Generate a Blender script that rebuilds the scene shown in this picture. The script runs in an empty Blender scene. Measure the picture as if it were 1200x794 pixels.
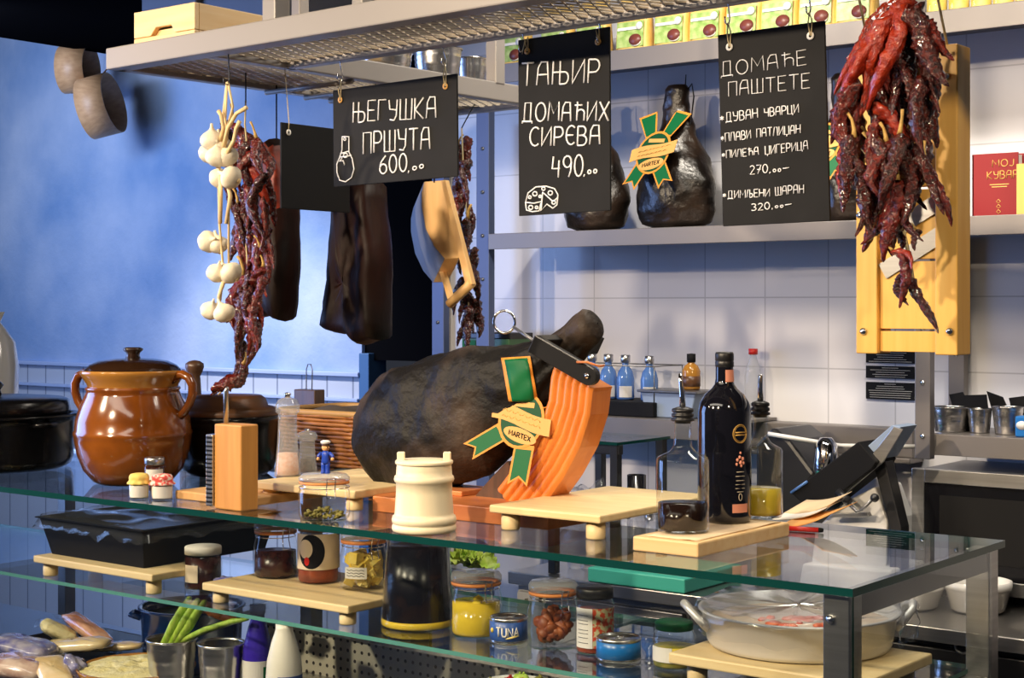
import bpy, bmesh, math, random
from mathutils import Vector, Matrix, noise
from mathutils.bvhtree import BVHTree
PI = math.pi
scene = bpy.context.scene
COL = scene.collection

# ------------------------------------------------------------------ camera
F = 1833.0                       # focal length in pixels of the 1200 x 794 frame
CAMZ = 1.65
YAW = math.radians(38.0)
CD, SD = math.cos(YAW), math.sin(YAW)
HOR = 360.0                      # horizon row
cam_d = bpy.data.cameras.new('camera')
cam = bpy.data.objects.new('camera', cam_d)
COL.objects.link(cam)
cam_d.sensor_width = 36.0
cam_d.lens = 36.0 * F / 1200.0
cam_d.shift_y = -(397.0 - HOR) / 1200.0
cam_d.clip_start = 0.05
cam.location = (0, 0, CAMZ)
cam.rotation_euler = (PI / 2, 0, YAW)
scene.camera = cam

# ------------------------------------------------------------------ colour management and light
vs = scene.view_settings
vs.view_transform = 'Standard'
vs.look = 'None'
vs.gamma = 1.0
vs.use_curve_mapping = False
vs.exposure = 0.0
scene.cycles.max_bounces = 10
scene.cycles.transparent_max_bounces = 32
scene.cycles.glossy_bounces = 5
scene.cycles.caustics_reflective = False
scene.cycles.caustics_refractive = False

world = bpy.data.worlds.new('world')
scene.world = world
world.use_nodes = True
world.node_tree.nodes['Background'].inputs[0].default_value = (0.42, 0.47, 0.62, 1)
world.node_tree.nodes['Background'].inputs[1].default_value = 0.06


def light(name, typ, loc, target, energy, color, size=0.2, size_y=None, spot=None, blend=0.5, spread=None):
    d = bpy.data.lights.new(name, typ)
    d.energy = energy
    d.color = color
    if typ == 'AREA':
        d.size = size
        if size_y:
            d.shape = 'RECTANGLE'
            d.size_y = size_y
        if spread:
            d.spread = math.radians(spread)
    else:
        d.shadow_soft_size = size
    if typ == 'SPOT':
        d.spot_size = math.radians(spot)
        d.spot_blend = blend
    o = bpy.data.objects.new(name, d)
    COL.objects.link(o)
    o.location = loc
    v = Vector(target) - Vector(loc)
    o.rotation_euler = v.to_track_quat('-Z', 'Y').to_euler()
    return o


WARM = (1.0, 0.80, 0.56)
NEUT = (1.0, 0.90, 0.76)
COOL = (0.30, 0.48, 1.0)
# track spots in front of the counter
light('track_spot', 'SPOT', (-2.6, -0.3, 2.72), (-2.0, 2.3, 1.5), 300, WARM, 0.05, spot=62, blend=0.8)
light('track_spot', 'SPOT', (-1.35, -0.3, 2.72), (-1.1, 2.3, 1.5), 210, WARM, 0.05, spot=62, blend=0.8)
light('track_spot', 'SPOT', (-3.7, 0.2, 2.75), (-3.0, 2.3, 1.4), 240, WARM, 0.05, spot=62, blend=0.8)
light('track_spot', 'SPOT', (0.35, 1.0, 2.75), (-1.0, 2.4, 1.6), 85, WARM, 0.05, spot=50, blend=0.9)
# spots behind the hanging rack that wash the tiled wall
light('wall_spot', 'SPOT', (-2.3, 3.15, 2.86), (-2.5, 4.2, 1.75), 46, NEUT, 0.05, spot=100, blend=0.6)
light('wall_spot', 'SPOT', (-1.0, 3.15, 2.86), (-1.0, 4.2, 1.75), 46, NEUT, 0.05, spot=100, blend=0.6)
light('front_fill_light', 'AREA', (-2.0, 0.5, 2.87), (-2.0, 1.2, 0), 22, NEUT, 2.6, 0.5)  # soft fill added over the counter front, not a lamp of the shop
light('kitchen_light', 'AREA', (-1.6, 3.0, 2.88), (-1.6, 3.1, 0), 30, NEUT, 1.6, 0.3)
# cool daylight from the shop front on the far side
light('daylight', 'AREA', (-6.4, 1.2, 2.0), (-3.0, 3.0, 1.4), 120, COOL, 2.2, 2.2)
light('blue_wall_wash', 'AREA', (-6.3, 3.3, 2.75), (-7.0, 5.0, 1.9), 26, (0.72, 0.82, 1.0), 1.4, 0.3)
light('pale_wall_wash', 'SPOT', (-5.3, 3.5, 2.8), (-5.2, 5.0, 1.2), 215, (1.0, 0.94, 0.92), 0.1, spot=58, blend=1.0)

# ------------------------------------------------------------------ projection helpers (photo pixel -> place)
RX, RY = CD, SD                  # camera right
DX, DY = -SD, CD                 # camera forward


def at_depth(px, py, d):
    l = (px - 600.0) / F
    return Vector((DX * d + RX * l * d, DY * d + RY * l * d, CAMZ + (HOR - py) / F * d))


def PY(px, py, Y):
    l = (px - 600.0) / F
    return at_depth(px, py, Y / (DY + RY * l))


def PX(px, py, X):
    l = (px - 600.0) / F
    return at_depth(px, py, X / (DX + RX * l))


def PZ(px, py, z):
    return at_depth(px, py, (CAMZ - z) * F / (py - HOR))


def SC(p):
    """metres per photo pixel at a point"""
    return (p[0] * DX + p[1] * DY) / F


def facing(p):
    return math.atan2(-p[1], -p[0])


# ------------------------------------------------------------------ materials
def mat(name, col, rough=0.5, metal=0.0, col2=None, nscale=8.0, ndetail=4.0, bump=0.0, bscale=None,
        coat=0.0, stretch=None, spec=0.5, trans=0.0, emis=None, lo=0.35, hi=0.65, sss=0.0, alpha=1.0):
    m = bpy.data.materials.new(name)
    m.use_nodes = True
    nt = m.node_tree
    b = nt.nodes['Principled BSDF']
    b.inputs['Base Color'].default_value = (*col, 1)
    b.inputs['Roughness'].default_value = rough
    b.inputs['Metallic'].default_value = metal
    b.inputs['Specular IOR Level'].default_value = spec
    b.inputs['Coat Weight'].default_value = coat
    b.inputs['Coat Roughness'].default_value = 0.08
    b.inputs['Transmission Weight'].default_value = trans
    b.inputs['Alpha'].default_value = alpha
    if sss:
        b.inputs['Subsurface Weight'].default_value = sss
        b.inputs['Subsurface Radius'].default_value = (0.01, 0.005, 0.003)
    if emis:
        b.inputs['Emission Color'].default_value = (*emis[0], 1)
        b.inputs['Emission Strength'].default_value = emis[1]
    if col2 or bump:
        tc = nt.nodes.new('ShaderNodeTexCoord')
        mp = nt.nodes.new('ShaderNodeMapping')
        if stretch:
            mp.inputs['Scale'].default_value = stretch
        nt.links.new(tc.outputs['Object'], mp.inputs['Vector'])
    if col2:
        n = nt.nodes.new('ShaderNodeTexNoise')
        n.inputs['Scale'].default_value = nscale
        n.inputs['Detail'].default_value = ndetail
        nt.links.new(mp.outputs[0], n.inputs['Vector'])
        r = nt.nodes.new('ShaderNodeValToRGB')
        r.color_ramp.elements[0].position = lo
        r.color_ramp.elements[0].color = (*col, 1)
        r.color_ramp.elements[1].position = hi
        r.color_ramp.elements[1].color = (*col2, 1)
        nt.links.new(n.outputs['Fac'], r.inputs['Fac'])
        nt.links.new(r.outputs['Color'], b.inputs['Base Color'])
    if bump:
        n2 = nt.nodes.new('ShaderNodeTexNoise')
        n2.inputs['Scale'].default_value = bscale or nscale
        n2.inputs['Detail'].default_value = 5
        nt.links.new(mp.outputs[0], n2.inputs['Vector'])
        bp = nt.nodes.new('ShaderNodeBump')
        bp.inputs['Strength'].default_value = bump
        bp.inputs['Distance'].default_value = 0.01
        nt.links.new(n2.outputs['Fac'], bp.inputs['Height'])
        nt.links.new(bp.outputs['Normal'], b.inputs['Normal'])
    return m


def glassmat(name, tint=(0.93, 0.97, 0.95), ior=1.45, rough=0.0, haze=0.0):
    m = bpy.data.materials.new(name)
    m.use_nodes = True
    nt = m.node_tree
    for n in list(nt.nodes):
        nt.nodes.remove(n)
    out = nt.nodes.new('ShaderNodeOutputMaterial')
    tr = nt.nodes.new('ShaderNodeBsdfTransparent')
    tr.inputs[0].default_value = (*tint, 1)
    gl = nt.nodes.new('ShaderNodeBsdfGlossy')
    gl.inputs['Roughness'].default_value = rough
    gl.inputs['Color'].default_value = (0.95, 0.97, 1, 1)
    fr = nt.nodes.new('ShaderNodeFresnel')
    ge = nt.nodes.new('ShaderNodeNewGeometry')       # a pane reflects alike on both of its faces
    ma = nt.nodes.new('ShaderNodeMath'); ma.operation = 'MULTIPLY_ADD'
    ma.inputs[1].default_value = 1.0 / ior - ior
    ma.inputs[2].default_value = ior
    nt.links.new(ge.outputs['Backfacing'], ma.inputs[0])
    nt.links.new(ma.outputs[0], fr.inputs['IOR'])
    mx = nt.nodes.new('ShaderNodeMixShader')
    nt.links.new(fr.outputs[0], mx.inputs[0])
    nt.links.new(tr.outputs[0], mx.inputs[1])
    nt.links.new(gl.outputs[0], mx.inputs[2])
    last = mx
    if haze:
        df = nt.nodes.new('ShaderNodeBsdfDiffuse')  # whitish share mixed evenly into the glass
        df.inputs[0].default_value = (0.6, 0.62, 0.65, 1)
        m2 = nt.nodes.new('ShaderNodeMixShader')
        m2.inputs[0].default_value = haze
        nt.links.new(mx.outputs[0], m2.inputs[1])
        nt.links.new(df.outputs[0], m2.inputs[2])
        last = m2
    nt.links.new(last.outputs[0], out.inputs[0])
    return m


def tilemat():
    m = mat('wall_tile', (0.72, 0.72, 0.76), 0.16, spec=0.5)
    nt = m.node_tree
    b = nt.nodes['Principled BSDF']
    g = nt.nodes.new('ShaderNodeNewGeometry')
    sep = nt.nodes.new('ShaderNodeSeparateXYZ')
    cmb = nt.nodes.new('ShaderNodeCombineXYZ')
    nt.links.new(g.outputs['Position'], sep.inputs[0])
    nt.links.new(sep.outputs[0], cmb.inputs[0])
    nt.links.new(sep.outputs[2], cmb.inputs[1])
    br = nt.nodes.new('ShaderNodeTexBrick')
    br.offset = 0.0
    br.inputs['Scale'].default_value = 1.0
    br.inputs['Brick Width'].default_value = 0.21
    br.inputs['Row Height'].default_value = 0.21
    br.inputs['Mortar Size'].default_value = 0.0022
    br.inputs['Color1'].default_value = (0.74, 0.74, 0.78, 1)
    br.inputs['Color2'].default_value = (0.70, 0.70, 0.75, 1)
    br.inputs['Mortar'].default_value = (0.5, 0.5, 0.54, 1)
    nt.links.new(cmb.outputs[0], br.inputs['Vector'])
    nt.links.new(br.outputs['Color'], b.inputs['Base Color'])
    return m


def plankmat(name, c1, c2, w=0.11):
    m = mat(name, c1, 0.5)
    nt = m.node_tree
    b = nt.nodes['Principled BSDF']
    g = nt.nodes.new('ShaderNodeNewGeometry')
    sep = nt.nodes.new('ShaderNodeSeparateXYZ')
    nt.links.new(g.outputs['Position'], sep.inputs[0])
    mm = nt.nodes.new('ShaderNodeMath')
    mm.operation = 'MULTIPLY'
    mm.inputs[1].default_value = 1 / w
    nt.links.new(sep.outputs[0], mm.inputs[0])
    fr = nt.nodes.new('ShaderNodeMath')
    fr.operation = 'FRACT'
    nt.links.new(mm.outputs[0], fr.inputs[0])
    lt = nt.nodes.new('ShaderNodeMath')
    lt.operation = 'LESS_THAN'
    lt.inputs[1].default_value = 0.06
    nt.links.new(fr.outputs[0], lt.inputs[0])
    mx = nt.nodes.new('ShaderNodeMixRGB')
    mx.inputs[1].default_value = (*c1, 1)
    mx.inputs[2].default_value = (*c2, 1)
    nt.links.new(lt.outputs[0], mx.inputs[0])
    nt.links.new(mx.outputs[0], b.inputs['Base Color'])
    return m


def dotmat(name, c1, c2, pitch, rad, axes=(0, 2), metal=0.0, rough=0.4):
    """surface perforated with a regular grid of round holes"""
    m = mat(name, c1, rough, metal)
    nt = m.node_tree
    b = nt.nodes['Principled BSDF']
    tc = nt.nodes.new('ShaderNodeTexCoord')
    sep = nt.nodes.new('ShaderNodeSeparateXYZ')
    nt.links.new(tc.outputs['Object'], sep.inputs[0])
    sq = []
    for a in axes:
        m1 = nt.nodes.new('ShaderNodeMath'); m1.operation = 'MULTIPLY'; m1.inputs[1].default_value = 1 / pitch
        nt.links.new(sep.outputs[a], m1.inputs[0])
        m2 = nt.nodes.new('ShaderNodeMath'); m2.operation = 'FRACT'
        nt.links.new(m1.outputs[0], m2.inputs[0])
        m3 = nt.nodes.new('ShaderNodeMath'); m3.operation = 'SUBTRACT'; m3.inputs[1].default_value = 0.5
        nt.links.new(m2.outputs[0], m3.inputs[0])
        m4 = nt.nodes.new('ShaderNodeMath'); m4.operation = 'MULTIPLY'
        nt.links.new(m3.outputs[0], m4.inputs[0]); nt.links.new(m3.outputs[0], m4.inputs[1])
        sq.append(m4)
    ad = nt.nodes.new('ShaderNodeMath'); ad.operation = 'ADD'
    nt.links.new(sq[0].outputs[0], ad.inputs[0]); nt.links.new(sq[1].outputs[0], ad.inputs[1])
    lt = nt.nodes.new('ShaderNodeMath'); lt.operation = 'LESS_THAN'; lt.inputs[1].default_value = rad * rad
    nt.links.new(ad.outputs[0], lt.inputs[0])
    mx = nt.nodes.new('ShaderNodeMixRGB')
    mx.inputs[1].default_value = (*c1, 1); mx.inputs[2].default_value = (*c2, 1)
    nt.links.new(lt.outputs[0], mx.inputs[0])
    nt.links.new(mx.outputs[0], b.inputs['Base Color'])
    return m


def wood(name, c1, c2, axis=0, rough=0.45, scale=1.0, coat=0.0):
    st = [34 * scale, 34 * scale, 34 * scale]
    st[axis] = 2.5 * scale
    return mat(name, c1, rough, col2=c2, nscale=1.6, ndetail=5, stretch=tuple(st), lo=0.3, hi=0.7, coat=coat, bump=0.06)


M = {}
M['black'] = mat('matt_black', (0.005, 0.005, 0.006), 0.7, spec=0.2)
M['void'] = mat('dark_room', (0.004, 0.004, 0.005), 1.0, spec=0.0)
M['blackgloss'] = mat('black_gloss', (0.006, 0.006, 0.008), 0.16)
M['blackplastic'] = mat('black_plastic', (0.012, 0.012, 0.014), 0.38)
M['tile'] = tilemat()
M['bluewall'] = mat('blue_limewash', (0.17, 0.31, 0.60), 0.85, col2=(0.46, 0.56, 0.78), nscale=1.7, ndetail=12, lo=0.34, hi=0.68, bump=0.35, bscale=30)
M['wainscot'] = plankmat('painted_planks', (0.50, 0.54, 0.64), (0.22, 0.25, 0.33), 0.16)
M['bluetrim'] = mat('blue_trim', (0.40, 0.50, 0.76), 0.5)
M['bluejamb'] = mat('blue_jamb', (0.05, 0.14, 0.33), 0.5)
M['floor'] = mat('floor_tile', (0.10, 0.10, 0.11), 0.5, col2=(0.15, 0.14, 0.14), nscale=3)
M['rackpaint'] = mat('cream_steel', (0.31, 0.285, 0.27), 0.38)
M['meshsteel'] = mat('expanded_mesh', (0.62, 0.54, 0.43), 0.4, 0.2)
M['steel'] = mat('brushed_steel', (0.52, 0.51, 0.50), 0.30, 1.0, col2=(0.62, 0.61, 0.60), nscale=2, stretch=(1, 1, 60))
M['shelfsteel'] = mat('shelf_steel', (0.205, 0.187, 0.18), 0.42, 0.5)
M['darksteel'] = mat('dark_steel', (0.20, 0.20, 0.21), 0.35, 0.8)
M['chrome'] = mat('chrome', (0.78, 0.78, 0.80), 0.10, 1.0)
M['tin'] = mat('tinned_steel', (0.58, 0.57, 0.56), 0.27, 1.0)
M['uprightblue'] = mat('upright_steel', (0.085, 0.115, 0.22), 0.45, 0.3)
M['glass'] = glassmat('clear_glass', (0.97, 0.985, 0.98))
M['glasstop'] = glassmat('counter_glass', (0.95, 0.975, 0.97), 1.5)
M['jarglass'] = glassmat('jar_glass', (0.975, 0.985, 0.98), 1.38)
M['lidglass'] = glassmat('jar_lid_glass', (0.93, 0.92, 0.90), 1.6, 0.04, 0.30)  # diffuse share painted in for the whitish reflection on the lids
M['bottleglass'] = glassmat('bottle_glass', (0.90, 0.92, 0.91), 1.6, 0.0, 0.004)
M['film'] = glassmat('clear_film', (0.95, 0.95, 0.96), 1.45, 0.10, 0.03)
M['tealedge'] = mat('glass_edge', (0.004, 0.045, 0.042), 0.12)
M['tealedge2'] = mat('glass_edge_pale', (0.10, 0.30, 0.27), 0.15)
M['pine'] = wood('pale_pine', (0.80, 0.52, 0.23), (0.88, 0.64, 0.34), 0)
M['piney'] = wood('pale_pine_crosswise', (0.80, 0.52, 0.23), (0.88, 0.64, 0.34), 1)
M['slicerwood'] = wood('golden_pine', (0.78, 0.42, 0.075), (0.86, 0.52, 0.13), 2)
M['oak'] = wood('oiled_oak', (0.52, 0.23, 0.05), (0.64, 0.31, 0.08), 2)
M['maple'] = wood('maple', (0.80, 0.60, 0.30), (0.88, 0.70, 0.40), 0)
M['beech'] = wood('white_beech', (0.86, 0.74, 0.50), (0.90, 0.80, 0.58), 2)
M['boardwood'] = wood('board_wood', (0.58, 0.32, 0.13), (0.68, 0.40, 0.17), 1)
M['redwood'] = wood('stained_redwood', (0.52, 0.15, 0.045), (0.66, 0.23, 0.07), 0)
M['standwood'] = wood('stand_orange', (0.60, 0.165, 0.022), (0.70, 0.225, 0.036), 2, coat=0.3)
M['sievewood'] = wood('bent_sieve_wood', (0.46, 0.25, 0.12), (0.60, 0.35, 0.18), 0)
M['sievedark'] = mat('sieve_mesh', (0.02, 0.02, 0.025), 0.7)
M['darkwood'] = wood('dark_wood', (0.05, 0.025, 0.014), (0.11, 0.05, 0.025), 2, coat=0.3)
M['scoopwood'] = wood('scoop_wood', (0.74, 0.42, 0.15), (0.82, 0.52, 0.22), 2)
M['scoopside'] = mat('scoop_shell_bluelit', (0.34, 0.36, 0.42), 0.42, 0.6)  # wooden shell; its blue highlights are put into a greyish metallic colour
M['ham'] = mat('smoked_rind', (0.005, 0.004, 0.0035), 0.55, col2=(0.125, 0.086, 0.064), nscale=5.5, ndetail=10, bump=0.9, bscale=24, lo=0.44, hi=0.78, spec=0.22)
M['ham2'] = mat('smoked_rind_dark', (0.006, 0.004, 0.003), 0.30, col2=(0.05, 0.03, 0.02), nscale=9, ndetail=8, bump=0.7, bscale=20, lo=0.45, hi=0.8)
M['bacon'] = mat('dry_bacon', (0.022, 0.006, 0.004), 0.5, spec=0.2, col2=(0.007, 0.003, 0.002), nscale=16, bump=0.5, stretch=(1, 1, 0.35))
M['baconlit'] = mat('bacon_red_lit', (0.34, 0.035, 0.012), 0.5, col2=(0.16, 0.02, 0.008), nscale=30)  # red where light falls on the bacon, put into the colour
M['chili'] = mat('dried_chili', (0.055, 0.005, 0.003), 0.22, col2=(0.20, 0.014, 0.005), nscale=20, bump=0.5, bscale=60, coat=0.6)
M['chilired'] = mat('dried_chili_red', (0.22, 0.014, 0.005), 0.22, col2=(0.40, 0.035, 0.008), nscale=16, bump=0.4, bscale=50, coat=0.6)
M['chilidark'] = mat('dried_chili_dark', (0.018, 0.003, 0.002), 0.22, col2=(0.095, 0.009, 0.004), nscale=20, bump=0.5, bscale=60, coat=0.5)
M['stem'] = mat('dry_stem', (0.62, 0.40, 0.12), 0.7, col2=(0.45, 0.27, 0.07), nscale=40)
M['garlic'] = mat('garlic_skin', (0.86, 0.78, 0.62), 0.5, col2=(0.74, 0.60, 0.40), nscale=14, lo=0.5, hi=0.8)
M['straw'] = mat('straw', (0.72, 0.50, 0.24), 0.7, col2=(0.85, 0.66, 0.38), nscale=40)
M['twine'] = mat('twine', (0.60, 0.48, 0.26), 0.8)
M['chalkboard'] = mat('chalkboard', (0.0095, 0.0095, 0.0105), 0.7, col2=(0.013, 0.013, 0.0145), nscale=10, spec=0.2)
M['chalk'] = mat('chalk_paint', (0.88, 0.88, 0.90), 0.7)
M['clay'] = mat('glazed_clay', (0.14, 0.037, 0.005), 0.16, col2=(0.28, 0.080, 0.009), nscale=9, coat=0.7, bump=0.05)
M['clayrim'] = mat('clay_rim_glaze', (0.42, 0.19, 0.035), 0.16, coat=0.7)
M['claydark'] = mat('dark_glaze', (0.030, 0.013, 0.006), 0.14, coat=0.7, bump=0.3, bscale=60)
M['claylid'] = mat('brown_clay', (0.09, 0.04, 0.018), 0.35, col2=(0.14, 0.06, 0.025), nscale=12)
M['castiron'] = mat('black_enamel', (0.005, 0.005, 0.006), 0.22)
M['wicker'] = mat('wicker', (0.30, 0.105, 0.025), 0.45, col2=(0.46, 0.19, 0.05), nscale=30)
M['wickerrim'] = mat('wicker_rim', (0.52, 0.30, 0.11), 0.45)
M['cloth'] = mat('dark_napkin', (0.10, 0.075, 0.055), 0.9)
M['salt'] = mat('pink_salt', (0.85, 0.45, 0.30), 0.6, col2=(0.92, 0.65, 0.50), nscale=120)
M['pepper'] = mat('peppercorns', (0.02, 0.015, 0.012), 0.5, col2=(0.12, 0.08, 0.05), nscale=150)
M['acrylic'] = glassmat('acrylic', (0.92, 0.93, 0.96), 1.6, 0.03, 0.24)
M['herb'] = mat('dried_herb', (0.10, 0.09, 0.015), 0.8, col2=(0.22, 0.19, 0.04), nscale=60)
M['blueplastic'] = mat('blue_plastic', (0.01, 0.05, 0.40), 0.4)
M['skinpaint'] = mat('toy_skin', (0.80, 0.42, 0.16), 0.5)
M['white'] = mat('white_paint', (0.80, 0.79, 0.77), 0.45)
M['whiteglaze'] = mat('white_porcelain', (0.80, 0.78, 0.76), 0.15, coat=0.4)
M['paper'] = mat('kraft_paper', (0.80, 0.62, 0.40), 0.8)
M['paperwhite'] = mat('white_paper', (0.82, 0.80, 0.76), 0.8)
M['orangepaper'] = mat('orange_paper', (0.85, 0.42, 0.12), 0.7)
M['red'] = mat('red_paint', (0.55, 0.02, 0.015), 0.35)
M['bookred'] = mat('book_cover', (0.25, 0.005, 0.010), 0.45, spec=.3)
M['gold'] = mat('gold_print', (0.72, 0.42, 0.10), 0.4, 0.2)
M['goldpaper'] = mat('gold_card', (0.66, 0.36, 0.105), 0.5, spec=.25)
M['green'] = mat('green_card', (0.004, 0.115, 0.036), 0.5, spec=.2)
M['greendark'] = mat('green_dark_card', (0.004, 0.065, 0.024), 0.55, spec=.2)
M['greentin'] = mat('green_tin', (0.035, 0.10, 0.04), 0.35)
M['orangeborder'] = mat('orange_card', (0.74, 0.28, 0.04), 0.5, spec=.25)
M['wineglass'] = mat('dark_bottle', (0.006, 0.006, 0.010), 0.06, coat=0.5)
M['vinegar'] = mat('vinegar', (0.012, 0.004, 0.002), 0.15, spec=0.25)
M['oil'] = mat('olive_oil', (0.80, 0.58, 0.05), 0.12, trans=0.2)
M['pinklabel'] = mat('pink_label', (0.75, 0.30, 0.20), 0.5)
M['label'] = mat('cream_label', (0.72, 0.60, 0.45), 0.6)
M['labelwhite'] = mat('white_label', (0.78, 0.76, 0.72), 0.6)
M['labelblue'] = mat('blue_label', (0.03, 0.10, 0.38), 0.35)
M['canblue'] = mat('blue_can', (0.012, 0.16, 0.50), 0.28)
M['navy'] = mat('navy_enamel', (0.006, 0.035, 0.17), 0.18, coat=0.4)
M['purple'] = mat('purple_bottle', (0.04, 0.02, 0.38), 0.25)
M['milk'] = mat('milk_bottle', (0.80, 0.78, 0.70), 0.35)
M['turq'] = mat('turquoise_board', (0.06, 0.45, 0.36), 0.4)
M['amber'] = mat('amber_oil', (0.42, 0.19, 0.03), 0.15)
M['blueglass'] = mat('blue_bottle', (0.13, 0.28, 0.68), 0.12, trans=0.3)
M['bluegrey'] = mat('bluegrey_plastic', (0.27, 0.35, 0.50), 0.4)
M['rubber'] = mat('orange_rubber', (0.72, 0.25, 0.06), 0.45)
M['jam'] = mat('dark_preserve', (0.020, 0.006, 0.006), 0.25, col2=(0.06, 0.015, 0.01), nscale=40)
M['ajvar'] = mat('red_relish', (0.34, 0.06, 0.015), 0.4, col2=(0.22, 0.03, 0.01), nscale=60)
M['cheese'] = mat('yellow_cheese', (0.86, 0.60, 0.06), 0.4, col2=(0.85, 0.70, 0.25), nscale=25)
M['lemon'] = mat('preserved_lemon', (0.88, 0.66, 0.03), 0.35, col2=(0.88, 0.74, 0.14), nscale=20)
M['darkbrine'] = mat('dark_brine', (0.006, 0.006, 0.010), 0.25, col2=(0.028, 0.013, 0.010), nscale=14, lo=.5, hi=.8, spec=.3)
M['driedmeat'] = mat('dried_tomato', (0.30, 0.085, 0.022), 0.5, col2=(0.18, 0.04, 0.015), nscale=40)
M['mix'] = mat('pepper_mix', (0.55, 0.06, 0.02), 0.5, col2=(0.55, 0.52, 0.30), nscale=110, lo=0.46, hi=0.54)
M['pickle'] = mat('green_pickle', (0.16, 0.17, 0.02), 0.4, col2=(0.34, 0.28, 0.05), nscale=50)
M['lettuce'] = mat('lettuce', (0.42, 0.66, 0.03), 0.5, col2=(0.66, 0.78, 0.14), nscale=30)
M['leek'] = mat('leek_green', (0.28, 0.48, 0.035), 0.4, col2=(0.50, 0.66, 0.12), nscale=20, stretch=(6, 6, 1))
M['carrot'] = mat('carrot', (0.82, 0.25, 0.05), 0.5)
M['cream'] = mat('cream_cheese', (0.82, 0.72, 0.32), 0.5, col2=(0.86, 0.80, 0.50), nscale=30, bump=0.6, bscale=60)
M['vacmeat'] = mat('vacuum_meat', (0.24, 0.09, 0.08), 0.2, col2=(0.60, 0.50, 0.42), nscale=18, coat=0.8)
M['vaccheese'] = mat('vacuum_cheese', (0.70, 0.50, 0.22), 0.2, col2=(0.80, 0.68, 0.45), nscale=14, coat=0.8)
M['vacblue'] = mat('printed_wrap', (0.12, 0.13, 0.45), 0.2, col2=(0.50, 0.48, 0.62), nscale=40, coat=0.8)
M['vacpink'] = mat('smoked_fillet', (0.50, 0.20, 0.11), 0.25, col2=(0.68, 0.40, 0.26), nscale=22, coat=0.8)
M['bagyellow'] = mat('kraft_pouch', (0.72, 0.44, 0.09), 0.5, col2=(0.82, 0.56, 0.16), nscale=20)
M['baggreen'] = mat('pouch_label', (0.20, 0.36, 0.06), 0.35, col2=(0.45, 0.55, 0.22), nscale=45)
M['bagbrown'] = mat('pouch_picture', (0.16, 0.04, 0.03), 0.4)
M['panfood'] = mat('pan_stew', (0.66, 0.50, 0.40), 0.4, col2=(0.80, 0.70, 0.62), nscale=20, bump=0.5)
M['paprika'] = mat('paprika_topping', (0.70, 0.09, 0.03), 0.5, col2=(0.80, 0.25, 0.12), nscale=60)
M['enamel'] = mat('worn_aluminium', (0.70, 0.70, 0.73), 0.36, 0.35)
M['perf'] = dotmat('perforated_panel', (0.82, 0.75, 0.62), (0.05, 0.04, 0.035), 0.022, 0.19)
M['grate'] = dotmat('grater_steel', (0.75, 0.75, 0.78), (0.10, 0.10, 0.11), 0.0085, 0.25, (1, 2), 0.9, 0.2)
M['pottery'] = mat('red_floral_cap', (0.70, 0.06, 0.05), 0.7, col2=(0.85, 0.70, 0.60), nscale=120, lo=0.45, hi=0.55)
M['yellowcloth'] = mat('yellow_cap_cloth', (0.82, 0.62, 0.15), 0.7)
M['duct'] = mat('duct_zinc', (0.20, 0.20, 0.23), 0.5, 0.4)
M['greywhite'] = mat('grey_panel', (0.50, 0.48, 0.44), 0.5)
M['counterdark'] = mat('counter_front', (0.10, 0.10, 0.105), 0.45, 0.3)


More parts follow.
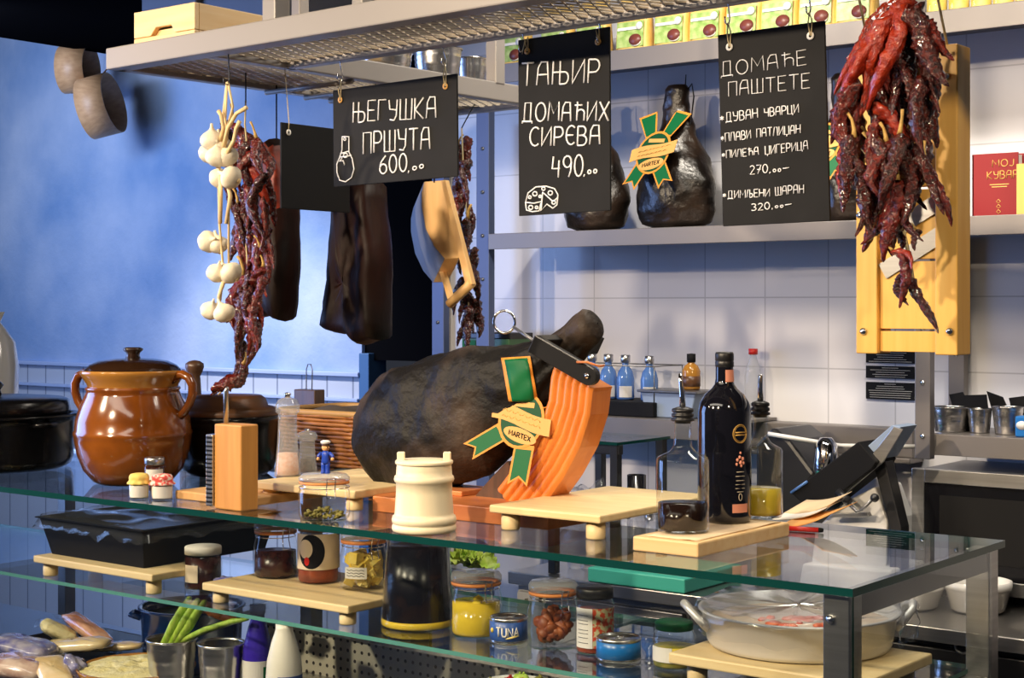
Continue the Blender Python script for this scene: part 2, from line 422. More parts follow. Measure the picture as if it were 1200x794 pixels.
# ------------------------------------------------------------------ mesh builder
class MB:
    def __init__(s):
        s.v = []; s.f = []; s.mi = []; s.sm = []

    def add(s, verts, faces, mi=0, smooth=False):
        b = len(s.v)
        s.v += [Vector(v) for v in verts]
        for f in faces:
            s.f.append([i + b for i in f]); s.mi.append(mi); s.sm.append(smooth)
        return s

    def box(s, c, d, rot=None, mi=0):
        hx, hy, hz = d[0] / 2, d[1] / 2, d[2] / 2
        vs_ = [Vector((x, y, z)) for x in (-hx, hx) for y in (-hy, hy) for z in (-hz, hz)]
        if rot is not None:
            vs_ = [rot @ v for v in vs_]
        c = Vector(c)
        return s.add([v + c for v in vs_], [(0, 1, 3, 2), (4, 6, 7, 5), (0, 4, 5, 1), (2, 3, 7, 6), (0, 2, 6, 4), (1, 5, 7, 3)], mi)

    def lo_hi(s, a, b, mi=0):
        a, b = Vector(a), Vector(b)
        return s.box((a + b) / 2, [abs(b[i] - a[i]) for i in range(3)], None, mi)

    def lathe(s, prof, c=(0, 0, 0), n=32, mi=0, rot=None, jit=0.0, seed=0, sx=1.0, sy=1.0):
        c = Vector(c); vs_ = []; fs = []
        for (r, z) in prof:
            for i in range(n):
                a = 2 * PI * i / n
                rr = max(r, 1e-5)
                p = Vector((rr * math.cos(a) * sx, rr * math.sin(a) * sy, z))
                if jit:
                    q = noise.noise(p * (0.9 / max(jit, 1e-4)) * 0.35 + Vector((seed, 0, 0)))
                    p += Vector((math.cos(a), math.sin(a), 0)) * q * jit
                if rot is not None:
                    p = rot @ p
                vs_.append(p + c)
        for k in range(len(prof) - 1):
            for i in range(n):
                j = (i + 1) % n
                fs.append((k * n + i, k * n + j, (k + 1) * n + j, (k + 1) * n + i))
        return s.add(vs_, fs, mi, True)

    def tube(s, path, rad, n=10, mi=0, cap=True, flat=1.0):
        path = [Vector(p) for p in path]
        m = len(path)
        if not hasattr(rad, '__len__'):
            rad = [rad] * m
        vs_ = []; fs = []
        prev = None
        for k in range(m):
            t = (path[min(k + 1, m - 1)] - path[max(k - 1, 0)])
            t = t.normalized() if t.length > 1e-9 else Vector((0, 0, 1))
            if prev is None:
                ref = Vector((0, 0, 1)) if abs(t.z) < 0.9 else Vector((1, 0, 0))
                u = t.cross(ref).normalized()
            else:
                u = prev - t * prev.dot(t)
                u = u.normalized() if u.length > 1e-6 else t.orthogonal().normalized()
            prev = u
            w = t.cross(u)
            for i in range(n):
                a = 2 * PI * i / n
                vs_.append(path[k] + u * math.cos(a) * rad[k] + w * math.sin(a) * rad[k] * flat)
        for k in range(m - 1):
            for i in range(n):
                j = (i + 1) % n
                fs.append((k * n + i, k * n + j, (k + 1) * n + j, (k + 1) * n + i))
        if cap:
            fs.append(tuple(range(n - 1, -1, -1)))
            fs.append(tuple((m - 1) * n + i for i in range(n)))
        return s.add(vs_, fs, mi, True)

    def sweep(s, path, sect, W, mi=0, cap=True, scale=None, smooth=False):
        """sweep a closed 2-D section along a path; first axis W is fixed, second is normal to path and W"""
        path = [Vector(p) for p in path]; W = Vector(W).normalized()
        m = len(path); n = len(sect); vs_ = []; fs = []
        for k in range(m):
            t = (path[min(k + 1, m - 1)] - path[max(k - 1, 0)]).normalized()
            N = t.cross(W).normalized()
            q = scale[k] if scale else 1.0
            for (a, b) in sect:
                vs_.append(path[k] + W * a * q + N * b * q)
        for k in range(m - 1):
            for i in range(n):
                j = (i + 1) % n
                fs.append((k * n + i, k * n + j, (k + 1) * n + j, (k + 1) * n + i))
        if cap:
            fs.append(tuple(range(n - 1, -1, -1)))
            fs.append(tuple((m - 1) * n + i for i in range(n)))
        return s.add(vs_, fs, mi, smooth)

    def prism(s, pts, off, mi=0, smooth=False):
        """extrude a closed 3-D outline by a vector"""
        pts = [Vector(p) for p in pts]; off = Vector(off); n = len(pts)
        fs = [tuple(range(n - 1, -1, -1)), tuple(range(n, 2 * n))]
        for i in range(n):
            j = (i + 1) % n
            fs.append((i, j, n + j, n + i))
        return s.add(pts + [p + off for p in pts], fs, mi, smooth)

    def ell(s, c, r, n=14, m=9, mi=0, rot=None, jit=0.0, seed=0):
        c = Vector(c); vs_ = []; fs = []
        for k in range(m + 1):
            th = PI * k / m
            for i in range(n):
                a = 2 * PI * i / n
                u = Vector((max(math.sin(th), 1e-4) * math.cos(a), max(math.sin(th), 1e-4) * math.sin(a), math.cos(th)))
                q = 1.0 + (jit * noise.noise(u * 1.7 + Vector((seed * 3.7, seed, 0))) if jit else 0)
                p = Vector((u.x * r[0] * q, u.y * r[1] * q, u.z * r[2] * q))
                if rot is not None:
                    p = rot @ p
                vs_.append(c + p)
        for k in range(m):
            for i in range(n):
                j = (i + 1) % n
                fs.append((k * n + i, (k + 1) * n + i, (k + 1) * n + j, k * n + j))
        return s.add(vs_, fs, mi, True)

    def cylpatch(s, r, a0, a1, z0, z1, n=14, c=(0, 0, 0), mi=0, t=0.0006, r1=None):
        """a thin label wrapped round a cylinder"""
        c = Vector(c); r1 = r if r1 is None else r1
        vs_ = []; fs = []
        for i in range(n + 1):
            a = a0 + (a1 - a0) * i / n
            d = Vector((math.cos(a), math.sin(a), 0))
            for (rr, z) in ((r, z0), (r1, z1), (r + t, z0), (r1 + t, z1)):
                vs_.append(c + d * rr + Vector((0, 0, z)))
        for i in range(n):
            o = i * 4; p = o + 4
            fs += [(o + 2, p + 2, p + 3, o + 3), (o, o + 1, p + 1, p), (o + 1, o + 3, p + 3, p + 1), (o, p, p + 2, o + 2)]
        fs += [(0, 2, 3, 1), (n * 4, n * 4 + 1, n * 4 + 3, n * 4 + 2)]
        return s.add(vs_, fs, mi, False)

    def mesh(s, name, mats, off=(0, 0, 0), rotz=0.0):
        me = bpy.data.meshes.new(name)
        off = Vector(off); R = Matrix.Rotation(-rotz, 3, 'Z')
        me.from_pydata([R @ (v - off) for v in s.v], [], s.f)
        for p, mi, sm in zip(me.polygons, s.mi, s.sm):
            p.material_index = mi; p.use_smooth = sm
        for m in mats:
            me.materials.append(m)
        bm = bmesh.new(); bm.from_mesh(me)
        bmesh.ops.recalc_face_normals(bm, faces=bm.faces)
        bm.to_mesh(me); bm.free()
        me.update()
        return me


def top_of(o):
    while o.parent:
        o = o.parent
    return o


def obj(name, mb, m, parent=None, bevel=0.0, sub=0, world=True, autosm=False):
    """link a mesh; coordinates in mb are places in the room (world=True) or local to the thing"""
    mats = [M[q] if isinstance(q, str) else q for q in (m if isinstance(m, (list, tuple)) else [m])]
    if parent is not None:
        root = top_of(parent)
        me = mb.mesh(name, mats, root.location if world else (0, 0, 0), root.rotation_euler.z if world else 0.0)
        o = bpy.data.objects.new(name, me)
        COL.objects.link(o)
        o.parent = parent
    else:
        c = sum(mb.v, Vector()) / len(mb.v)
        c.z = min(v.z for v in mb.v)
        me = mb.mesh(name, mats, c)
        o = bpy.data.objects.new(name, me)
        COL.objects.link(o)
        o.location = c
    if bevel:
        b = o.modifiers.new('bevel', 'BEVEL'); b.width = bevel; b.segments = 2; b.limit_method = 'ANGLE'
    if sub:
        q = o.modifiers.new('subdivision', 'SUBSURF'); q.levels = sub; q.render_levels = sub
    return o


def tag(o, label, cat, group=None, kind=None):
    if label: o['label'] = label
    if cat: o['category'] = cat
    if group: o['group'] = group
    if kind: o['kind'] = kind
    return o


def thing(name, label, cat, loc, group=None, rotz=0.0):
    o = bpy.data.objects.new(name, None)
    o.empty_display_size = 0.05
    COL.objects.link(o)
    o.location = loc
    o.rotation_euler = (0, 0, rotz)
    return tag(o, label, cat, group)


def struct(name, mb, m, bevel=0.0):
    o = obj(name, mb, m, None, bevel)
    o['kind'] = 'structure'
    return o


def dup(root, loc, label, group=None, rotz=None):
    r = root.copy(); COL.objects.link(r); r.location = loc
    if rotz is not None: r.rotation_euler = (0, 0, rotz)
    r['label'] = label
    if group: r['group'] = group
    for ch in list(root.children):
        c = ch.copy(); COL.objects.link(c); c.parent = r
        for g in list(ch.children):
            d = g.copy(); COL.objects.link(d); d.parent = c
    return r


# ------------------------------------------------------------------ chalk lettering: strokes on a unit-high box
def arc(cx, cy, rx, ry, a0, a1, n=9):
    return [(cx + rx * math.cos(math.radians(a0 + (a1 - a0) * i / n)), cy + ry * math.sin(math.radians(a0 + (a1 - a0) * i / n))) for i in range(n + 1)]


def bowl(x0, x1, y0, y1):          # the round part of P, B ...
    return [(x0, y1)] + arc(x1 - (x1 - x0) * 0.45, (y0 + y1) / 2, (x1 - x0) * 0.45, (y1 - y0) / 2, 90, -90, 8) + [(x0, y0)]


O_ = arc(0.28, 0.5, 0.28, 0.5, 90, 450, 18)
G = {
    ' ': (0.35, []),
    'А': (0.5, [[(0, 0), (0.04, 0.75), (0.16, 1), (0.42, 1), (0.5, 0)], [(0.03, 0.45), (0.47, 0.45)]]),
    'В': (0.45, [[(0, 0), (0, 1)], bowl(0, 0.4, 0.52, 1), bowl(0, 0.45, 0, 0.52)]),
    'Г': (0.4, [[(0, 0), (0, 1), (0.4, 1)]]),
    'Д': (0.6, [[(0.02, -0.12), (0.02, 0), (0.58, 0), (0.58, -0.12)], [(0.12, 0), (0.14, 1), (0.48, 1), (0.48, 0)]]),
    'Е': (0.42, [[(0.42, 1), (0, 1), (0, 0), (0.42, 0)], [(0, 0.52), (0.36, 0.52)]]),
    'є': (0.42, [arc(0.26, 0.5, 0.26, 0.5, 50, 310, 12), [(0.02, 0.5), (0.36, 0.5)]]),
    'И': (0.48, [[(0, 1), (0, 0), (0.48, 1), (0.48, 0)]]),
    'К': (0.46, [[(0, 0), (0, 1)], [(0.44, 1), (0.02, 0.45), (0.46, 0)]]),
    'Л': (0.5, [[(0, 0), (0.14, 1), (0.44, 1), (0.5, 0)]]),
    'Љ': (0.62, [[(0, 0), (0.1, 1), (0.3, 1), (0.3, 0)], bowl(0.3, 0.62, 0, 0.5)]),
    'М': (0.6, [[(0, 0), (0.04, 1), (0.3, 0.35), (0.56, 1), (0.6, 0)]]),
    'Н': (0.48, [[(0, 0), (0, 1)], [(0.48, 0), (0.48, 1)], [(0, 0.5), (0.48, 0.5)]]),
    'Њ': (0.66, [[(0, 0), (0, 1)], [(0.3, 0), (0.3, 1)], [(0, 0.52), (0.3, 0.52)], bowl(0.3, 0.66, 0, 0.52)]),
    'О': (0.56, [O_]),
    'П': (0.46, [[(0, 0), (0, 1), (0.46, 1), (0.46, 0)]]),
    'Р': (0.44, [[(0, 0), (0, 1)], bowl(0, 0.44, 0.45, 1)]),
    'С': (0.46, [arc(0.28, 0.5, 0.28, 0.5, 50, 310, 12)]),
    'Т': (0.5, [[(0, 1), (0.5, 1)], [(0.25, 1), (0.25, 0)]]),
    'Ћ': (0.56, [[(0.02, 0.82), (0.42, 0.82)], [(0.16, 1), (0.16, 0)], [(0.16, 0.45)] + arc(0.36, 0.4, 0.2, 0.18, 120, 0, 6) + [(0.56, 0)]]),
    'У': (0.46, [[(0, 1), (0.06, 0.55), (0.4, 0.5)], [(0.46, 1), (0.42, 0.2), (0.3, 0), (0.08, 0.04)]]),
    'Х': (0.5, [[(0, 0), (0.5, 1)], [(0, 1), (0.5, 0)]]),
    'Ц': (0.52, [[(0, 1), (0, 0), (0.44, 0), (0.44, 1)], [(0.44, 0), (0.54, 0), (0.54, -0.18)]]),
    'Ч': (0.44, [[(0, 1), (0.02, 0.55), (0.44, 0.5)], [(0.44, 1), (0.44, 0)]]),
    'Ш': (0.62, [[(0, 1), (0, 0), (0.62, 0), (0.62, 1)], [(0.31, 0), (0.31, 1)]]),
    'Џ': (0.5, [[(0, 1), (0, 0), (0.5, 0), (0.5, 1)], [(0.25, 0), (0.25, -0.22)]]),
    'Ј': (0.36, [[(0.36, 1), (0.34, 0.2), (0.22, 0), (0, 0.1)]]),
    '0': (0.46, [arc(0.23, 0.5, 0.23, 0.5, 90, 450, 16)]),
    '2': (0.46, [arc(0.22, 0.75, 0.2, 0.25, 160, -30, 8) + [(0, 0), (0.46, 0)]]),
    '3': (0.44, [arc(0.18, 0.76, 0.22, 0.24, 140, -80, 8), arc(0.18, 0.26, 0.24, 0.26, 80, -140, 8)]),
    '4': (0.46, [[(0.06, 1), (0, 0.42), (0.44, 0.42)], [(0.38, 0.8), (0.36, 0)]]),
    '6': (0.46, [[(0.40, 1), (0.12, 0.68), (0.02, 0.35)] + arc(0.24, 0.27, 0.22, 0.27, 170, -190, 14)]),
    '7': (0.44, [[(0, 1), (0.44, 1), (0.14, 0)], [(0.06, 0.5), (0.4, 0.5)]]),
    '9': (0.46, [arc(0.22, 0.72, 0.22, 0.27, 0, 360, 14) + [(0.42, 0.3), (0.32, 0)]]),
    ',': (0.16, [[(0.08, 0.08), (0.02, -0.14)]]),
    '.': (0.14, [[(0.06, 0.0), (0.07, 0.03)]]),
    'o': (0.30, [arc(0.15, 0.2, 0.13, 0.17, 90, 450, 12)]),
    '*': (0.40, [[(0.2, 0.2), (0.2, 0.7)], [(0.02, 0.32), (0.38, 0.58)], [(0.02, 0.58), (0.38, 0.32)]]),
    '-': (0.6, [[(0, 0.35), (0.6, 0.38)]]),
    'T': (0.5, [[(0, 1), (0.5, 1)], [(0.25, 1), (0.25, 0)]]),
    'U': (0.48, [[(0, 1), (0, 0.2), (0.12, 0), (0.36, 0), (0.48, 0.2), (0.48, 1)]]),
    'N': (0.48, [[(0, 0), (0, 1), (0.48, 0), (0.48, 1)]]),
    'A': (0.5, [[(0, 0), (0.25, 1), (0.5, 0)], [(0.1, 0.38), (0.4, 0.38)]]),
    'M': (0.6, [[(0, 0), (0.04, 1), (0.3, 0.3), (0.56, 1), (0.6, 0)]]),
    'R': (0.46, [[(0, 0), (0, 1)], bowl(0, 0.44, 0.48, 1), [(0.18, 0.48), (0.46, 0)]]),
    'E': (0.42, [[(0.42, 1), (0, 1), (0, 0), (0.42, 0)], [(0, 0.52), (0.36, 0.52)]]),
    'X': (0.5, [[(0, 0), (0.5, 1)], [(0, 1), (0.5, 0)]]),
}


def write(mb, text, fn, width, height, rad, seed=1, wob=0.03, gap=0.17):
    """strokes of text; fn maps (u metres, v metres) to a place"""
    rnd = random.Random(seed)
    tot = sum(G[c][0] + gap for c in text) - gap
    k = width / (tot * height)
    x = 0.0
    for c in text:
        w, strokes = G[c]
        dy = rnd.uniform(-wob, wob)
        for st in strokes:
            pts = [fn((x + px) * k * height, (py + dy) * height) for (px, py) in st]
            mb.tube(pts, rad, 6)
        x += w + gap

# ================================================================== THE SETTING
ZG = 1.25          # counter glass
ZM = 1.03          # middle glass shelf
ZD = 0.80          # display deck
YF = 2.05          # counter front
YB = 2.64          # counter back
XR = -0.987        # counter end
XL = -5.6

struct('floor', MB().lo_hi((-9, -1.0, -0.05), (2.5, 6.0, 0)), 'floor')
struct('ceiling', MB().lo_hi((-6.33, -1.0, 2.90), (2.5, 5.0, 2.96)), 'void')
XT = PY(523, 300, 4.2).x
struct('wall_back', MB().lo_hi((XT, 4.2, 0), (2.5, 4.3, 2.9)), 'tile')
XJ = PY(424, 430, 5.0).x
struct('wall_left', MB().lo_hi((-9.0, 5.0, 1.36), (XJ, 5.1, 3.6)), 'bluewall')
struct('wall_side', MB().lo_hi((-9.0, 5.0, 0), (XJ, 5.1, 1.36)), 'wainscot')
struct('trim_1', MB().lo_hi((-9.0, 4.975, 1.345), (XJ, 5.0, 1.365)), 'bluetrim', 0.004)
struct('trim_2', MB().lo_hi((-9.0, 4.97, 1.235), (XJ, 5.0, 1.25)), 'bluetrim', 0.003)
struct('trim_3', MB().lo_hi((XJ - 0.005, 4.985, 0), (XJ + 0.055, 5.1, 1.45)), 'bluejamb', 0.004)
struct('wall_doorway', MB().lo_hi((XJ, 5.45, 0), (-2.6, 5.5, 2.9)).lo_hi((XJ, 5.02, 1.42), (-2.6, 5.06, 2.9)), 'void')

# ------------------------------------------------------------------ back wall: shelves, uprights
YS = 3.90
p0 = PY(503, 300, YS).x


def shelf(name, label, xa, xb, zlo, zhi, m='shelfsteel', y0=YS, y1=4.195):
    t = thing(name, label, 'shelf', ((xa + xb) / 2, y1, zlo), None)
    obj('shelf_board', MB().lo_hi((xa, y0, zhi - 0.008), (xb, y1, zhi)), m, t)
    obj('front_lip', MB().lo_hi((xa, y0 - 0.004, zlo), (xb, y0, zhi)), m, t, 0.0015)
    return t


XU = PY(573, 300, YS).x
shelf('wall_shelf', 'long steel shelf on the tiled wall carrying the smoked hams', XU, 0.6, 1.835, 1.885)
shelf('wall_shelf', 'topmost steel shelf lined with yellow kraft pouches', XU - 0.05, 0.6, 2.355, 2.415, y0=3.86)
shelf('wall_shelf', 'low steel shelf with blue bottles and a wire rack', PY(560, 500, YS).x, PY(852, 500, YS).x, 1.265, 1.32)
shelf('wall_shelf', 'low steel shelf with small tin buckets above the microwave', PY(1091, 500, YS).x, 0.6, 1.265, 1.32)
tag(obj('wall_rail', MB().lo_hi((PY(852, 500, 4.15).x, 4.12, 1.23), (PY(1075, 500, 4.15).x, 4.195, 1.31)).lo_hi((PY(852, 500, 4.15).x, 4.10, 1.215), (PY(1075, 500, 4.15).x, 4.195, 1.23)), 'shelfsteel', None, 0.003),
    'bare steel rail along the tiles beneath the black notices', 'rail')


def upright(px0, px1, ytop, ybot, Y, label, m, holes=True, zlo=None, zhi=None):
    a = PY(px0, ytop, Y); b = PY(px1, ybot, Y)
    z0 = b.z if zlo is None else zlo; z1 = a.z if zhi is None else zhi
    t = thing('shelf_upright', label, 'upright', ((a.x + b.x) / 2, Y, z0), 'perforated shelf uprights')
    obj('post', MB().lo_hi((a.x, Y, z0), (b.x, Y + 0.03, z1)), m, t, 0.002)
    if holes:
        z = z0 + 0.06; w = (b.x - a.x)
        while z < z1 - 0.03:
            h = MB().lathe([(0, 0), (0.006, 0), (0.006, 0.0015), (0, 0.0015)], ((a.x + b.x) / 2, Y - 0.001, z), 10, 0, Matrix.Rotation(PI / 2, 3, 'X'))
            obj('bolt', h, 'chrome' if m == 'shelfsteel' else 'darksteel', t)
            z += 0.14
    return t


upright(558, 573, 140, 415, YS + 0.005, 'perforated blue-grey shelf post carrying the shelf end beside the dried peppers', 'uprightblue', True, 0.0, 2.37)
upright(506, 520, 300, 470, YS + 0.06, 'perforated shelf post standing by the black doorway', 'uprightblue', True, 0.0, 2.30)
upright(1072, 1090, 415, 525, YS - 0.03, 'grey shelf post with bolts beside the black notices', 'shelfsteel', True, 1.255, 1.84)
upright(1111, 1130, 415, 490, 4.16, 'grey wall post behind the tin buckets', 'shelfsteel', True, 1.32, 1.84)
upright(1066, 1084, 0, 30, 4.12, 'pale shelf post behind the hanging dried peppers near the ceiling', 'rackpaint', False, 2.42, 2.89)
struct('trim_4', MB().lo_hi((XT - 0.02, 4.17, 0.0), (XT + 0.02, 4.2, 2.9)), 'steel', 0.003)

# notices on the wall
t = thing('notice', 'black notice sheets of white print on the tiles beneath the wooden slicer', 'notice', PY(1043, 470, 4.197))
rnd = random.Random(4)
for (ya, yb) in ((405, 426), (428, 444), (447, 469)):
    a = PY(1015, ya, 4.196); b = PY(1072, yb, 4.196)
    obj('sheet', MB().lo_hi((a.x, 4.1945, b.z), (b.x, 4.1965, a.z)), 'black', t)
    tx = MB(); y = ya + 3
    while y < yb - 2:
        c = PY(1043, y, 4.194); w = (b.x - a.x) * rnd.uniform(0.5, 0.92)
        if y == ya + 3: w *= 0.4
        tx.lo_hi((c.x - w / 2, 4.1938, c.z - 0.0007), (c.x + w / 2, 4.1944, c.z + 0.0007)); y += 2.6
    obj('printed_lines', tx, 'greywhite', t)

# ------------------------------------------------------------------ back counter
YC = 3.50
xa, xb = -2.75, 0.6
struct('worktop', MB().lo_hi((xa, YC, 0.865), (xb, 4.2, 0.90)), 'steel', 0.003)['kind'] = 'structure'
xg = PY(637, 700, YC + 0.04).x
xm = PY(1000, 700, YC + 0.04).x


def cabinet(name, label, x0, x1, m, drawers, hm):
    t = thing(name, label, 'cabinet', ((x0 + x1) / 2, YC + 0.3, 0))
    obj('carcass', MB().lo_hi((x0, YC + 0.05, 0.0), (x1, 4.18, 0.864)), m, t)
    zz = 0.84; h = 0.76 / drawers
    for i in range(drawers):
        d = obj('drawer', MB().lo_hi((x0 + 0.01, YC + 0.03, zz - h + 0.01), (x1 - 0.01, YC + 0.05, zz)), m, t, 0.003)
        obj('handle', MB().lo_hi((x0 + 0.05, YC + 0.012, zz - 0.03), (x1 - 0.05, YC + 0.03, zz - 0.015)), hm, d, 0.002)
        zz -= h
    return t


cabinet('drawer_cabinet', 'pale grey cabinet end seen behind the yellow lemon jar', xa, xg, 'greywhite', 1, 'greywhite')
cabinet('drawer_cabinet', 'dark steel drawers below the turquoise cutting board', xg + 0.004, (xg + xm) / 2, 'darksteel', 3, 'steel')
cabinet('drawer_cabinet', 'dark steel drawers behind the large shallow pan', (xg + xm) / 2 + 0.004, xm, 'darksteel', 3, 'steel')
t = thing('oven', 'black built-in oven with a round knob ring under the worktop', 'oven', ((xm + xb) / 2, YC + 0.3, 0))
obj('body', MB().lo_hi((xm + 0.004, YC + 0.05, 0), (xb, 4.18, 0.862)), 'blackplastic', t)
obj('front_panel', MB().lo_hi((xm + 0.01, YC + 0.03, 0.02), (xb, YC + 0.05, 0.845)), 'blackplastic', t, 0.003)
c = PY(1129, 756, YC + 0.028)
obj('knob', MB().lathe([(0.014, 0), (0.019, 0), (0.019, 0.010), (0.016, 0.012), (0.014, 0.010), (0.014, 0)], c, 28, 0, Matrix.Rotation(PI / 2, 3, 'X')), 'steel', t)

# ventilation duct above the rack
a = PY(205, 17, 3.6); b = PY(318, -20, 3.6)
t = thing('ventilation_duct', 'dark zinc ventilation duct under the black ceiling', 'duct', (a.x, 3.7, 2.55))
obj('body', MB().lo_hi((a.x, 3.45, 2.56), (a.x + 0.62, 3.85, 2.88)), 'duct', t, 0.01)
obj('flange', MB().lo_hi((a.x + 0.27, 3.43, 2.48), (a.x + 0.31, 3.87, 2.89)), 'duct', t, 0.004)

# ================================================================== HANGING RACK
ZR = 2.15
RX0 = -2.70; RX1 = -2.405; RXE = 0.45
RY0 = 2.09; RY1 = 2.315; RYB = 3.12
BAR = 0.045
RROT = math.radians(-2.3)
rack = thing('hanging_rack', 'cream steel rack with expanded mesh trays hung above the counter', 'rack', (RX0, RY0, ZR))


def rfront(x):
    return RY0 + (x - RX0) * math.tan(RROT)


def rback(x):
    return RY1 + (x - RX0) * math.tan(RROT)



def bar(x0, y0, x1, y1, w=BAR, h=BAR, z=ZR, n='bar'):
    obj(n, MB().lo_hi((min(x0, x1) - (w / 2 if x0 == x1 else 0), min(y0, y1) - (w / 2 if y0 == y1 else 0), z),
                      (max(x0, x1) + (w / 2 if x0 == x1 else 0), max(y0, y1) + (w / 2 if y0 == y1 else 0), z + h)), 'rackpaint', rack, 0.003)


bar(RX0, RY0, RXE, RY0)
bar(RX1, RY1, RXE, RY1, 0.03, 0.025)
bar(RX0 + 0.015, RY0, RX0 + 0.015, RYB, 0.03)
bar(RX1, RY0 + 0.02, RX1, RYB, 0.03)
bar(RX0, RYB, RX1 + 0.015, RYB, 0.03)


def post(x, y, w=0.04):
    obj('post', MB().lo_hi((x - w / 2, y - w / 2, ZR + 0.04), (x + w / 2, y + w / 2, 2.90)), 'rackpaint', rack, 0.003)


pp = PY(331, 40, RY0); post(pp.x, RY0 + 0.004, 0.038)
pp = PY(425, 5, RY0 + 0.1); post(pp.x, RY0 + 0.12, 0.03)
post(RX1, 2.98, 0.034)
post(RX0 + 0.015, 2.60, 0.03)
post(-1.4, RY0 + 0.004, 0.038)
post(-0.3, RY0 + 0.004, 0.038)


def lattice(x0, y0, x1, y1, z, px_=0.016, ang=32, w=0.0026, flip=False):
    """expanded metal: two families of slanted strands clipped to the tray"""
    mb = MB(); ta = math.tan(math.radians(ang))
    if flip:                                   # long axis of the diamonds across
        ta = 1 / ta
    for sgn in (1, -1):
        k = x0 - (y1 - y0) / ta if True else x0
        span = (y1 - y0) / ta
        s = x0 - span
        while s < x1 + span:
            a = Vector((s, y0 if sgn > 0 else y1, z)); b = Vector((s + span, y1 if sgn > 0 else y0, z))
            # clip in x
            if b.x > x0 and a.x < x1:
                d = b - a
                t0 = max(0, (x0 - a.x) / d.x); t1 = min(1, (x1 - a.x) / d.x)
                p, q = a + d * t0, a + d * t1
                if (q - p).length > 0.004:
                    u = (q - p).normalized(); nrm = Vector((-u.y, u.x, 0)) * w / 2; h = Vector((0, 0, 0.0016))
                    mb.add([p - nrm - h, p + nrm - h, q + nrm - h, q - nrm - h, p - nrm + h, p + nrm + h, q + nrm + h, q - nrm + h],
                           [(0, 1, 2, 3), (4, 5, 6, 7), (0, 1, 5, 4), (2, 3, 7, 6), (0, 3, 7, 4), (1, 2, 6, 5)])
            s += px_
    return mb


obj('mesh_tray', lattice(RX1, RY0 + 0.02, RXE, RY1 - 0.01, ZR + 0.012, 0.026, 63, .0034), 'meshsteel', rack)
obj('mesh_tray', lattice(RX0 + 0.02, RY0 + 0.02, RX1 - 0.01, RYB - 0.01, ZR + 0.012, 0.026, 63, .0034), 'meshsteel', rack)
for yy in (2.50, 2.62, 2.70):
    obj('hanging_rod', MB().tube([(RX0 + .01, yy, ZR - .004), (RX1, yy, ZR - .004)], .006, 10), 'rackpaint', rack)
rack.rotation_euler.z = RROT

# wooden crates on the rack corner
zc = ZR + BAR


def crate(label, xa_, xb_, ya_, yb_, z0, z1, notch):
    t = thing('wooden_crate', label, 'crate', ((xa_ + xb_) / 2, (ya_ + yb_) / 2, z0), 'pine crates on the rack')
    th = 0.012
    obj('base_board', MB().lo_hi((xa_ + th, ya_ + th, z0), (xb_ - th, yb_ - th, z0 + th)), 'pine', t)
    f = MB()
    # front board with a hand hole shaped as a trapezoid
    w = xb_ - xa_; h = z1 - z0; cx = xa_ + w * 0.48
    if notch:
        pts = [(xa_, ya_, z0), (cx - w * .2, ya_, z0), (cx - w * .11, ya_, z0 + h * .30), (cx + w * .14, ya_, z0 + h * .30), (cx + w * .2, ya_, z0), (xb_, ya_, z0), (xb_, ya_, z1), (xa_, ya_, z1)]
    else:
        pts = [(xa_, ya_, z0), (xb_, ya_, z0), (xb_, ya_, z1), (xa_, ya_, z1)]
    f.prism(pts, (0, th, 0))
    obj('front_board', f, 'pine', t, 0.0015)
    obj('back_board', MB().lo_hi((xa_, yb_ - th, z0), (xb_, yb_, z1)), 'pine', t, 0.0015)
    obj('side_board', MB().lo_hi((xa_, ya_ + th, z0), (xa_ + th, yb_ - th, z1)), 'piney', t, 0.0015)
    obj('side_board', MB().lo_hi((xb_ - th, ya_ + th, z0), (xb_, yb_ - th, z1)), 'piney', t, 0.0015)
    obj('top_board', MB().lo_hi((xa_ + th, ya_ + th, z1 - 0.02), (xb_ - th, yb_ - th, z1 - 0.01)), 'pine', t)
    return t


YK = RY0 + 0.012
xa_ = PY(157, 40, YK).x; xb_ = PY(228, 20, YK).x
ze = PY(157, 46, YK).z
zt = PY(157, 15, YK).z
crate('lower pine crate resting on the rack corner beneath another', xa_, xb_, YK, YK + 0.42, zc, ze, False)
crate('upper pine crate with a hand notch stacked on the rack corner', xa_, xb_, YK, YK + 0.50, ze + 0.001, zt, True)


# tin buckets on the tray
def bucket(name, label, c, r, h, group=None, m='tin', handle=True):
    t = thing(name, label, 'bucket', c, group)
    rb = r * 0.80
    pr = [(0, 0.002), (rb - .002, 0.002), (rb, 0.0)]
    for k in range(1, 21):
        q = k / 20; rr = rb + (r - rb) * q
        if k in (6, 8, 14, 16): rr += r * 0.022
        pr.append((rr, h * q))
    pr += [(r * 1.045, h), (r * 1.05, h * 0.975), (r * 1.01, h * 0.965), (r * 0.97, h * 0.97), (rb * 0.96, 0.006), (0, 0.006)]
    obj('pail', MB().lathe(pr, (0, 0, 0), 36), m, t, world=False)
    if handle:
        obj('handle', MB().tube([(r * 1.04 * math.cos(a), -r * 0.25 * math.sin(a) - 0.004, h * 0.93 - r * 0.8 * math.sin(a)) for a in [PI * i / 14 for i in range(15)]], 0.0012, 6), 'chrome', t, world=False)
    return t


for (px, pyb, r_, h_, lb) in ((452, 92, 31, 40, 'tin bucket on the mesh tray behind the ham price board'),
                              (513, 103, 28, 52, 'shiny tin bucket on the mesh tray above the board corner'),
                              (553, 110, 17, 48, 'narrow tin bucket on the mesh tray by the rack post')):
    c = PX(px, pyb, -2.545); s = SC(c); c.z = ZR + 0.016
    bucket('tin_bucket', lb, c, r_ * s, h_ * s * 1.15, 'tin buckets on the rack', handle=False)

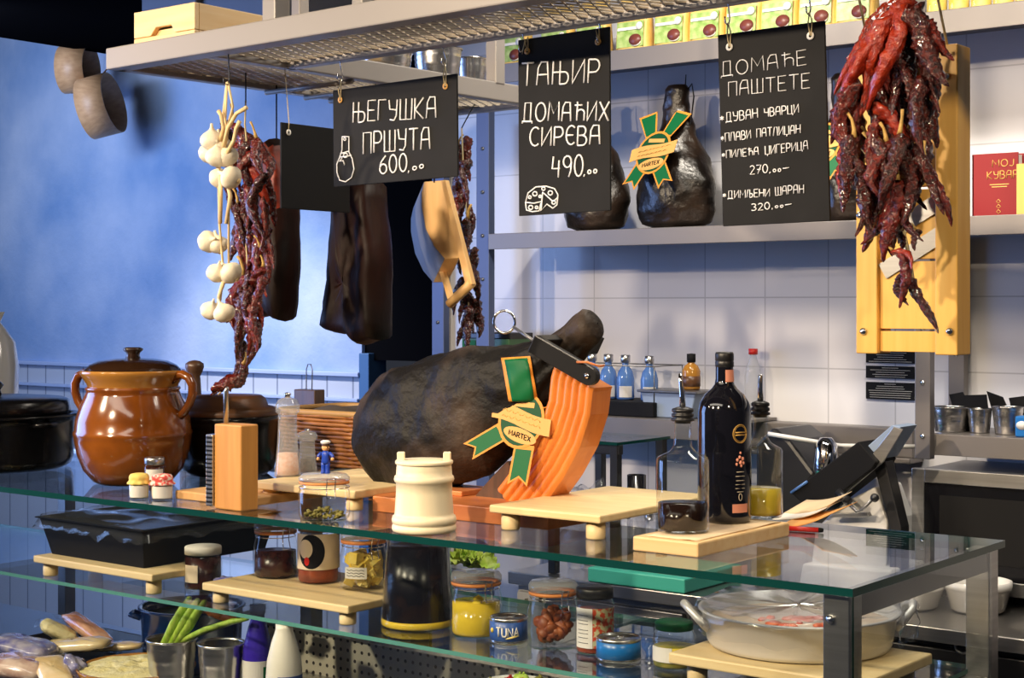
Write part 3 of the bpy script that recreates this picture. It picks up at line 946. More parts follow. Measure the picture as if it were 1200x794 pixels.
# ------------------------------------------------------------------ goods on the topmost shelf
YBAG = 3.925


def pouch(label, x, seed, first=None):
    rnd = random.Random(seed)
    w, h, d = 0.120, 0.175, 0.06
    t = thing('kraft_pouch', label, 'pouch', (x, YBAG + d / 2, 2.415), 'yellow kraft pouches on the topmost shelf')
    sec = []
    b = MB(); n = 16
    rows = [(0, 1.0, 1.0), (0.05, 1.02, 1.0), (0.3, 1.0, 0.95), (0.6, 0.98, 0.7), (0.85, 0.98, 0.3), (0.93, 0.98, 0.06), (1.0, 0.98, 0.05)]
    vs_ = []; fs = []
    for (q, a, e) in rows:
        for i in range(n):
            an = 2 * PI * i / n
            ca, sa = math.cos(an), math.sin(an)
            vs_.append((w / 2 * a * math.copysign(abs(ca) ** 0.45, ca), d / 2 * e * math.copysign(abs(sa) ** 0.6, sa), h * q))
    for k in range(len(rows) - 1):
        for i in range(n):
            j = (i + 1) % n
            fs.append((k * n + i, k * n + j, (k + 1) * n + j, (k + 1) * n + i))
    fs.append(tuple(range(n - 1, -1, -1))); fs.append(tuple((len(rows) - 1) * n + i for i in range(n)))
    b.add(vs_, fs, 0, True)
    obj('pouch_body', b, 'bagyellow', t, world=False)
    lb = MB()
    for k in range(2):
        lb.add([(-w * .40, -d * .515, h * .10), (w * .40, -d * .515, h * .10), (w * .40, -d * .44, h * .54), (-w * .40, -d * .44, h * .54)] if k == 0 else
               [(-w * .40, -d * .50, h * .10), (w * .40, -d * .50, h * .10), (w * .40, -d * .42, h * .54), (-w * .40, -d * .42, h * .54)], [(0, 1, 2, 3)])
    lb.add([], [])
    l = obj('printed_label', lb, 'baggreen', t, world=False)
    rx = Matrix.Rotation(PI / 2 - 0.11, 3, 'X')
    obj('printed_stripe', MB().box((-w * .04, -d * .493, h * .42), (w * .66, 0.001, h * .05), Matrix.Rotation(-0.14, 3, 'X')), 'labelwhite', l, world=False)
    obj('roundel', MB().lathe([(0, 0), (.012, 0), (.012, .0012), (0, .0012)], (w * .28, -d * .495, h * .45), 14, 0, rx), 'labelwhite', l, world=False)
    obj('bowl_picture', MB().lathe([(0, 0), (.022, 0), (.022, .0012), (0, .0012)], (w * .16, -d * .515, h * .22), 18, 0, rx, sy=0.8), 'bagbrown', l, world=False)
    obj('bowl_picture', MB().lathe([(0, 0), (.018, 0), (.018, .0016), (0, .0016)], (w * .18, -d * .522, h * .165), 18, 0, rx, sy=0.6), 'labelwhite', l, world=False)
    return t


bagpx = [(598, 'yellow kraft pouch with green label beside the rack post'),
         (648, None), (690, None), (738, 'yellow kraft pouch just past the edge of the cheese plate board'),
         (783, 'yellow kraft pouch centred above the gap between two chalkboards'),
         (825, 'yellow kraft pouch just before the pate chalkboard'),
         (868, 'yellow kraft pouch over the near corner of the pate chalkboard'),
         (910, 'yellow kraft pouch above the middle of the pate chalkboard'),
         (955, 'yellow kraft pouch above the far corner of the pate chalkboard'),
         (999, 'yellow kraft pouch partly covered by the hanging red peppers')]
for i, (px, lb) in enumerate(bagpx):
    if lb is None:
        lb = 'yellow kraft pouch mostly covered by the cheese plate board'
    pouch(lb, PY(px, 60, YBAG).x, i)

pj = [1098, 1124, 1150, 1176, 1202]
jl = ['yellow pickle jar on the topmost shelf beside the hanging peppers', 'second yellow pickle jar from the hanging peppers on the topmost shelf',
      'third yellow pickle jar from the hanging peppers on the topmost shelf', 'fourth yellow pickle jar from the hanging peppers on the topmost shelf',
      'last yellow pickle jar at the photo edge on the topmost shelf']
for px, lb in zip(pj, jl):
    c = PY(px, 14, 3.93); s = SC(c); c.z = 2.415
    t = thing('pickle_jar', lb, 'jar', c, 'pickle jars on the topmost shelf')
    r = 12.5 * s
    obj('preserve', MB().lathe([(0, .003), (r * .86, .003), (r * .94, .012), (r * .94, .08), (0, .08)], n=20), 'cheese', t, world=False)
    obj('glass_jar', MB().lathe([(0, 0), (r * .9, 0), (r, .012), (r, .09), (r * .8, .105), (r * .8, .115)], n=24), 'jarglass', t, world=False)
    obj('lid', MB().lathe([(r * .8, .103), (r * .88, .105), (r * .88, .125), (0, .127)], n=24), 'gold', t, world=False)


# ------------------------------------------------------------------ rosette used on every ham
def rosette(parent, fn, s, seed=0, banner_tilt=-0.25, tails=((-0.55, -0.75, 0.6), (0.05, -1.05, 0.0)), strap=True, letters=True):
    """green and gold paper rosette; fn maps (u, v, lift) in rosette units to a place"""
    ro = MB()

    def poly(mb, pts, z0, z1, mi=0):
        a = [fn(u, v, z0) for u, v in pts]; b = [fn(u, v, z1) for u, v in pts]
        n = len(pts)
        fs = [tuple(range(n - 1, -1, -1)), tuple(range(n, 2 * n))] + [(i, (i + 1) % n, n + (i + 1) % n, n + i) for i in range(n)]
        mb.add(a + b, fs, mi)

    def shrink(pts, k):
        cx = sum(p[0] for p in pts) / len(pts); cy = sum(p[1] for p in pts) / len(pts)
        return [(cx + (u - cx) * k, cy + (v - cy) * k) for u, v in pts]

    for (du, dv, ang) in tails:
        ca, sa = math.cos(ang), math.sin(ang)
        base = [(-.26, .55), (.26, .55), (.26, -.55), (0, -.34), (-.26, -.55)]
        pts = [(du + u * ca + v * sa, dv - u * sa + v * ca) for u, v in base]
        tb = MB(); poly(tb, pts, 0, .012)
        o = obj('ribbon_tail', tb, 'orangeborder', parent)
        tg = MB(); poly(tg, shrink(pts, .80), .012, .02)
        obj('green_inlay', tg, 'green', o)
    disc = MB(); poly(disc, [(.60 * math.cos(a), .78 * math.sin(a)) for a in [2 * PI * i / 28 for i in range(28)]], .02, .04)
    d = obj('rosette_disc', disc, 'orangeborder', parent)
    dg = MB(); poly(dg, [(.53 * math.cos(a), .70 * math.sin(a)) for a in [2 * PI * i / 28 for i in range(28)]], .04, .05)
    obj('green_inlay', dg, 'greendark', d)
    ov = MB(); poly(ov, [(.02 + .44 * math.cos(a), -.42 + .20 * math.sin(a) - .3 * banner_tilt * .0 + .44 * math.cos(a) * banner_tilt) for a in [2 * PI * i / 24 for i in range(24)]], .05, .058)
    obj('name_oval', ov, 'goldpaper', d)
    if letters:
        tx = MB(); write(tx, 'MARTEX', lambda u, v: fn(-.27 + u, -.48 + v + (-.27 + u) * banner_tilt, .06), .58, .13, .016 * s, wob=0)
        obj('lettering', tx, 'black', d)
    wv = MB(); poly(wv, [(-.28, .38), (.30, .34), (.30, .48), (-.28, .52)], .05, .058)
    obj('name_oval', wv, 'goldpaper', d)
    bn = MB(); top = []; bot = []
    for i in range(11):
        u = -.78 + 1.56 * i / 10
        y = .02 + u * banner_tilt + .10 * math.sin(i / 10 * PI * 2) * 0.4
        top.append((u, y + .26)); bot.append((u, y - .20))
    poly(bn, top + bot[::-1], .06, .085)
    b = obj('banner', bn, 'goldpaper', parent)
    r2 = random.Random(seed)
    ln = MB()
    for row in (.10, -.06):
        u = -.5
        while u < .5:
            w = r2.uniform(.08, .16)
            ln.tube([fn(u, .02 + u * banner_tilt + row, .088), fn(u + w * .5, .02 + u * banner_tilt + row + .05, .088), fn(u + w, .02 + (u + w) * banner_tilt + row, .088)], .012 * s, 5)
            u += w + .03
    obj('lettering', ln, 'gold', b)


# ------------------------------------------------------------------ smoked hams standing on the shelf
def wallham(label, px, py0, py1, r, seed, tone='ham2', ros=True, tilt=0.0):
    Y = 4.03
    c = PY(px, py1, Y); s = SC(c); c.z = 1.885
    h = (py1 - py0) * s
    R = r * s
    t = thing('smoked_ham', label, 'ham', c, 'smoked hams on the long wall shelf')
    pr = [(0, 0), (.45, .005), (.78, .04), (.95, .12), (1.0, .22), (.97, .33), (.84, .46), (.64, .57), (.46, .66), (.36, .74), (.33, .82), (.35, .90), (.33, .97), (.22, 1.0), (0, 1.0)]
    mb = MB(); vs_ = []; fs = []; n = 40
    fine = []
    for k in range(len(pr) - 1):
        for j in range(4):
            q = j / 4; fine.append((pr[k][0] + (pr[k + 1][0] - pr[k][0]) * q, pr[k][1] + (pr[k + 1][1] - pr[k][1]) * q))
    fine.append(pr[-1])
    for (a, z) in fine:
        for i in range(n):
            an = 2 * PI * i / n
            p = Vector((max(a, .001) * R * math.cos(an), max(a, .001) * R * .62 * math.sin(an), z * h))
            q = noise.noise(p * 14 + Vector((seed * 5.1, 0, 0))) * .016 + noise.noise(p * 40 + Vector((seed, 3, 0))) * .005
            p += Vector((math.cos(an), math.sin(an) * .7, 0)) * q * min(1, a * 2)
            p.x += tilt * z * h
            p.z = max(0, p.z)
            vs_.append(p)
    for k in range(len(fine) - 1):
        for i in range(n):
            j = (i + 1) % n
            fs.append((k * n + i, k * n + j, (k + 1) * n + j, (k + 1) * n + i))
    mb.add(vs_, fs, 0, True)
    obj('ham_body', mb, tone, t, world=False)
    # hanging cord and hook
    top = Vector((tilt * h + R * .2, 0, h * .93))
    obj('cord', MB().tube([top, top + Vector((.03, -.005, .03)), top + Vector((R * .25, 0, -.02 * h)), top + Vector((R * .35, -R * .3, -.22 * h))], .0022, 6), 'black', t, world=False)
    obj('cord', MB().tube([top + Vector((0, 0, 0)), top + Vector((.004, 0, .03)), Vector((top.x + .006, 0, 2.35 - 1.885))], .0016, 6), 'black', t, world=False)
    if ros:
        u = 33 * s
        cc = Vector((c.x - 8 * s * 1.0 + tilt * h * .5, c.y - R * .62 - .004, c.z + .52 * h))
        fn = lambda a, b, l: cc + Vector((a * u * 1.15, -.012 + (-.035) * (0 if b > 0 else b * 1.1) * -1 * .8 - l * .06 + max(b, 0) * .05, b * u))
        rosette(t, fn, u * 1.0, seed, 0.18, ((-0.42, -0.72, 0.45), (0.42, -0.72, -0.5)))
        for (sg, an) in ((-1, .5), (1, -.75)):
            st = MB()
            pts = [(sg * .05, .55), (sg * .45, .55), (sg * .95, 1.35), (sg * .35, 1.55)]
            st.prism([fn(a, b, 0) for a, b in pts], (0, .0015, 0))
            so = obj('ribbon_strap', st, 'orangeborder', t)
            cxx = sum(p[0] for p in pts) / 4; cyy = sum(p[1] for p in pts) / 4
            sg_ = MB().prism([fn(cxx + (a - cxx) * .8, cyy + (b - cyy) * .85, .02) for a, b in pts], (0, .001, 0))
            obj('green_inlay', sg_, 'green', so)
    return t


wallham('dark smoked ham on the shelf half covered by the cheese plate board', 698, 118, 278, 46, 1, ros=True, tilt=-.02)
wallham('dark smoked ham with whole green rosette between two chalkboards', 793, 105, 274, 52, 2)
wallham('dark smoked ham on the shelf covered by the pate chalkboard', 903, 105, 268, 40, 3, ros=False)
wallham('dark smoked ham on the shelf between pate chalkboard and hanging peppers', 986, 90, 266, 39, 4)

# the red cook book
a = PY(1140, 258, 3.96); b = PY(1194, 178, 3.96)
t = thing('cook_book', 'red hardback cook book with gold title standing on the ham shelf', 'book', ((a.x + b.x) / 2, 3.98, 1.885))
hb = b.z - 1.885
obj('cover', MB().lo_hi((a.x, 3.955, 1.885), (b.x, 3.960, 1.885 + hb)).lo_hi((a.x, 3.995, 1.885), (b.x, 4.0, 1.885 + hb)).lo_hi((a.x, 3.955, 1.885), (a.x + .005, 4.0, 1.885 + hb)), 'bookred', t, .001)
obj('pages', MB().lo_hi((a.x + .006, 3.961, 1.89), (b.x - .004, 3.994, 1.88 + hb)), 'paperwhite', t)
tx = MB()
for (txt, x0, x1, y0, hh) in (('МОЈ', 1163, 1188, 195.5, 8), ('КУВАР', 1157, 1193, 210, 9)):
    p = PY(x0, y0, 3.9545); q = PY(x1, y0, 3.9545)
    write(tx, txt, lambda u, v, p=p: Vector((p.x + u, 3.9545, p.z + v)), q.x - p.x, hh * SC(p), .0013, wob=0)
obj('lettering', tx, 'gold', t)
tx = MB()
p = PY(1160, 216, 3.9545)
tx.lo_hi((p.x, 3.954, p.z - .002), (p.x + .05, 3.9548, p.z)).lo_hi((p.x + .005, 3.954, p.z - .008), (p.x + .045, 3.9548, p.z - .006))
for yy in (238, 244, 250):
    p = PY(1170, yy, 3.9545); tx.tube([p, p + Vector((.006, 0, .005)), p + Vector((0, 0, .01)), p + Vector((-.005, 0, .005)), p], .001, 5)
obj('gold_print', tx, 'gold', t)
p = PY(1191, 192, 3.951); q = PY(1196, 258, 3.951)
tag(obj('book', MB().lo_hi((p.x, 3.95, 1.885), (p.x + .16, 3.985, p.z)), 'gold', None, .002), 'gold and dark book partly in front of the red cook book', 'book')

# ================================================================== GLASS DISPLAY COUNTER
def slab(name, label, x0, y0, x1, y1, z0, z1, parent=None, edge='tealedge', m='glasstop'):
    mb = MB()
    mb.lo_hi((x0, y0, z0), (x1, y1, z1))
    # the narrow edge faces show the green depth of the glass
    for k, f in enumerate(mb.f):
        zs = [mb.v[i].z for i in f]
        mb.mi[k] = 0 if max(zs) - min(zs) < 1e-6 else 1
    return obj(name, mb, [m, edge], parent)


case = thing('display_counter', 'glass topped refrigerated display counter with steel frame', 'counter', (-2.5, 2.35, 0))
slab('glass_top', None, XL, YF, XR, YB, ZG - 0.012, ZG, case)
slab('glass_shelf', None, XL, 2.16, XR - 0.05, YB - 0.01, ZM - 0.008, ZM, case, 'tealedge2')
fp = MB().lo_hi((XL, YF + 0.004, ZD - 0.04), (XR - 0.003, YF + 0.010, ZG - 0.013))
for k, f in enumerate(fp.f):
    ys = [fp.v[i].y for i in f]
    fp.mi[k] = 0 if max(ys) - min(ys) < 1e-6 else 1
obj('front_pane', fp, ['glass', 'tealedge'], case)
sp = MB().lo_hi((XR - 0.010, YF + 0.012, ZD - 0.04), (XR - 0.004, YB - 0.05, ZG - 0.014))
obj('side_pane', sp, 'glass', case)
W = 0.042
for (x, y) in ((XR - W - 0.012, YF + 0.014), (XR - W - 0.012, YB - W), (-3.06, YB - W), (-4.9, YB - W)):
    obj('frame_post', MB().lo_hi((x, y, 0.1), (x + W, y + W, ZG - 0.013)), 'steel', case, 0.002)
obj('frame_rail', MB().lo_hi((XR - 0.045, YF + 0.056, ZG - 0.05), (XR - 0.014, YB - W, ZG - 0.013)), 'darksteel', case, 0.002)
obj('frame_rail', MB().lo_hi((XR - 0.05, YF + 0.056, ZM - 0.03), (XR - 0.014, YB - W, ZM - 0.009)), 'darksteel', case, 0.002)
obj('deck', MB().lo_hi((XL, YF + 0.014, ZD - 0.03), (XR, YB, ZD)), 'steel', case)
obj('base_cabinet', MB().lo_hi((XL, YF + 0.0, 0.08), (XR, YB, ZD - 0.031)), 'counterdark', case, 0.004)
obj('plinth', MB().lo_hi((XL, YF + 0.05, 0.0), (XR, YB - 0.05, 0.08)), 'black', case)
xp0 = PY(300, 760, YB - 0.06).x
obj('perforated_panel', MB().lo_hi((xp0, YB - 0.062, ZD), (XR - 0.06, YB - 0.056, 0.895)), 'perf', case)
obj('panel_edge', MB().lo_hi((xp0, YB - 0.07, 0.895), (XR - 0.06, YB - 0.045, 0.905)), 'steel', case, 0.002)
for (x, y) in ((XR - W * .5 - 0.012, YF + 0.013),):
    obj('bolt', MB().lathe([(0, 0), (.007, 0), (.006, .004), (0, .005)], (x - .008, y, ZG - 0.05), 14, 0, Matrix.Rotation(PI / 2, 3, 'X')), 'chrome', case)

# low sideboard behind the far end of the counter
t = thing('sideboard', 'grey topped sideboard behind the counter under the wicker basket', 'sideboard', (-3.5, 3.0, 0))
obj('top', MB().lo_hi((-4.3, 2.72, 1.215), (-2.75, 3.15, 1.25)), 'steel', t, .004)
for (x, y) in ((-4.25, 2.77), (-2.80, 2.77), (-4.25, 3.10), (-2.80, 3.10)):
    obj('leg', MB().lo_hi((x - .02, y - .02, 0), (x + .02, y + .02, 1.215)), 'darksteel', t, .002)
obj('bottom_shelf', MB().lo_hi((-4.24, 2.76, .30), (-2.81, 3.11, .32)), 'steel', t, .003)

# ================================================================== CHALK PRICE BOARDS
def hook(parent, p, top, m='chrome'):
    """S hook from a point of the rack"""
    p, top = Vector(p), Vector(top)
    mid = (p + top) / 2
    pts = [top + Vector((0, .014, -.012)), top + Vector((0, .012, .002)), top + Vector((0, 0, .008)), top + Vector((0, -.010, 0)), mid + Vector((0, -.002, .004)),
           p + Vector((0, .006, .004)), p + Vector((0, .002, -.008)), p + Vector((0, -.008, -.004)), p + Vector((0, -.010, .006))]
    return obj('hook', MB().tube(pts, .0014, 6), m, parent)


def board(label, name, tl, tr, bl, Y, lines, holes, drawing=None, rad=.0017, eye='goldpaper'):
    a, b, c = PY(*tl, Y), PY(*tr, Y), PY(*bl, Y)
    t = thing(name, label, 'price board', (a.x, Y, c.z), 'hanging chalk price boards')
    d = (c - a)
    obj('panel', MB().prism([a, b, b + d, c], (0, .005, 0)), 'chalkboard', t, .001)
    yf = Y - .0012
    for i, (txt, p0_, p1_, hpx, sd) in enumerate(lines):
        p, q = PY(*p0_, yf), PY(*p1_, yf)
        e = (q - p); w = e.length; ux = e.normalized(); uz = Vector((-ux.z, 0, ux.x))
        mb = MB()
        h = hpx * SC((p + q) / 2)
        write(mb, txt, lambda u, v: p + ux * u + uz * v, w, h, rad if hpx > 18 else rad * .85, sd + i)
        obj('lettering', mb, 'chalk', t)
    for (hx, hy, tx_, ty_) in holes:
        p = PY(hx, hy, yf)
        obj('eyelet', MB().lathe([(.0028, 0), (.0062, 0), (.0066, .0012), (.0028, .0014)], p, 16, 0, Matrix.Rotation(PI / 2, 3, 'X')), eye, t)
        q = PY(tx_, ty_, Y)
        q.z = min(q.z, ZR - .006)
        cd = obj('cord', MB().tube([p + Vector((0, -.001, 0)), p + Vector((-.003, -.003, .02)), q + Vector((0, 0, -.03)), q + Vector((0, 0, -.025))], .0012, 5).tube([p + Vector((.002, -.001, 0)), p + Vector((.003, -.002, .025)), q + Vector((0, 0, -.025))], .0012, 5), 'twine', t)
        hook(cd, q + Vector((0, 0, -.022)), (q.x, rback(q.x), ZR + .022))
    if drawing:
        mb = MB()
        for st, cl in drawing:
            pts = [PY(u, v, yf) for u, v in st]
            if cl: pts.append(pts[0])
            mb.tube(pts, rad * .8, 6)
        obj('chalk_drawing', mb, 'chalk', t)
    return t


def circ(cx, cy, r, n=10, k=1.0):
    return [(cx + r * math.cos(2 * PI * i / n), cy + r * k * math.sin(2 * PI * i / n)) for i in range(n)]


ham_draw = [([(401, 160), (409, 160), (409, 178), (413, 186), (415, 198), (412, 208), (405, 213), (398, 211), (395, 202), (395, 192), (399, 182), (401, 175)], True),
            ([(399, 180), (409, 177)], False), ([(399, 184), (412, 182)], False), (circ(405, 182, 2.5), True), (circ(404, 163, 1.5), True),
            ([(401, 185), (398, 189), (402, 188), (404, 193)], False)]
board('landscape chalkboard priced 600 with a small ham drawing', 'chalk_price_board', (390, 106), (535, 86), (391, 219), rback(PY(460, 100, 2.31).x) + .003,
      [('ЊЕГУШКА', (414, 143), (511, 138), 24, 1), ('ПРШУТА', (426, 180), (504, 174), 25, 12), ('600', (445, 204), (477, 201), 21, 3), (',оо'.replace('о', 'o'), (478, 201), (497, 197), 13, 4)],
      ((399, 117, 399, 78), (522, 101, 521, 52)), ham_draw)
cheese_draw = [([(616, 237), (619, 226), (628, 219), (640, 218), (650, 221), (654, 228), (653, 240), (648, 244)], False),
               ([(616, 237), (617, 246), (624, 248), (632, 247), (634, 238)], False), ([(616, 237), (626, 238), (635, 236), (636, 225), (648, 236), (653, 232)], False),
               ([(636, 225), (634, 247), (641, 239), (648, 244)], False), (circ(622, 243, 2.5), True), (circ(627, 227, 2.6), True), (circ(637, 221, 2), True), (circ(645, 226, 2.6), True), (circ(649, 237, 2.2), True),
               (circ(621, 231, 1.6), True), (circ(629, 243, 1.6), True), (circ(633, 230, 1.4), True)]
board('tall chalkboard for a cheese plate with a drawn cheese wheel', 'chalk_price_board', (607, 47), (714, 31), (608, 253), rback(PY(660, 40, 2.27).x) - .004,
      [('ТАЊИР', (611, 101), (702, 97), 27, 5), ('ДОМАЋИХ', (612, 142), (713, 141), 22, 6), ('СИРєВА', (621, 171), (703, 169), 22, 7), ('490', (647, 208), (683, 207), 25, 8), (',oo', (684, 205), (700, 203), 13, 9)],
      ((618, 60, 612, 20), (701, 49, 703, 4)), cheese_draw)
board('tall chalkboard listing several pates with prices 270 and 320', 'chalk_price_board', (841, 41), (966, 24), (847, 265), rback(PY(900, 40, 2.24).x) - .004,
      [('ДОМАЋЕ', (845, 90), (945, 75), 17, 15), ('ПАШТЕТЕ', (854, 113), (949, 103), 17, 16),
       ('*ДУВАН', (844, 144), (888, 138), 11, 17), ('ЧВАРЦИ', (896, 137), (936, 132), 10, 18),
       ('*ПЛАВИ', (845, 167), (880, 162), 10, 19), ('ПАТЛИЏАН', (887, 161), (938, 156), 10, 20),
       ('*ПИЛЕЋА', (846, 186), (889, 181), 9, 21), ('ЏИГЕРИЦА', (897, 181), (947, 175), 10, 22),
       ('270,oo-', (879, 204), (925, 200), 10, 23), ('*ДИМЉЕНИ', (847, 233), (902, 230), 9, 24), ('ШАРАН', (909, 229), (942, 226), 10, 25), ('320,oo-', (881, 247), (928, 242), 8, 26)],
      ((855, 55, 853, 2), (950, 42, 948, -16)), None, .0011, 'paperwhite')
# a board seen from behind, hung along the side tray
Xb = RX1 + .01
a, b, c = PX(330, 143, Xb), PX(410, 153, Xb), PX(332, 244, Xb)
t = thing('chalk_price_board', 'plain black board hung sideways beyond the reddish bacon', 'price board', (Xb, a.y, c.z), 'hanging chalk price boards')
obj('panel', MB().prism([a, b, (Xb, b.y, c.z), (Xb, a.y, c.z)], (-.005, 0, 0)), 'black', t, .001)
p = PX(338, 155, Xb + .001)
obj('eyelet', MB().lathe([(.0028, 0), (.0062, 0), (.0066, .0012), (.0028, .0014)], p, 16, 0, Matrix.Rotation(PI / 2, 3, 'Y')), 'paperwhite', t)
obj('cord', MB().tube([p, p + Vector((.002, 0, .02)), Vector((RX1, p.y, ZR + .002))], .0010, 5), 'twine', t)


# ================================================================== DRIED PEPPERS
def chili_mesh(name, L, r, bend, seed, m, twist=0.3):
    rnd = random.Random(seed)
    n, k = 16, 34
    vs_ = []; fs = []
    for j in range(k + 1):
        q = j / k
        cx = bend * L * math.sin(q * PI * .9) * .5 + .05 * L * math.sin(q * 5 + seed)
        cy = .06 * L * math.sin(q * 4 + seed * 1.3)
        c = Vector((cx, cy, -q * L))
        prof = (min(1, q * 8 + .25)) * (1 - q ** 2.2 * .88)
        if q > .985: prof *= .3
        for i in range(n):
            an = 2 * PI * i / n
            u = Vector((math.cos(an), math.sin(an), 0))
            w = 1 + .55 * noise.noise(Vector((u.x * 1.5, u.y * 1.5, q * 6 + seed * 2.3))) + .55 * noise.noise(Vector((u.x * 3.2, u.y * 3.2, q * 16 + seed)))
            fl = 1.0 if abs(u.x) > abs(u.y) else .8
            vs_.append(c + u * r * prof * w * fl)
    for j in range(k):
        for i in range(n):
            p = (i + 1) % n
            fs.append((j * n + i, j * n + p, (j + 1) * n + p, (j + 1) * n + i))
    fs.append(tuple(range(n))); fs.append(tuple(k * n + i for i in range(n - 1, -1, -1)))
    mb = MB(); mb.add(vs_, fs, 0, True)
    return mb.mesh(name, [M[m]])


CHM = {}
for key in ('chili', 'chilired', 'chilidark'):
    CHM[key] = [chili_mesh('chili', 1.0, .105 + .02 * (i % 3), (-.35, .1, .4, -.1, .25)[i], i * 3 + len(key), key) for i in range(5)]
STM = MB().tube([(0, 0, -.03), (.01, 0, .08), (.05, .01, .2), (.12, .02, .28)], [.045, .03, .022, .026], 8).mesh('stem', [M['stem']])


def hang_chili(root, p, d, L, key, seed, width=1.0, stem=True):
    """one pepper of a string: from p pointing along d, length L"""
    rnd = random.Random(seed)
    o = bpy.data.objects.new('chili', rnd.choice(CHM[key]))
    COL.objects.link(o); o.parent = root
    o.location = Vector(p) - root.location
    q = Vector(d).normalized().to_track_quat('-Z', 'Y')
    o.rotation_mode = 'QUATERNION'
    o.rotation_quaternion = q @ Matrix.Rotation(rnd.uniform(0, 2 * PI), 3, 'Z').to_quaternion()
    o.scale = (L * width, L * width, L)
    if stem:
        s = bpy.data.objects.new('stem', STM)
        COL.objects.link(s); s.parent = o
    return o


def cord_thing(name, label, cat, spine, hooktop, rad=.0025, group=None):
    t = thing(name, label, cat, spine[0], group)
    obj('twine', MB().tube(spine, rad, 6), 'twine', t)
    if hooktop is not None:
        hook(t, spine[0], hooktop, 'blackplastic')
    return t


rnd = random.Random(11)
# the big bunch by the wooden slicer
Yb1 = 2.16
spine = [PY(1052, -20, Yb1), PY(1052, 60, Yb1), PY(1050, 140, Yb1), PY(1048, 220, Yb1), PY(1063, 290, Yb1), PY(1072, 340, Yb1)]
t = cord_thing('dried_pepper_string', 'big string of glossy red dried peppers before the golden wooden slicer', 'dried peppers', spine, (spine[0].x, rback(spine[0].x) - .05, ZR + .02), .003, 'strings of dried peppers')
s1 = SC(spine[2])
top_list = [((1050, -6), (-.48, -1), 150, 'chilired', .95), ((1056, -8), (-.26, -1), 140, 'chilired', .9), ((1044, -4), (-.60, -1), 130, 'chilired', .75), ((1056, -6), (-.02, -1), 130, 'chilired', .85), ((1050, 20), (-.36, -1), 120, 'chilired', .8),
            ((1062, 0), (.12, -1), 120, 'chilidark', 1.1), ((1066, 10), (.55, -.8), 110, 'chilidark', 1.0), ((1078, 28), (.62, -.7), 60, 'chili', 1.1),
            ((1072, 22), (.30, -.9), 120, 'chilidark', .9)]
sd = 0
for (pt, d, L, key, w) in top_list:
    sd += 1
    p = PY(pt[0], pt[1], Yb1 - .01 - .01 * (sd % 3))
    hang_chili(t, p, (d[0], -.05 * (sd % 2), d[1]), L * s1, key, sd, w, pt[1] > 20)
layers = [(1000, 1085, 60, 12), (985, 1082, 100, 13), (988, 1075, 145, 13), (995, 1078, 182, 9), (1015, 1072, 205, 4)]
for (x0, x1, y, n) in layers:
    for i in range(n):
        sd += 1
        x = x0 + (x1 - x0) * (i + .5) / n + rnd.uniform(-4, 4)
        yy = y + rnd.uniform(-18, 18)
        p = PY(x, yy, Yb1 + rnd.uniform(-.045, .035))
        out = (x - 1040) / 60
        key = rnd.choices(('chili', 'chilired', 'chilidark'), (5, 3 if out < 0.1 else 1, 4))[0]
        hang_chili(t, p, (rnd.uniform(-.25, .25) + .10 * out, rnd.uniform(-.2, .1), -1), rnd.uniform(58, 100) * s1, key, sd, rnd.uniform(.85, 1.2), rnd.random() < .35)
for (pt, d, L, key, w) in [((1050, 165), (-.9, -.25), 40, 'chilired', 1.7), ((1085, 190), (.36, -1), 82, 'chili', .9), ((1075, 180), (.5, -.9), 80, 'chilidark', .85), ((1028, 168), (.9, -.35), 72, 'chilidark', 1.0),
                          ((1055, 222), (-.62, -.8), 80, 'chili', .85), ((1062, 238), (.5, -1), 50, 'chilidark', .9),
                          ((1052, 268), (.1, -1), 28, 'chilidark', 1.9), ((1072, 268), (0, -1), 26, 'chilidark', 1.9), ((1052, 294), (.05, -1), 66, 'chili', 1.2), ((1060, 318), (.15, -1), 40, 'chilidark', 1.5),
                          ((1065, 322), (.46, -1), 76, 'chilidark', .72), ((1045, 292), (.5, -.5), 36, 'chilired', 1.3)]:
    sd += 1
    p = PY(pt[0], pt[1], Yb1 - .03 + .012 * (sd % 3))
    hang_chili(t, p, (d[0], -.05, d[1]), L * s1, key, sd, w, sd % 2 == 0)

# the string beside the garlic
Yb2 = 2.33
sp2 = [PY(288, 118, Yb2), PY(287, 145, Yb2), PY(292, 200, Yb2), PY(287, 260, Yb2), PY(291, 330, Yb2), PY(294, 385, Yb2), PY(288, 420, Yb2), PY(272, 446, Yb2), PY(256, 462, Yb2)]
t = cord_thing('dried_pepper_string', 'long thin string of dark dried peppers beside the garlic', 'dried peppers', sp2, None, .002, 'strings of dried peppers')
obj('cord', MB().tube([sp2[0], Vector((sp2[0].x, Yb2, ZR + .013))], .0016, 5), 'black', t)
s2 = SC(sp2[2])
for i in range(46):
    sd += 1
    q = i / 45
    y = 140 + q * 215
    cx = 283 + 14 * math.sin(q * 3.0) * .8 + q * 4
    hw = 14 + 14 * math.sin(min(1, q * 1.5) * PI * .8) * (1 - .5 * q)
    x = cx + rnd.uniform(-hw, hw) * .8
    p = PY(x, y, Yb2 + rnd.uniform(-.035, .035))
    key = rnd.choices(('chili', 'chilired', 'chilidark'), (5, .9, 4))[0]
    hang_chili(t, p, (rnd.uniform(-.2, .3), rnd.uniform(-.2, .15), -1), rnd.uniform(42, 75) * s2, key, sd, rnd.uniform(.85, 1.15), rnd.random() < .25)
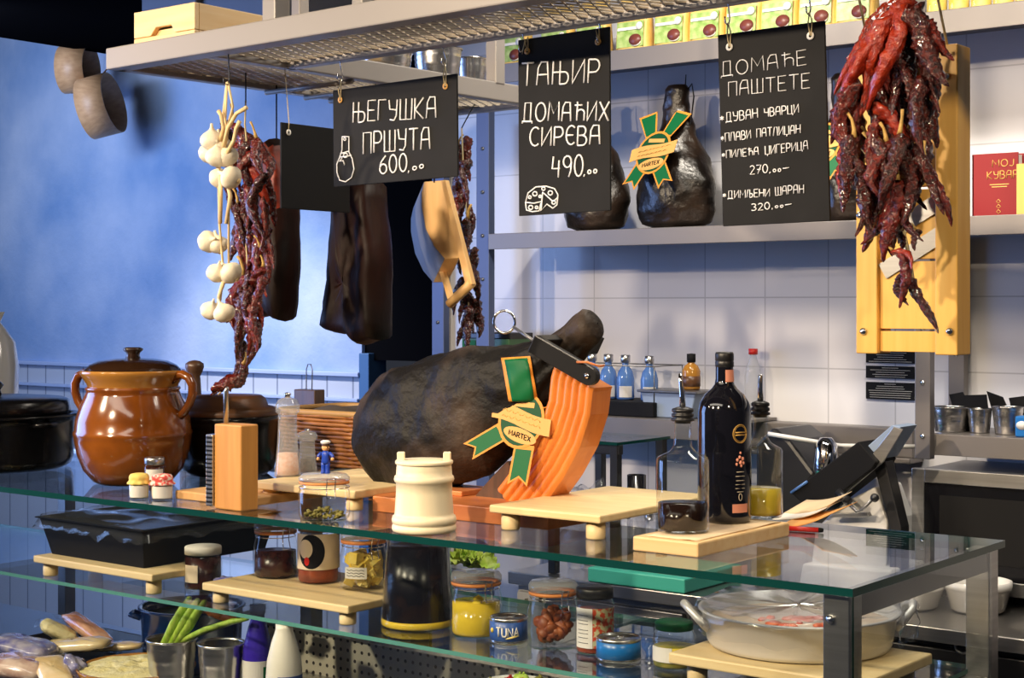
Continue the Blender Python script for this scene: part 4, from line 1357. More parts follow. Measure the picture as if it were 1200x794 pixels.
for (pt, d, L, key, w) in [((278, 345), (.15, -1), 78, 'chilidark', 1.0), ((285, 320), (-.05, -1), 70, 'chili', 1.0), ((298, 372), (-.22, -1), 62, 'chilidark', 1.05), ((290, 400), (-.45, -1), 50, 'chilidark', 1.15), ((286, 425), (-.75, -.7), 40, 'chilidark', 1.5), ((281, 438), (-.9, -.55), 46, 'chili', 1.3), ((270, 452), (-1, -.35), 34, 'chilidark', 1.3), ((300, 160), (.38, -1), 60, 'chili', .9), ((305, 270), (.45, -1), 50, 'chili', .8)]:
    sd += 1
    p = PY(pt[0], pt[1], Yb2 - .02)
    hang_chili(t, p, (d[0], -.05, d[1]), L * s2, key, sd, w, sd % 3 == 0)

# the string behind the scoop
Yb3 = 2.95
sp3 = [PY(541, 150, Yb3), PY(543, 200, Yb3), PY(549, 280, Yb3), PY(549, 340, Yb3), PY(549, 415, Yb3)]
t = cord_thing('dried_pepper_string', 'dark string of dried peppers behind the wooden scoop', 'dried peppers', sp3, None, .002, 'strings of dried peppers')
obj('cord', MB().tube([sp3[0], Vector((sp3[0].x, Yb3 + .05, ZR + .004))], .0016, 5), 'black', t)
s3 = SC(sp3[2])
for i in range(26):
    sd += 1
    q = i / 25
    p = PY(542 + 8 * q + rnd.uniform(-9, 9), 160 + q * 215, Yb3 + rnd.uniform(-.03, .03))
    key = rnd.choices(('chili', 'chilidark'), (4 if q < .4 else 1, 5))[0]
    hang_chili(t, p, (rnd.uniform(-.3, .3), rnd.uniform(-.2, .15), -1), rnd.uniform(34, 56) * s3, key, sd, rnd.uniform(.9, 1.3), rnd.random() < .2)

# ================================================================== GARLIC
Yg = RY0 + .005
g0 = PY(266, 95, Yg)
t = thing('garlic_string', 'string of white garlic bulbs on straw twine hung from the rack', 'garlic', g0)
sg = SC(g0)
hook(t, g0, (PY(269, 68, RY0).x, rfront(PY(269, 68, RY0).x) + .02, ZR + .03), 'blackplastic')
for (pts) in ([(266, 96), (262, 130), (259, 175), (256, 210), (257, 260), (262, 320), (256, 368)], [(267, 96), (273, 125), (266, 150), (266, 185)], [(266, 97), (264, 140), (270, 205), (268, 240), (268, 310)]):
    obj('twine', MB().tube([PY(x, y, Yg + .004) for x, y in pts], .0026, 6), 'straw', t)


def bulb_mb(r, seed):
    mb = MB(); n = 30; vs_ = []; fs = []
    pr = [(0, -.80), (.30, -.82), (.62, -.68), (.90, -.34), (1.0, 0), (.92, .36), (.68, .66), (.40, .86), (.20, 1.06), (.13, 1.3), (.11, 1.55), (0, 1.56)]
    for (a, z) in pr:
        for i in range(n):
            an = 2 * PI * i / n
            lob = 1 + .07 * abs(math.cos(an * 3 + seed)) * min(1, a * 1.3)
            vs_.append((a * r * lob * math.cos(an), a * r * lob * math.sin(an), z * r * .95))
    for k in range(len(pr) - 1):
        for i in range(n):
            j = (i + 1) % n
            fs.append((k * n + i, k * n + j, (k + 1) * n + j, (k + 1) * n + i))
    return mb.add(vs_, fs, 0, True)


bulbs = [(249, 165, 11, (.2, 1)), (258, 172, 11, (.1, 1)), (246, 180, 10.5, (.5, .8)), (255, 184, 11, (.2, 1)), (266, 184, 10.5, (-.3, .9)), (257, 209, 9.5, (.9, .4)), (271, 208, 10.5, (-.9, .4)), (244, 283, 10, (1, .2)), (256, 287, 9.5, (-.1, 1)),
         (254, 320, 9.5, (.6, .8)), (271, 320, 10.5, (-.7, .7)), (247, 364, 9.5, (.6, .8)), (263, 367, 10, (-.3, .9))]
bm_ = [bulb_mb(1.0, k).mesh('garlic_bulb', [M['garlic']]) for k in range(3)]
rtm = MB().lathe([(0, -.86), (.2, -.9), (.22, -.78), (0, -.74)], n=12).mesh('root_end', [M['straw']])
for i, (x, y, r, d) in enumerate(bulbs):
    p = PY(x, y, Yg - .012 + .012 * (i % 3))
    o = bpy.data.objects.new('garlic_bulb', bm_[i % 3]); COL.objects.link(o); o.parent = t
    o.location = p - t.location
    o.rotation_mode = 'QUATERNION'
    o.rotation_quaternion = Vector((d[0], -.25, d[1])).to_track_quat('Z', 'Y')
    o.scale = (r * sg * 1.28,) * 3
    q = bpy.data.objects.new('root_end', rtm); COL.objects.link(q); q.parent = o
for pts in ([(258, 165), (262, 150), (259, 135), (256, 130)], [(262, 172), (267, 150), (277, 133), (289, 126)], [(266, 180), (274, 165), (277, 150), (281, 142)], [(258, 205), (259, 225), (258, 262)], [(266, 210), (270, 230), (265, 262)], [(262, 330), (257, 345), (256, 358)]):
    obj('dry_stalk', MB().tube([PY(x, y, Yg - .012) for x, y in pts], [.0045, .004, .004, .0045][:len(pts)], 7), 'straw', t)


# ================================================================== HANGING BACON
def slabmeat(name, label, outline, Y, th, mats, topy, ztop, seed):
    """cured slab: outline in the photo at distance Y, extruded by its real thickness with a rough rind"""
    pts = [PY(x, y, Y) for x, y in outline]
    c = sum(pts, Vector()) / len(pts)
    t = thing(name, label, 'bacon', (c.x, Y, min(p.z for p in pts)))
    # resample
    fine = []
    for i in range(len(pts)):
        a, b = pts[i], pts[(i + 1) % len(pts)]
        for k in range(5): fine.append(a + (b - a) * k / 5)
    n = len(fine)
    rows = [(-.5, .0), (-.5, .2), (-.5, .4), (-.5, .6), (-.49, .76), (-.46, .86), (-.3, .97), (0, 1.0), (.3, .97), (.46, .86), (.5, .5), (.5, 0)]
    vs_ = []; fs = []
    for (d, k) in rows:
        for p in fine:
            q = c + (p - c) * max(k, .001)
            if k in (.86, .97): q = p + (c - p).normalized() * (.012 if k == .86 else .004)
            q = q + Vector((noise.noise(p * 30 + Vector((seed, d, 0))) * .004, d * th + noise.noise(Vector((q.x * 22, 0, q.z * 9)) + Vector((seed, 0, 0))) * .012, noise.noise(p * 25 + Vector((0, seed, 0))) * .004))
            vs_.append(q)
    for k in range(len(rows) - 1):
        for i in range(n):
            j = (i + 1) % n
            fs.append((k * n + i, k * n + j, (k + 1) * n + j, (k + 1) * n + i))
    mb = MB(); mb.add(vs_, fs, 0, True)
    if isinstance(mats, list):                       # reddish lit zone of the upper rind, painted in as colour
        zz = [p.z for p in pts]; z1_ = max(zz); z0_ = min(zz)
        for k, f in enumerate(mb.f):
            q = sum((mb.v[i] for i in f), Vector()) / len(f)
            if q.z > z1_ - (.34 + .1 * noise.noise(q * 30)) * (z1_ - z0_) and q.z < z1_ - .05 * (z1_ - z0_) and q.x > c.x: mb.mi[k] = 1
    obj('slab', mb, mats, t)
    tp = max(pts, key=lambda p: p.z)
    obj('cord', MB().tube([tp + Vector((0, 0, -.01)), tp + Vector((0, 0, .02)), Vector((tp.x, Y, ZR + .013))], .0018, 6), 'black', t)
    return t


slabmeat('cured_bacon', 'reddish slab of cured bacon behind the thin pepper string', [(314, 168), (324, 162), (331, 170), (337, 200), (341, 250), (342, 310), (337, 360), (333, 378), (327, 376), (318, 366), (304, 372), (298, 340), (297, 260), (302, 200)], 2.50, .08, ['bacon', 'baconlit'], 0, ZR + .012, 3)
slabmeat('cured_bacon', 'dark slab of cured bacon against the black doorway', [(402, 215), (440, 212), (452, 300), (448, 398), (428, 405), (418, 393), (402, 391), (387, 384), (392, 340), (397, 280)], 2.62, .09, 'bacon', 0, ZR + .012, 8)

# ================================================================== WOODEN SCOOP FRAME
Ys = 2.70
off = PY(479, 270, Ys) - PY(494, 243, Ys) + Vector((-.06, .075, 0))
face = [(497, 213), (521, 211), (530, 255), (538, 302), (521, 303), (509, 289), (499, 268), (494, 242), (494, 226)]
t = thing('wooden_scoop', 'round-backed wooden scoop box with lath frame hanging beneath the ham price board', 'scoop', PY(515, 330, Ys))
fpts = [PY(x, y, Ys) for x, y in face]
bk = [p + off for p in fpts]
mb = MB(); n = len(fpts)
sh = MB().add(fpts + bk, [(i, (i + 1) % n, n + (i + 1) % n, n + i) for i in (4, 5, 6, 7, 8)], 0, True)
sh.add([p + Vector((.002, .003, .001)) for p in fpts + bk], [(n + i, n + (i + 1) % n, (i + 1) % n, i) for i in (4, 5, 6, 7, 8)], 0, True)
obj('curved_shell', sh, 'scoopside', t)
obj('face_board', MB().prism(fpts, (0, .01, 0)), 'scoopwood', t, .001)
obj('back_board', MB().prism(bk, (0, .008, 0)), 'scoopwood', t, .001)
obj('bottom_board', MB().prism([fpts[4], fpts[3], fpts[3] + off, fpts[4] + off], (0, .006, .004)), 'scoopwood', t, .001)
a, b = PY(519, 211, Ys - .02), PY(549, 333, Ys - .02)
wv = Vector((.022, 0, 0)); dv = Vector((0, .014, 0))
obj('lath', MB().prism([a - wv * .3, a + wv * .3, b + wv * .5, b - wv * .45], dv), 'scoopwood', t, .001)
a, b = PY(517, 318, Ys + .03), PY(528, 356, Ys - .01)
obj('lath', MB().prism([a - wv * .3, a + wv * .25, b + wv * .25, b - wv * .25], dv), 'scoopwood', t, .001)
obj('rod', MB().tube([PY(553, 331, Ys - .014), PY(527, 356, Ys)], .011, 12), 'scoopwood', t)
obj('cord', MB().tube([PY(509, 214, Ys), Vector((PY(509, 214, Ys).x, Ys, ZR + .01)), Vector((RX1 + .01, Ys, ZR + .03))], .0018, 6), 'black', t)

# ================================================================== GOLDEN WOODEN SLICER
Yw = 2.29
a, b = PY(1003, 55, Yw), PY(1122, 55, Yw)
zb, zt = PY(1062, 415, Yw).z, PY(1062, 57, Yw).z
x0, x1 = PY(1003, 300, Yw).x, PY(1122, 300, Yw).x
t = thing('cabbage_slicer', 'golden wooden cabbage slicer board with steel blade hung behind red peppers', 'slicer', ((x0 + x1) / 2, Yw, zb))
rw = .036; dp = .052
obj('side_rail', MB().lo_hi((x0, Yw, zb), (x0 + rw, Yw + dp, zt)), 'slicerwood', t, .002)
obj('side_rail', MB().lo_hi((x1 - rw, Yw, zb), (x1, Yw + dp, zt)), 'slicerwood', t, .002)
for (u, v) in ((413, 388), (386, 306), (304, 222), (219, 100), (98, 58)):
    za, zc_ = PY(1062, u, Yw).z, PY(1062, v, Yw).z
    obj('bed_board', MB().lo_hi((x0 + rw + .0005, Yw + .010, za + .001), (x1 - rw - .0005, Yw + .03, zc_)), 'slicerwood', t, .0008)
for k, (u, v) in enumerate(((252, 1), (288, 0))):
    p, q = PY(1034, 318 - k * 40, Yw + .006), PY(1112, 268 - k * 40, Yw + .006)
    e = (q - p).normalized(); nn = Vector((-e.z, 0, e.x))
    obj('blade', MB().prism([p - nn * .013, q - nn * .013, q + nn * .013, p + nn * .013], (0, .003, 0)), 'steel', t)
for (u, v) in ((1012, 388), (1113, 388), (1008, 252), (1110, 238), (1109, 89)):
    obj('bolt', MB().lathe([(0, 0), (.006, 0), (.0055, .003), (.003, .0045), (0, .005)], PY(u, v, Yw - .0003), 14, 0, Matrix.Rotation(PI / 2, 3, 'X')), 'chrome', t)
for x in (x0 + .02, x1 - .02):
    obj('cord', MB().tube([(x, Yw + .012, zt - .006), (x, rback(x), ZR + .002)], .0022, 6), 'twine', t)

# ================================================================== SIEVES ON THE BLUE WALL
for (cx, cy, lb) in ((91, 81, 'upper bent-wood sieve against the blue wall'), (118, 124, 'lower bent-wood sieve against the blue wall')):
    c = PY(cx, cy, 4.72); s = SC(c)
    up = (cx == 91)
    ax = Vector((.88, .52, .03 if up else .24)).normalized()
    R = Vector((0, 0, 1)).rotation_difference(ax).to_matrix()
    r = (28 if up else 36) * s; h = 34 * s
    t = thing('wooden_sieve', lb, 'sieve', c, 'bent-wood sieves on the wall')
    obj('hoop', MB().lathe([(r * .95, -h * .5), (r, -h * .5), (r, h * .5), (r * .95, h * .5), (r * .95, -h * .5)], c, 48, 0, R), 'sievewood', t)
    obj('sieve_mesh', MB().lathe([(0, -h * .30), (r * .95, -h * .30), (r * .95, -h * .28), (0, -h * .28)], c, 40, 0, R), 'sievedark', t)
    obj('hanging_loop', MB().tube([c + Vector((0, 0, r * .95)), c + Vector((0, .06, r + .06)), Vector((c.x, 4.995, c.z + r + .04))], .004, 6), 'darkwood', t)

# ================================================================== ON THE COUNTER GLASS
def base_at(px, bottom, r_px, z):
    """centre of a round base whose front edge shows at row bottom"""
    p = PZ(px, bottom, z)
    for _ in range(3):
        d = p.x * DX + p.y * DY
        p = PZ(px, bottom - r_px * (CAMZ - z) / d, z)
    return p


def lat(parts_parent, name, prof, s, c, m, n=40, **k):
    return obj(name, MB().lathe([(r * s, z * s) for r, z in prof], c, n, **k), m, parts_parent)


def footed(label, name, pl, pf, pr, ztop, zbase, m='maple', th=.016, group=None, legr=.017, yflip=None):
    """small serving board on four round feet, squared to the counter"""
    F_ = PZ(pf[0], pf[1], ztop)
    L_ = PZ(pl[0], pl[1], ztop); R_ = PZ(pr[0], pr[1], ztop)
    xa, xb, ya, yb = L_.x, F_.x, F_.y, R_.y
    t = thing(name, label, 'serving board', ((xa + xb) / 2, (ya + yb) / 2, zbase), group or 'small footed serving boards')
    obj('board', MB().lo_hi((xa, ya, ztop - th), (xb, yb, ztop)), m, t, .003)
    e = .028
    for x in (xa + e, xb - e):
        for y in (ya + e, yb - e):
            obj('foot', MB().lathe([(0, zbase), (legr * .92, zbase), (legr, zbase + .003), (legr, ztop - th), (0, ztop - th)], (x, y, 0), 20), m, t)
    return t, (xa, xb, ya, yb)


# ---- black casserole at the far end
c = base_at(-8, 556, 90, ZG); s = SC(c)
t = thing('casserole', 'black lidded casserole at the far end of the counter', 'casserole', c)
lat(t, 'pot', [(0, 0), (80, 0), (88, 4), (91, 12), (93, 52), (95, 60), (98, 60), (98, 63), (90, 63), (88, 58), (84, 8), (0, 6)], s, c, 'castiron', 48)
lat(t, 'lid', [(86, 62), (88, 66), (87, 78), (80, 81), (40, 84), (0, 85)], s, c, 'castiron', 48)
lat(t, 'lid_knob', [(0, 84), (10, 84), (8, 90), (12, 96), (8, 100), (0, 101)], s, c, 'castiron', 24)
for sg in (-1, 1):
    obj('handle', MB().tube([c + Vector((sg * 90 * s, -12 * s, 52 * s)), c + Vector((sg * 106 * s, -10 * s, 54 * s)), c + Vector((sg * 106 * s, 10 * s, 54 * s)), c + Vector((sg * 90 * s, 12 * s, 52 * s))], 3 * s, 8), 'castiron', t)

# pale sack at the very edge
c = PY(-6, 478, 2.95); s = SC(c); c.z = 1.25
tag(obj('flour_sack', MB().lathe([(0, 0), (24 * s, 0), (27 * s, 30 * s), (26 * s, 75 * s), (20 * s, 105 * s), (11 * s, 122 * s), (7 * s, 128 * s), (10 * s, 140 * s), (0, 138 * s)], c, 28, jit=.012, seed=2), 'whiteglaze'), 'pale rounded sack behind the black casserole at the photo edge', 'sack')

# ---- the big clay pot
c = base_at(156, 570, 44, ZG); s = SC(c)
t = thing('clay_pot', 'big glazed orange-brown clay pot with two handles and dark lid', 'pot', c)
lat(t, 'pot_body', [(0, 0), (40, 0), (46, 3), (57, 16), (64, 34), (67, 50), (67.5, 55), (68.5, 57), (68.5, 60), (67, 62), (66, 74), (61, 90), (55, 103), (53, 108), (55, 110), (54, 112), (52, 113)], s, c, 'clay', 64)
lat(t, 'pot_rim', [(52, 112.5), (53, 116), (57, 122), (60, 127), (61, 130), (60, 132), (57, 131), (52, 124), (48, 112), (46, 100)], s, c, 'clayrim', 64)
lid = lat(t, 'lid', [(57, 130), (55, 133), (50, 138), (40, 142.5), (24, 145), (0, 146)], s, c, 'claydark', 48)
lat(lid, 'lid_knob', [(0, 145), (9, 145), (7.5, 149), (8, 152), (11.5, 155), (11.5, 157), (8, 158.5), (0, 158.5)], s, c, 'claydark', 28)
ax = Vector((RX, RY, 0)); ax = (ax + Vector((.25, -.25, 0))).normalized()
for sg in (-1, 1):
    pts = [(50, 120), (57, 126), (66, 127.5), (74, 124), (79, 115), (79, 105), (75, 94), (68, 84), (61, 78)]
    obj('handle', MB().tube([c + ax * (sg * u * s) + Vector((0, 0, v * s)) for u, v in pts], [6.5 * s, 6.8 * s, 6.6 * s, 6.3 * s, 6.2 * s, 6 * s, 5.8 * s, 5.8 * s, 6.5 * s], 12, flat=.8), 'clay', t)

# ---- turned pestle behind it
c = base_at(228, 548, 13, ZG); s = SC(c)
tag(obj('wooden_pestle', MB().lathe([(r * s, z * s) for r, z in [(0, 0), (15, 0), (17, 4), (17, 24), (13, 40), (9, 60), (8, 84), (7, 102), (6.5, 106), (9, 111), (11, 117), (10.5, 121), (6, 124), (0, 125)]], c, 28), 'darkwood'),
    'turned dark wooden pestle standing behind the clay pot handle', 'pestle')

# ---- dark earthenware pot with flat brown lid
c = base_at(268, 560, 50, ZG); s = SC(c)
t = thing('earthenware_pot', 'low black earthenware pot with brown lid behind the wooden box grater', 'pot', c)
lat(t, 'pot_body', [(0, 0), (44, 0), (52, 6), (57, 22), (58, 50), (60, 62), (62, 68), (58, 70), (54, 62), (52, 20), (0, 8)], s, c, 'castiron', 48)
lat(t, 'lid', [(59, 69), (60, 74), (55, 78), (46, 80), (43, 88), (38, 92), (0, 94)], s, c, 'claylid', 48)

# ---- three tiny sample jars
for (px, bt, r, cap, lb, col) in ((181, 576, 12, 'steel', 'tiny dark preserve jar with white label behind two tiny jars', 'jam'),
                                  (163, 585, 12, 'yellowcloth', 'tiny jar under a yellow cloth cap before the clay pot', 'cream'),
                                  (190, 586, 13, 'pottery', 'tiny jar under a red floral cloth cap before the clay pot', 'label')):
    c = base_at(px, bt, r, ZG); s = SC(c)
    t = thing('sample_jar', lb, 'jar', c, 'tiny sample jars')
    h = 36 if cap == 'steel' else 22
    lat(t, 'preserve', [(0, 1), (r * .88, 1), (r * .92, h * .2), (r * .92, h * .78), (0, h * .78)], s, c, col, 24)
    lat(t, 'glass_jar', [(0, 0), (r * .9, 0), (r, 2), (r, h * .8), (r * .85, h * .9), (r * .85, h)], s, c, 'jarglass', 28)
    f = facing(c)
    obj('label', MB().cylpatch(r * 1.01 * s, f - .9, f + .9, h * (.38 if cap == 'steel' else .1) * s, h * .72 * s, 12, c), 'labelwhite', t)
    if cap == 'steel':
        lat(t, 'lid', [(r * .9, h * .86), (r * .98, h * .88), (r * .98, h * 1.06), (r * .9, h * 1.09), (0, h * 1.09)], s, c, 'steel', 28)
    else:
        mb = MB(); n = 40; pr = [(1.12, .78), (1.16, .83), (1.0, .92), (.95, 1.0), (.98, 1.08), (.94, 1.2), (.8, 1.3), (.5, 1.34), (0, 1.35)]
        vs_ = []; fs = []
        for (a, z) in pr:
            for i in range(n):
                an = 2 * PI * i / n
                k = r * max(a, .001) * s * (1 + (.07 * math.sin(an * 9) if z < .95 else .02 * math.sin(an * 7)))
                vs_.append(c + Vector((k * math.cos(an), k * math.sin(an), z * h * s)))
        for k in range(len(pr) - 1):
            for i in range(n):
                j = (i + 1) % n; fs.append((k * n + i, k * n + j, (k + 1) * n + j, (k + 1) * n + i))
        mb.add(vs_, fs, 0, True)
        obj('cloth_cap', mb, cap, t)

# ---- cutting board on the glass and the box grater
z1 = ZG + .018
A_ = PZ(205, 574, z1); B_ = PZ(287, 584, z1); C_ = PZ(322, 552, z1)
t = thing('cutting_board', 'flat brown cutting board lying on the glass beneath the box grater', 'cutting board', ((A_.x + B_.x) / 2, A_.y, ZG))
obj('board', MB().lo_hi((A_.x, A_.y, ZG), (B_.x, C_.y, z1)), 'boardwood', t, .003)
ca = PZ(269, 597, ZG); s = SC(ca)
# the grater stands on the glass just in front of the board
yb_ = A_.y - .006
w = 40 * s / .86; h = 100 * s
ca.y = yb_ - .05
ca.x = PY(251, 590, ca.y).x
t = thing('box_grater', 'upright oiled wood box grater with perforated steel face and steel rod', 'grater', (ca.x + w / 2, ca.y + .025, ZG))
obj('body', MB().lo_hi((ca.x, ca.y, ZG), (ca.x + w, ca.y + .046, ZG + h)), 'oak', t, .003)
gp = MB()
gp.lo_hi((ca.x - .021, ca.y - .004, ZG + .004), (ca.x - .002, ca.y + .050, ZG + h * .87))
obj('grater_face', gp, 'grate', t, .002)
obj('rod', MB().tube([(ca.x + w * .16, ca.y + .02, ZG + h - .002), (ca.x + w * .16, ca.y + .02, ZG + h + 38 * s), (ca.x + w * .21, ca.y + .02, ZG + h + 43 * s)], [.0052, .0052, .0035], 10), 'steel', t)

# ---- footed board with the mills
fb, (xa, xb, ya, yb) = footed('small footed serving board under the salt mill and pepper mill', 'serving_board', (312, 561), (416, 575), (462, 552), ZG + .042, ZG)


def mill(label, px, bottom, r, h, fill, fillh, z, hr):
    c = base_at(px, bottom, r, z); s = SC(c)
    t = thing('spice_mill', label, 'mill', c, 'clear spice mills')
    lat(t, 'filling', [(0, 2), (r * .86, 2), (r * .86, h * .1), (r * .76, fillh), (0, fillh + 1)], s, c, fill, 28)
    lat(t, 'mill_body', [(0, 0), (r, 0), (r * 1.02, h * .03), (r * .96, h * .1), (r * .78, h * .42), (r * .72, h * .68), (r * .76, h * .70), (r * .70, h * .715), (0, h * .715)], s, c, 'acrylic', 32)
    lat(t, 'mill_head', [(0, h * .72), (hr * .8, h * .72), (hr * .78, h * .74), (hr, h * .77), (hr * 1.02, h * .84), (hr * .8, h * .91), (hr * .4, h * .935), (0, h * .94)], s, c, 'acrylic', 32)
    lat(t, 'cap_nut', [(0, h * .93), (hr * .28, h * .935), (hr * .22, h * .955), (hr * .32, h * .975), (hr * .2, h * .995), (0, h)], s, c, 'chrome', 18)
    return t


mill('tall clear mill half filled with pink salt', 337, 559, 15, 98, 'salt', 27, ZG + .042, 14)
mill('short clear mill filled with dark peppercorns', 360, 555, 12, 52, 'pepper', 17, ZG + .042, 12)
mill('small clear salt mill half hidden behind the box grater', 293, 566, 9, 62, 'salt', 14, ZG + .0185, 9)

# ---- lidded jar with herb and a toy figure on it
c = base_at(380, 612, 29, ZG); s = SC(c)
t = thing('clip_jar', 'clear clip jar of dried herbs with a small blue toy on its lid', 'jar', c, 'clip-top jars')
rnd = random.Random(21)
hb_ = MB()
for i in range(70):
    a = rnd.uniform(0, 2 * PI); q = 23 * math.sqrt(rnd.random())
    hb_.ell(c + Vector((q * math.cos(a), q * math.sin(a), rnd.uniform(3, 15 - q * .3))) * s, (rnd.uniform(2, 5) * s, rnd.uniform(1, 3) * s, rnd.uniform(1, 2) * s), 8, 5, 0, Matrix.Rotation(rnd.uniform(0, PI), 3, 'Z') @ Matrix.Rotation(rnd.uniform(-.6, .6), 3, 'Y'), .4, i)
obj('herbs', hb_, 'herb', t)
lat(t, 'glass_jar', [(0, 0), (26, 0), (29, 3), (30, 8), (30, 32), (28, 37), (26, 39), (26, 42)], s, c, 'jarglass', 40)
lat(t, 'rubber_ring', [(26, 42), (29.5, 42.4), (29.5, 45), (26, 45.4)], s, c, 'rubber', 40)
lat(t, 'lid', [(26, 45.5), (30, 46), (30, 49), (26, 53), (0, 54)], s, c, 'lidglass', 40)
f = facing(c) + .25
d = Vector((math.cos(f), math.sin(f), 0)); e = Vector((-d.y, d.x, 0))
obj('wire_clip', MB().tube([c + (d * 30 - e * 5) * s + Vector((0, 0, 38 * s)), c + (d * 33 - e * 5) * s + Vector((0, 0, 50 * s)), c + (d * 33 + e * 5) * s + Vector((0, 0, 50 * s)), c + (d * 30 + e * 5) * s + Vector((0, 0, 38 * s)), c + (d * 31.5 + e * 5) * s + Vector((0, 0, 28 * s)), c + (d * 31.5 - e * 5) * s + Vector((0, 0, 28 * s)), c + (d * 30 - e * 5) * s + Vector((0, 0, 38 * s))], .0011, 6).tube([c + Vector((29.5 * math.cos(2 * PI * i / 40), 29.5 * math.sin(2 * PI * i / 40), 38)) * s for i in range(41)], .0009, 6), 'chrome', t)
tb = c + Vector((2 * s, 0, 53.6 * s))
g = thing('toy_figure', 'tiny blue uniformed toy figure standing on the herb jar lid', 'toy', tb)
q = s
mb = MB()
for sg in (-1, 1):
    mb.lathe([(0, 0), (3, 0), (3.2, 1.5), (2.6, 3), (2.7, 9), (2.9, 14), (0, 14)], Vector((0, 0, 0)), 12)
    mb.v = mb.v
mb = MB()
for sg in (-1, 1):
    o_ = tb + ax * (sg * 2.6 * q)
    mb.lathe([(r * q, z * q) for r, z in [(0, 0), (3, 0), (3.2, 1.5), (2.6, 3), (2.7, 9), (2.9, 13), (0, 14)]], o_, 14)
mb.lathe([(r * q, z * q) for r, z in [(0, 11), (5.2, 12), (5.6, 15), (5.0, 20), (5.4, 24), (3.4, 26.5), (0, 27)]], tb, 18, sx=1.0, sy=.75)
for sg in (-1, 1):
    mb.tube([tb + ax * (sg * 5 * q) + Vector((0, 0, 24 * q)), tb + ax * (sg * 9 * q) + Vector((0, 0, 21 * q)) + d * 1 * q, tb + ax * (sg * (7.5 if sg > 0 else 10.5) * q) + Vector((0, 0, 18 * q)) + d * 4 * q], [2.2 * q, 1.9 * q, 1.6 * q], 10)
obj('uniform', mb, 'blueplastic', g)
hd = MB().ell(tb + Vector((0, 0, 30.5 * q)), (4.2 * q, 4.2 * q, 4.6 * q), 16, 10)
for sg in (-1, 1):
    hd.ell(tb + ax * (sg * (7.5 if sg > 0 else 10.8) * q) + Vector((0, 0, 17.5 * q)) + d * 4.8 * q, (2.1 * q,) * 3, 10, 7)
hd.ell(tb + Vector((0, 0, 30 * q)) + d * 4.2 * q, (1.0 * q,) * 3, 8, 6)
for sg in (-1, 1):
    hd.ell(tb + ax * (sg * 4.1 * q) + Vector((0, 0, 30.5 * q)), (1 * q, 1 * q, 1.3 * q), 8, 6)
obj('head_and_hands', hd, 'skinpaint', g)
fc = MB()
for sg in (-1, 1):
    fc.ell(tb + ax * (sg * 1.6 * q) + Vector((0, 0, 31.5 * q)) + d * 3.8 * q, (.6 * q, .6 * q, .9 * q), 8, 6)
obj('eye', fc, 'black', g)
obj('hair', MB().lathe([(r * q, z * q) for r, z in [(4.3, 32.5), (4.7, 34), (4.2, 36), (2.5, 37.2), (0, 37.5)]], tb, 18), 'darkwood', g)
obj('cap', MB().lathe([(r * q, z * q) for r, z in [(4.9, 35.2), (6.0, 36.5), (5.8, 37.8), (3.5, 39), (0, 39.3)]], tb, 18), 'white', g)

# ---- wicker basket on the sideboard
bx0, bx1 = PY(316, 500, 2.80).x, PY(446, 500, 2.80).x
bz1 = PY(380, 485, 2.80).z
by0, by1 = 2.80, 3.08
t = thing('wicker_basket', 'rectangular wicker basket with a dark napkin behind the spice mills', 'basket', ((bx0 + bx1) / 2, 2.94, 1.25))
st = MB()
H = bz1 - 1.25; nr = 13
per = []
cx, cy = (bx0 + bx1) / 2, (by0 + by1) / 2
hx, hy = (bx1 - bx0) / 2, (by1 - by0) / 2
NP = 140
for i in range(NP):
    a = 2 * PI * i / NP
    ca_, sa_ = math.cos(a), math.sin(a)
    per.append((math.copysign(abs(ca_) ** .35, ca_) * hx, math.copysign(abs(sa_) ** .35, sa_) * hy))
for k in range(nr):
    z = 1.25 + H * (k + .5) / nr
    sc_ = .93 + .07 * k / nr
    pts = []
    for i, (x, y) in enumerate(per + per[:1]):
        w_ = .0035 * math.sin(i * PI / 2 + (k % 2) * PI)
        n_ = Vector((x / hx ** 2, y / hy ** 2, 0)).normalized()
        pts.append((cx + x * sc_ + n_.x * w_, cy + y * sc_ + n_.y * w_, z))
    st.tube(pts, H / nr * .56, 6, cap=False)
obj('weave', st, 'wicker', t)
obj('liner', MB().lo_hi((bx0 + .012, by0 + .012, 1.252), (bx1 - .012, by1 - .012, 1.25 + H * .6)), 'claylid', t)
rim = [(cx + x, cy + y, bz1 + .002) for x, y in per + per[:1]]
obj('rim', MB().tube(rim, .008, 8, cap=False), 'wickerrim', t)
nk = MB(); vs_ = []; fs = []
for i in range(13):
    for j in range(9):
        u, v = i / 12, j / 8
        vs_.append((bx0 + .02 + (bx1 - bx0 - .05) * u, by0 + .025 + (by1 - by0 - .05) * v, bz1 - .016 + .026 * math.sin(u * 4.2 + .3) * (1 - u * .3) + .012 * noise.noise(Vector((u * 4, v * 4, 1)))))
for i in range(12):
    for j in range(8):
        fs.append((i * 9 + j, (i + 1) * 9 + j, (i + 1) * 9 + j + 1, i * 9 + j + 1))
nk.add(vs_, fs, 0, True)
o = obj('napkin', nk, 'cloth', None); tag(o, 'dark brown napkin draped over the top of the wicker basket', 'napkin')
q = o.modifiers.new('thickness', 'SOLIDIFY'); q.thickness = .006

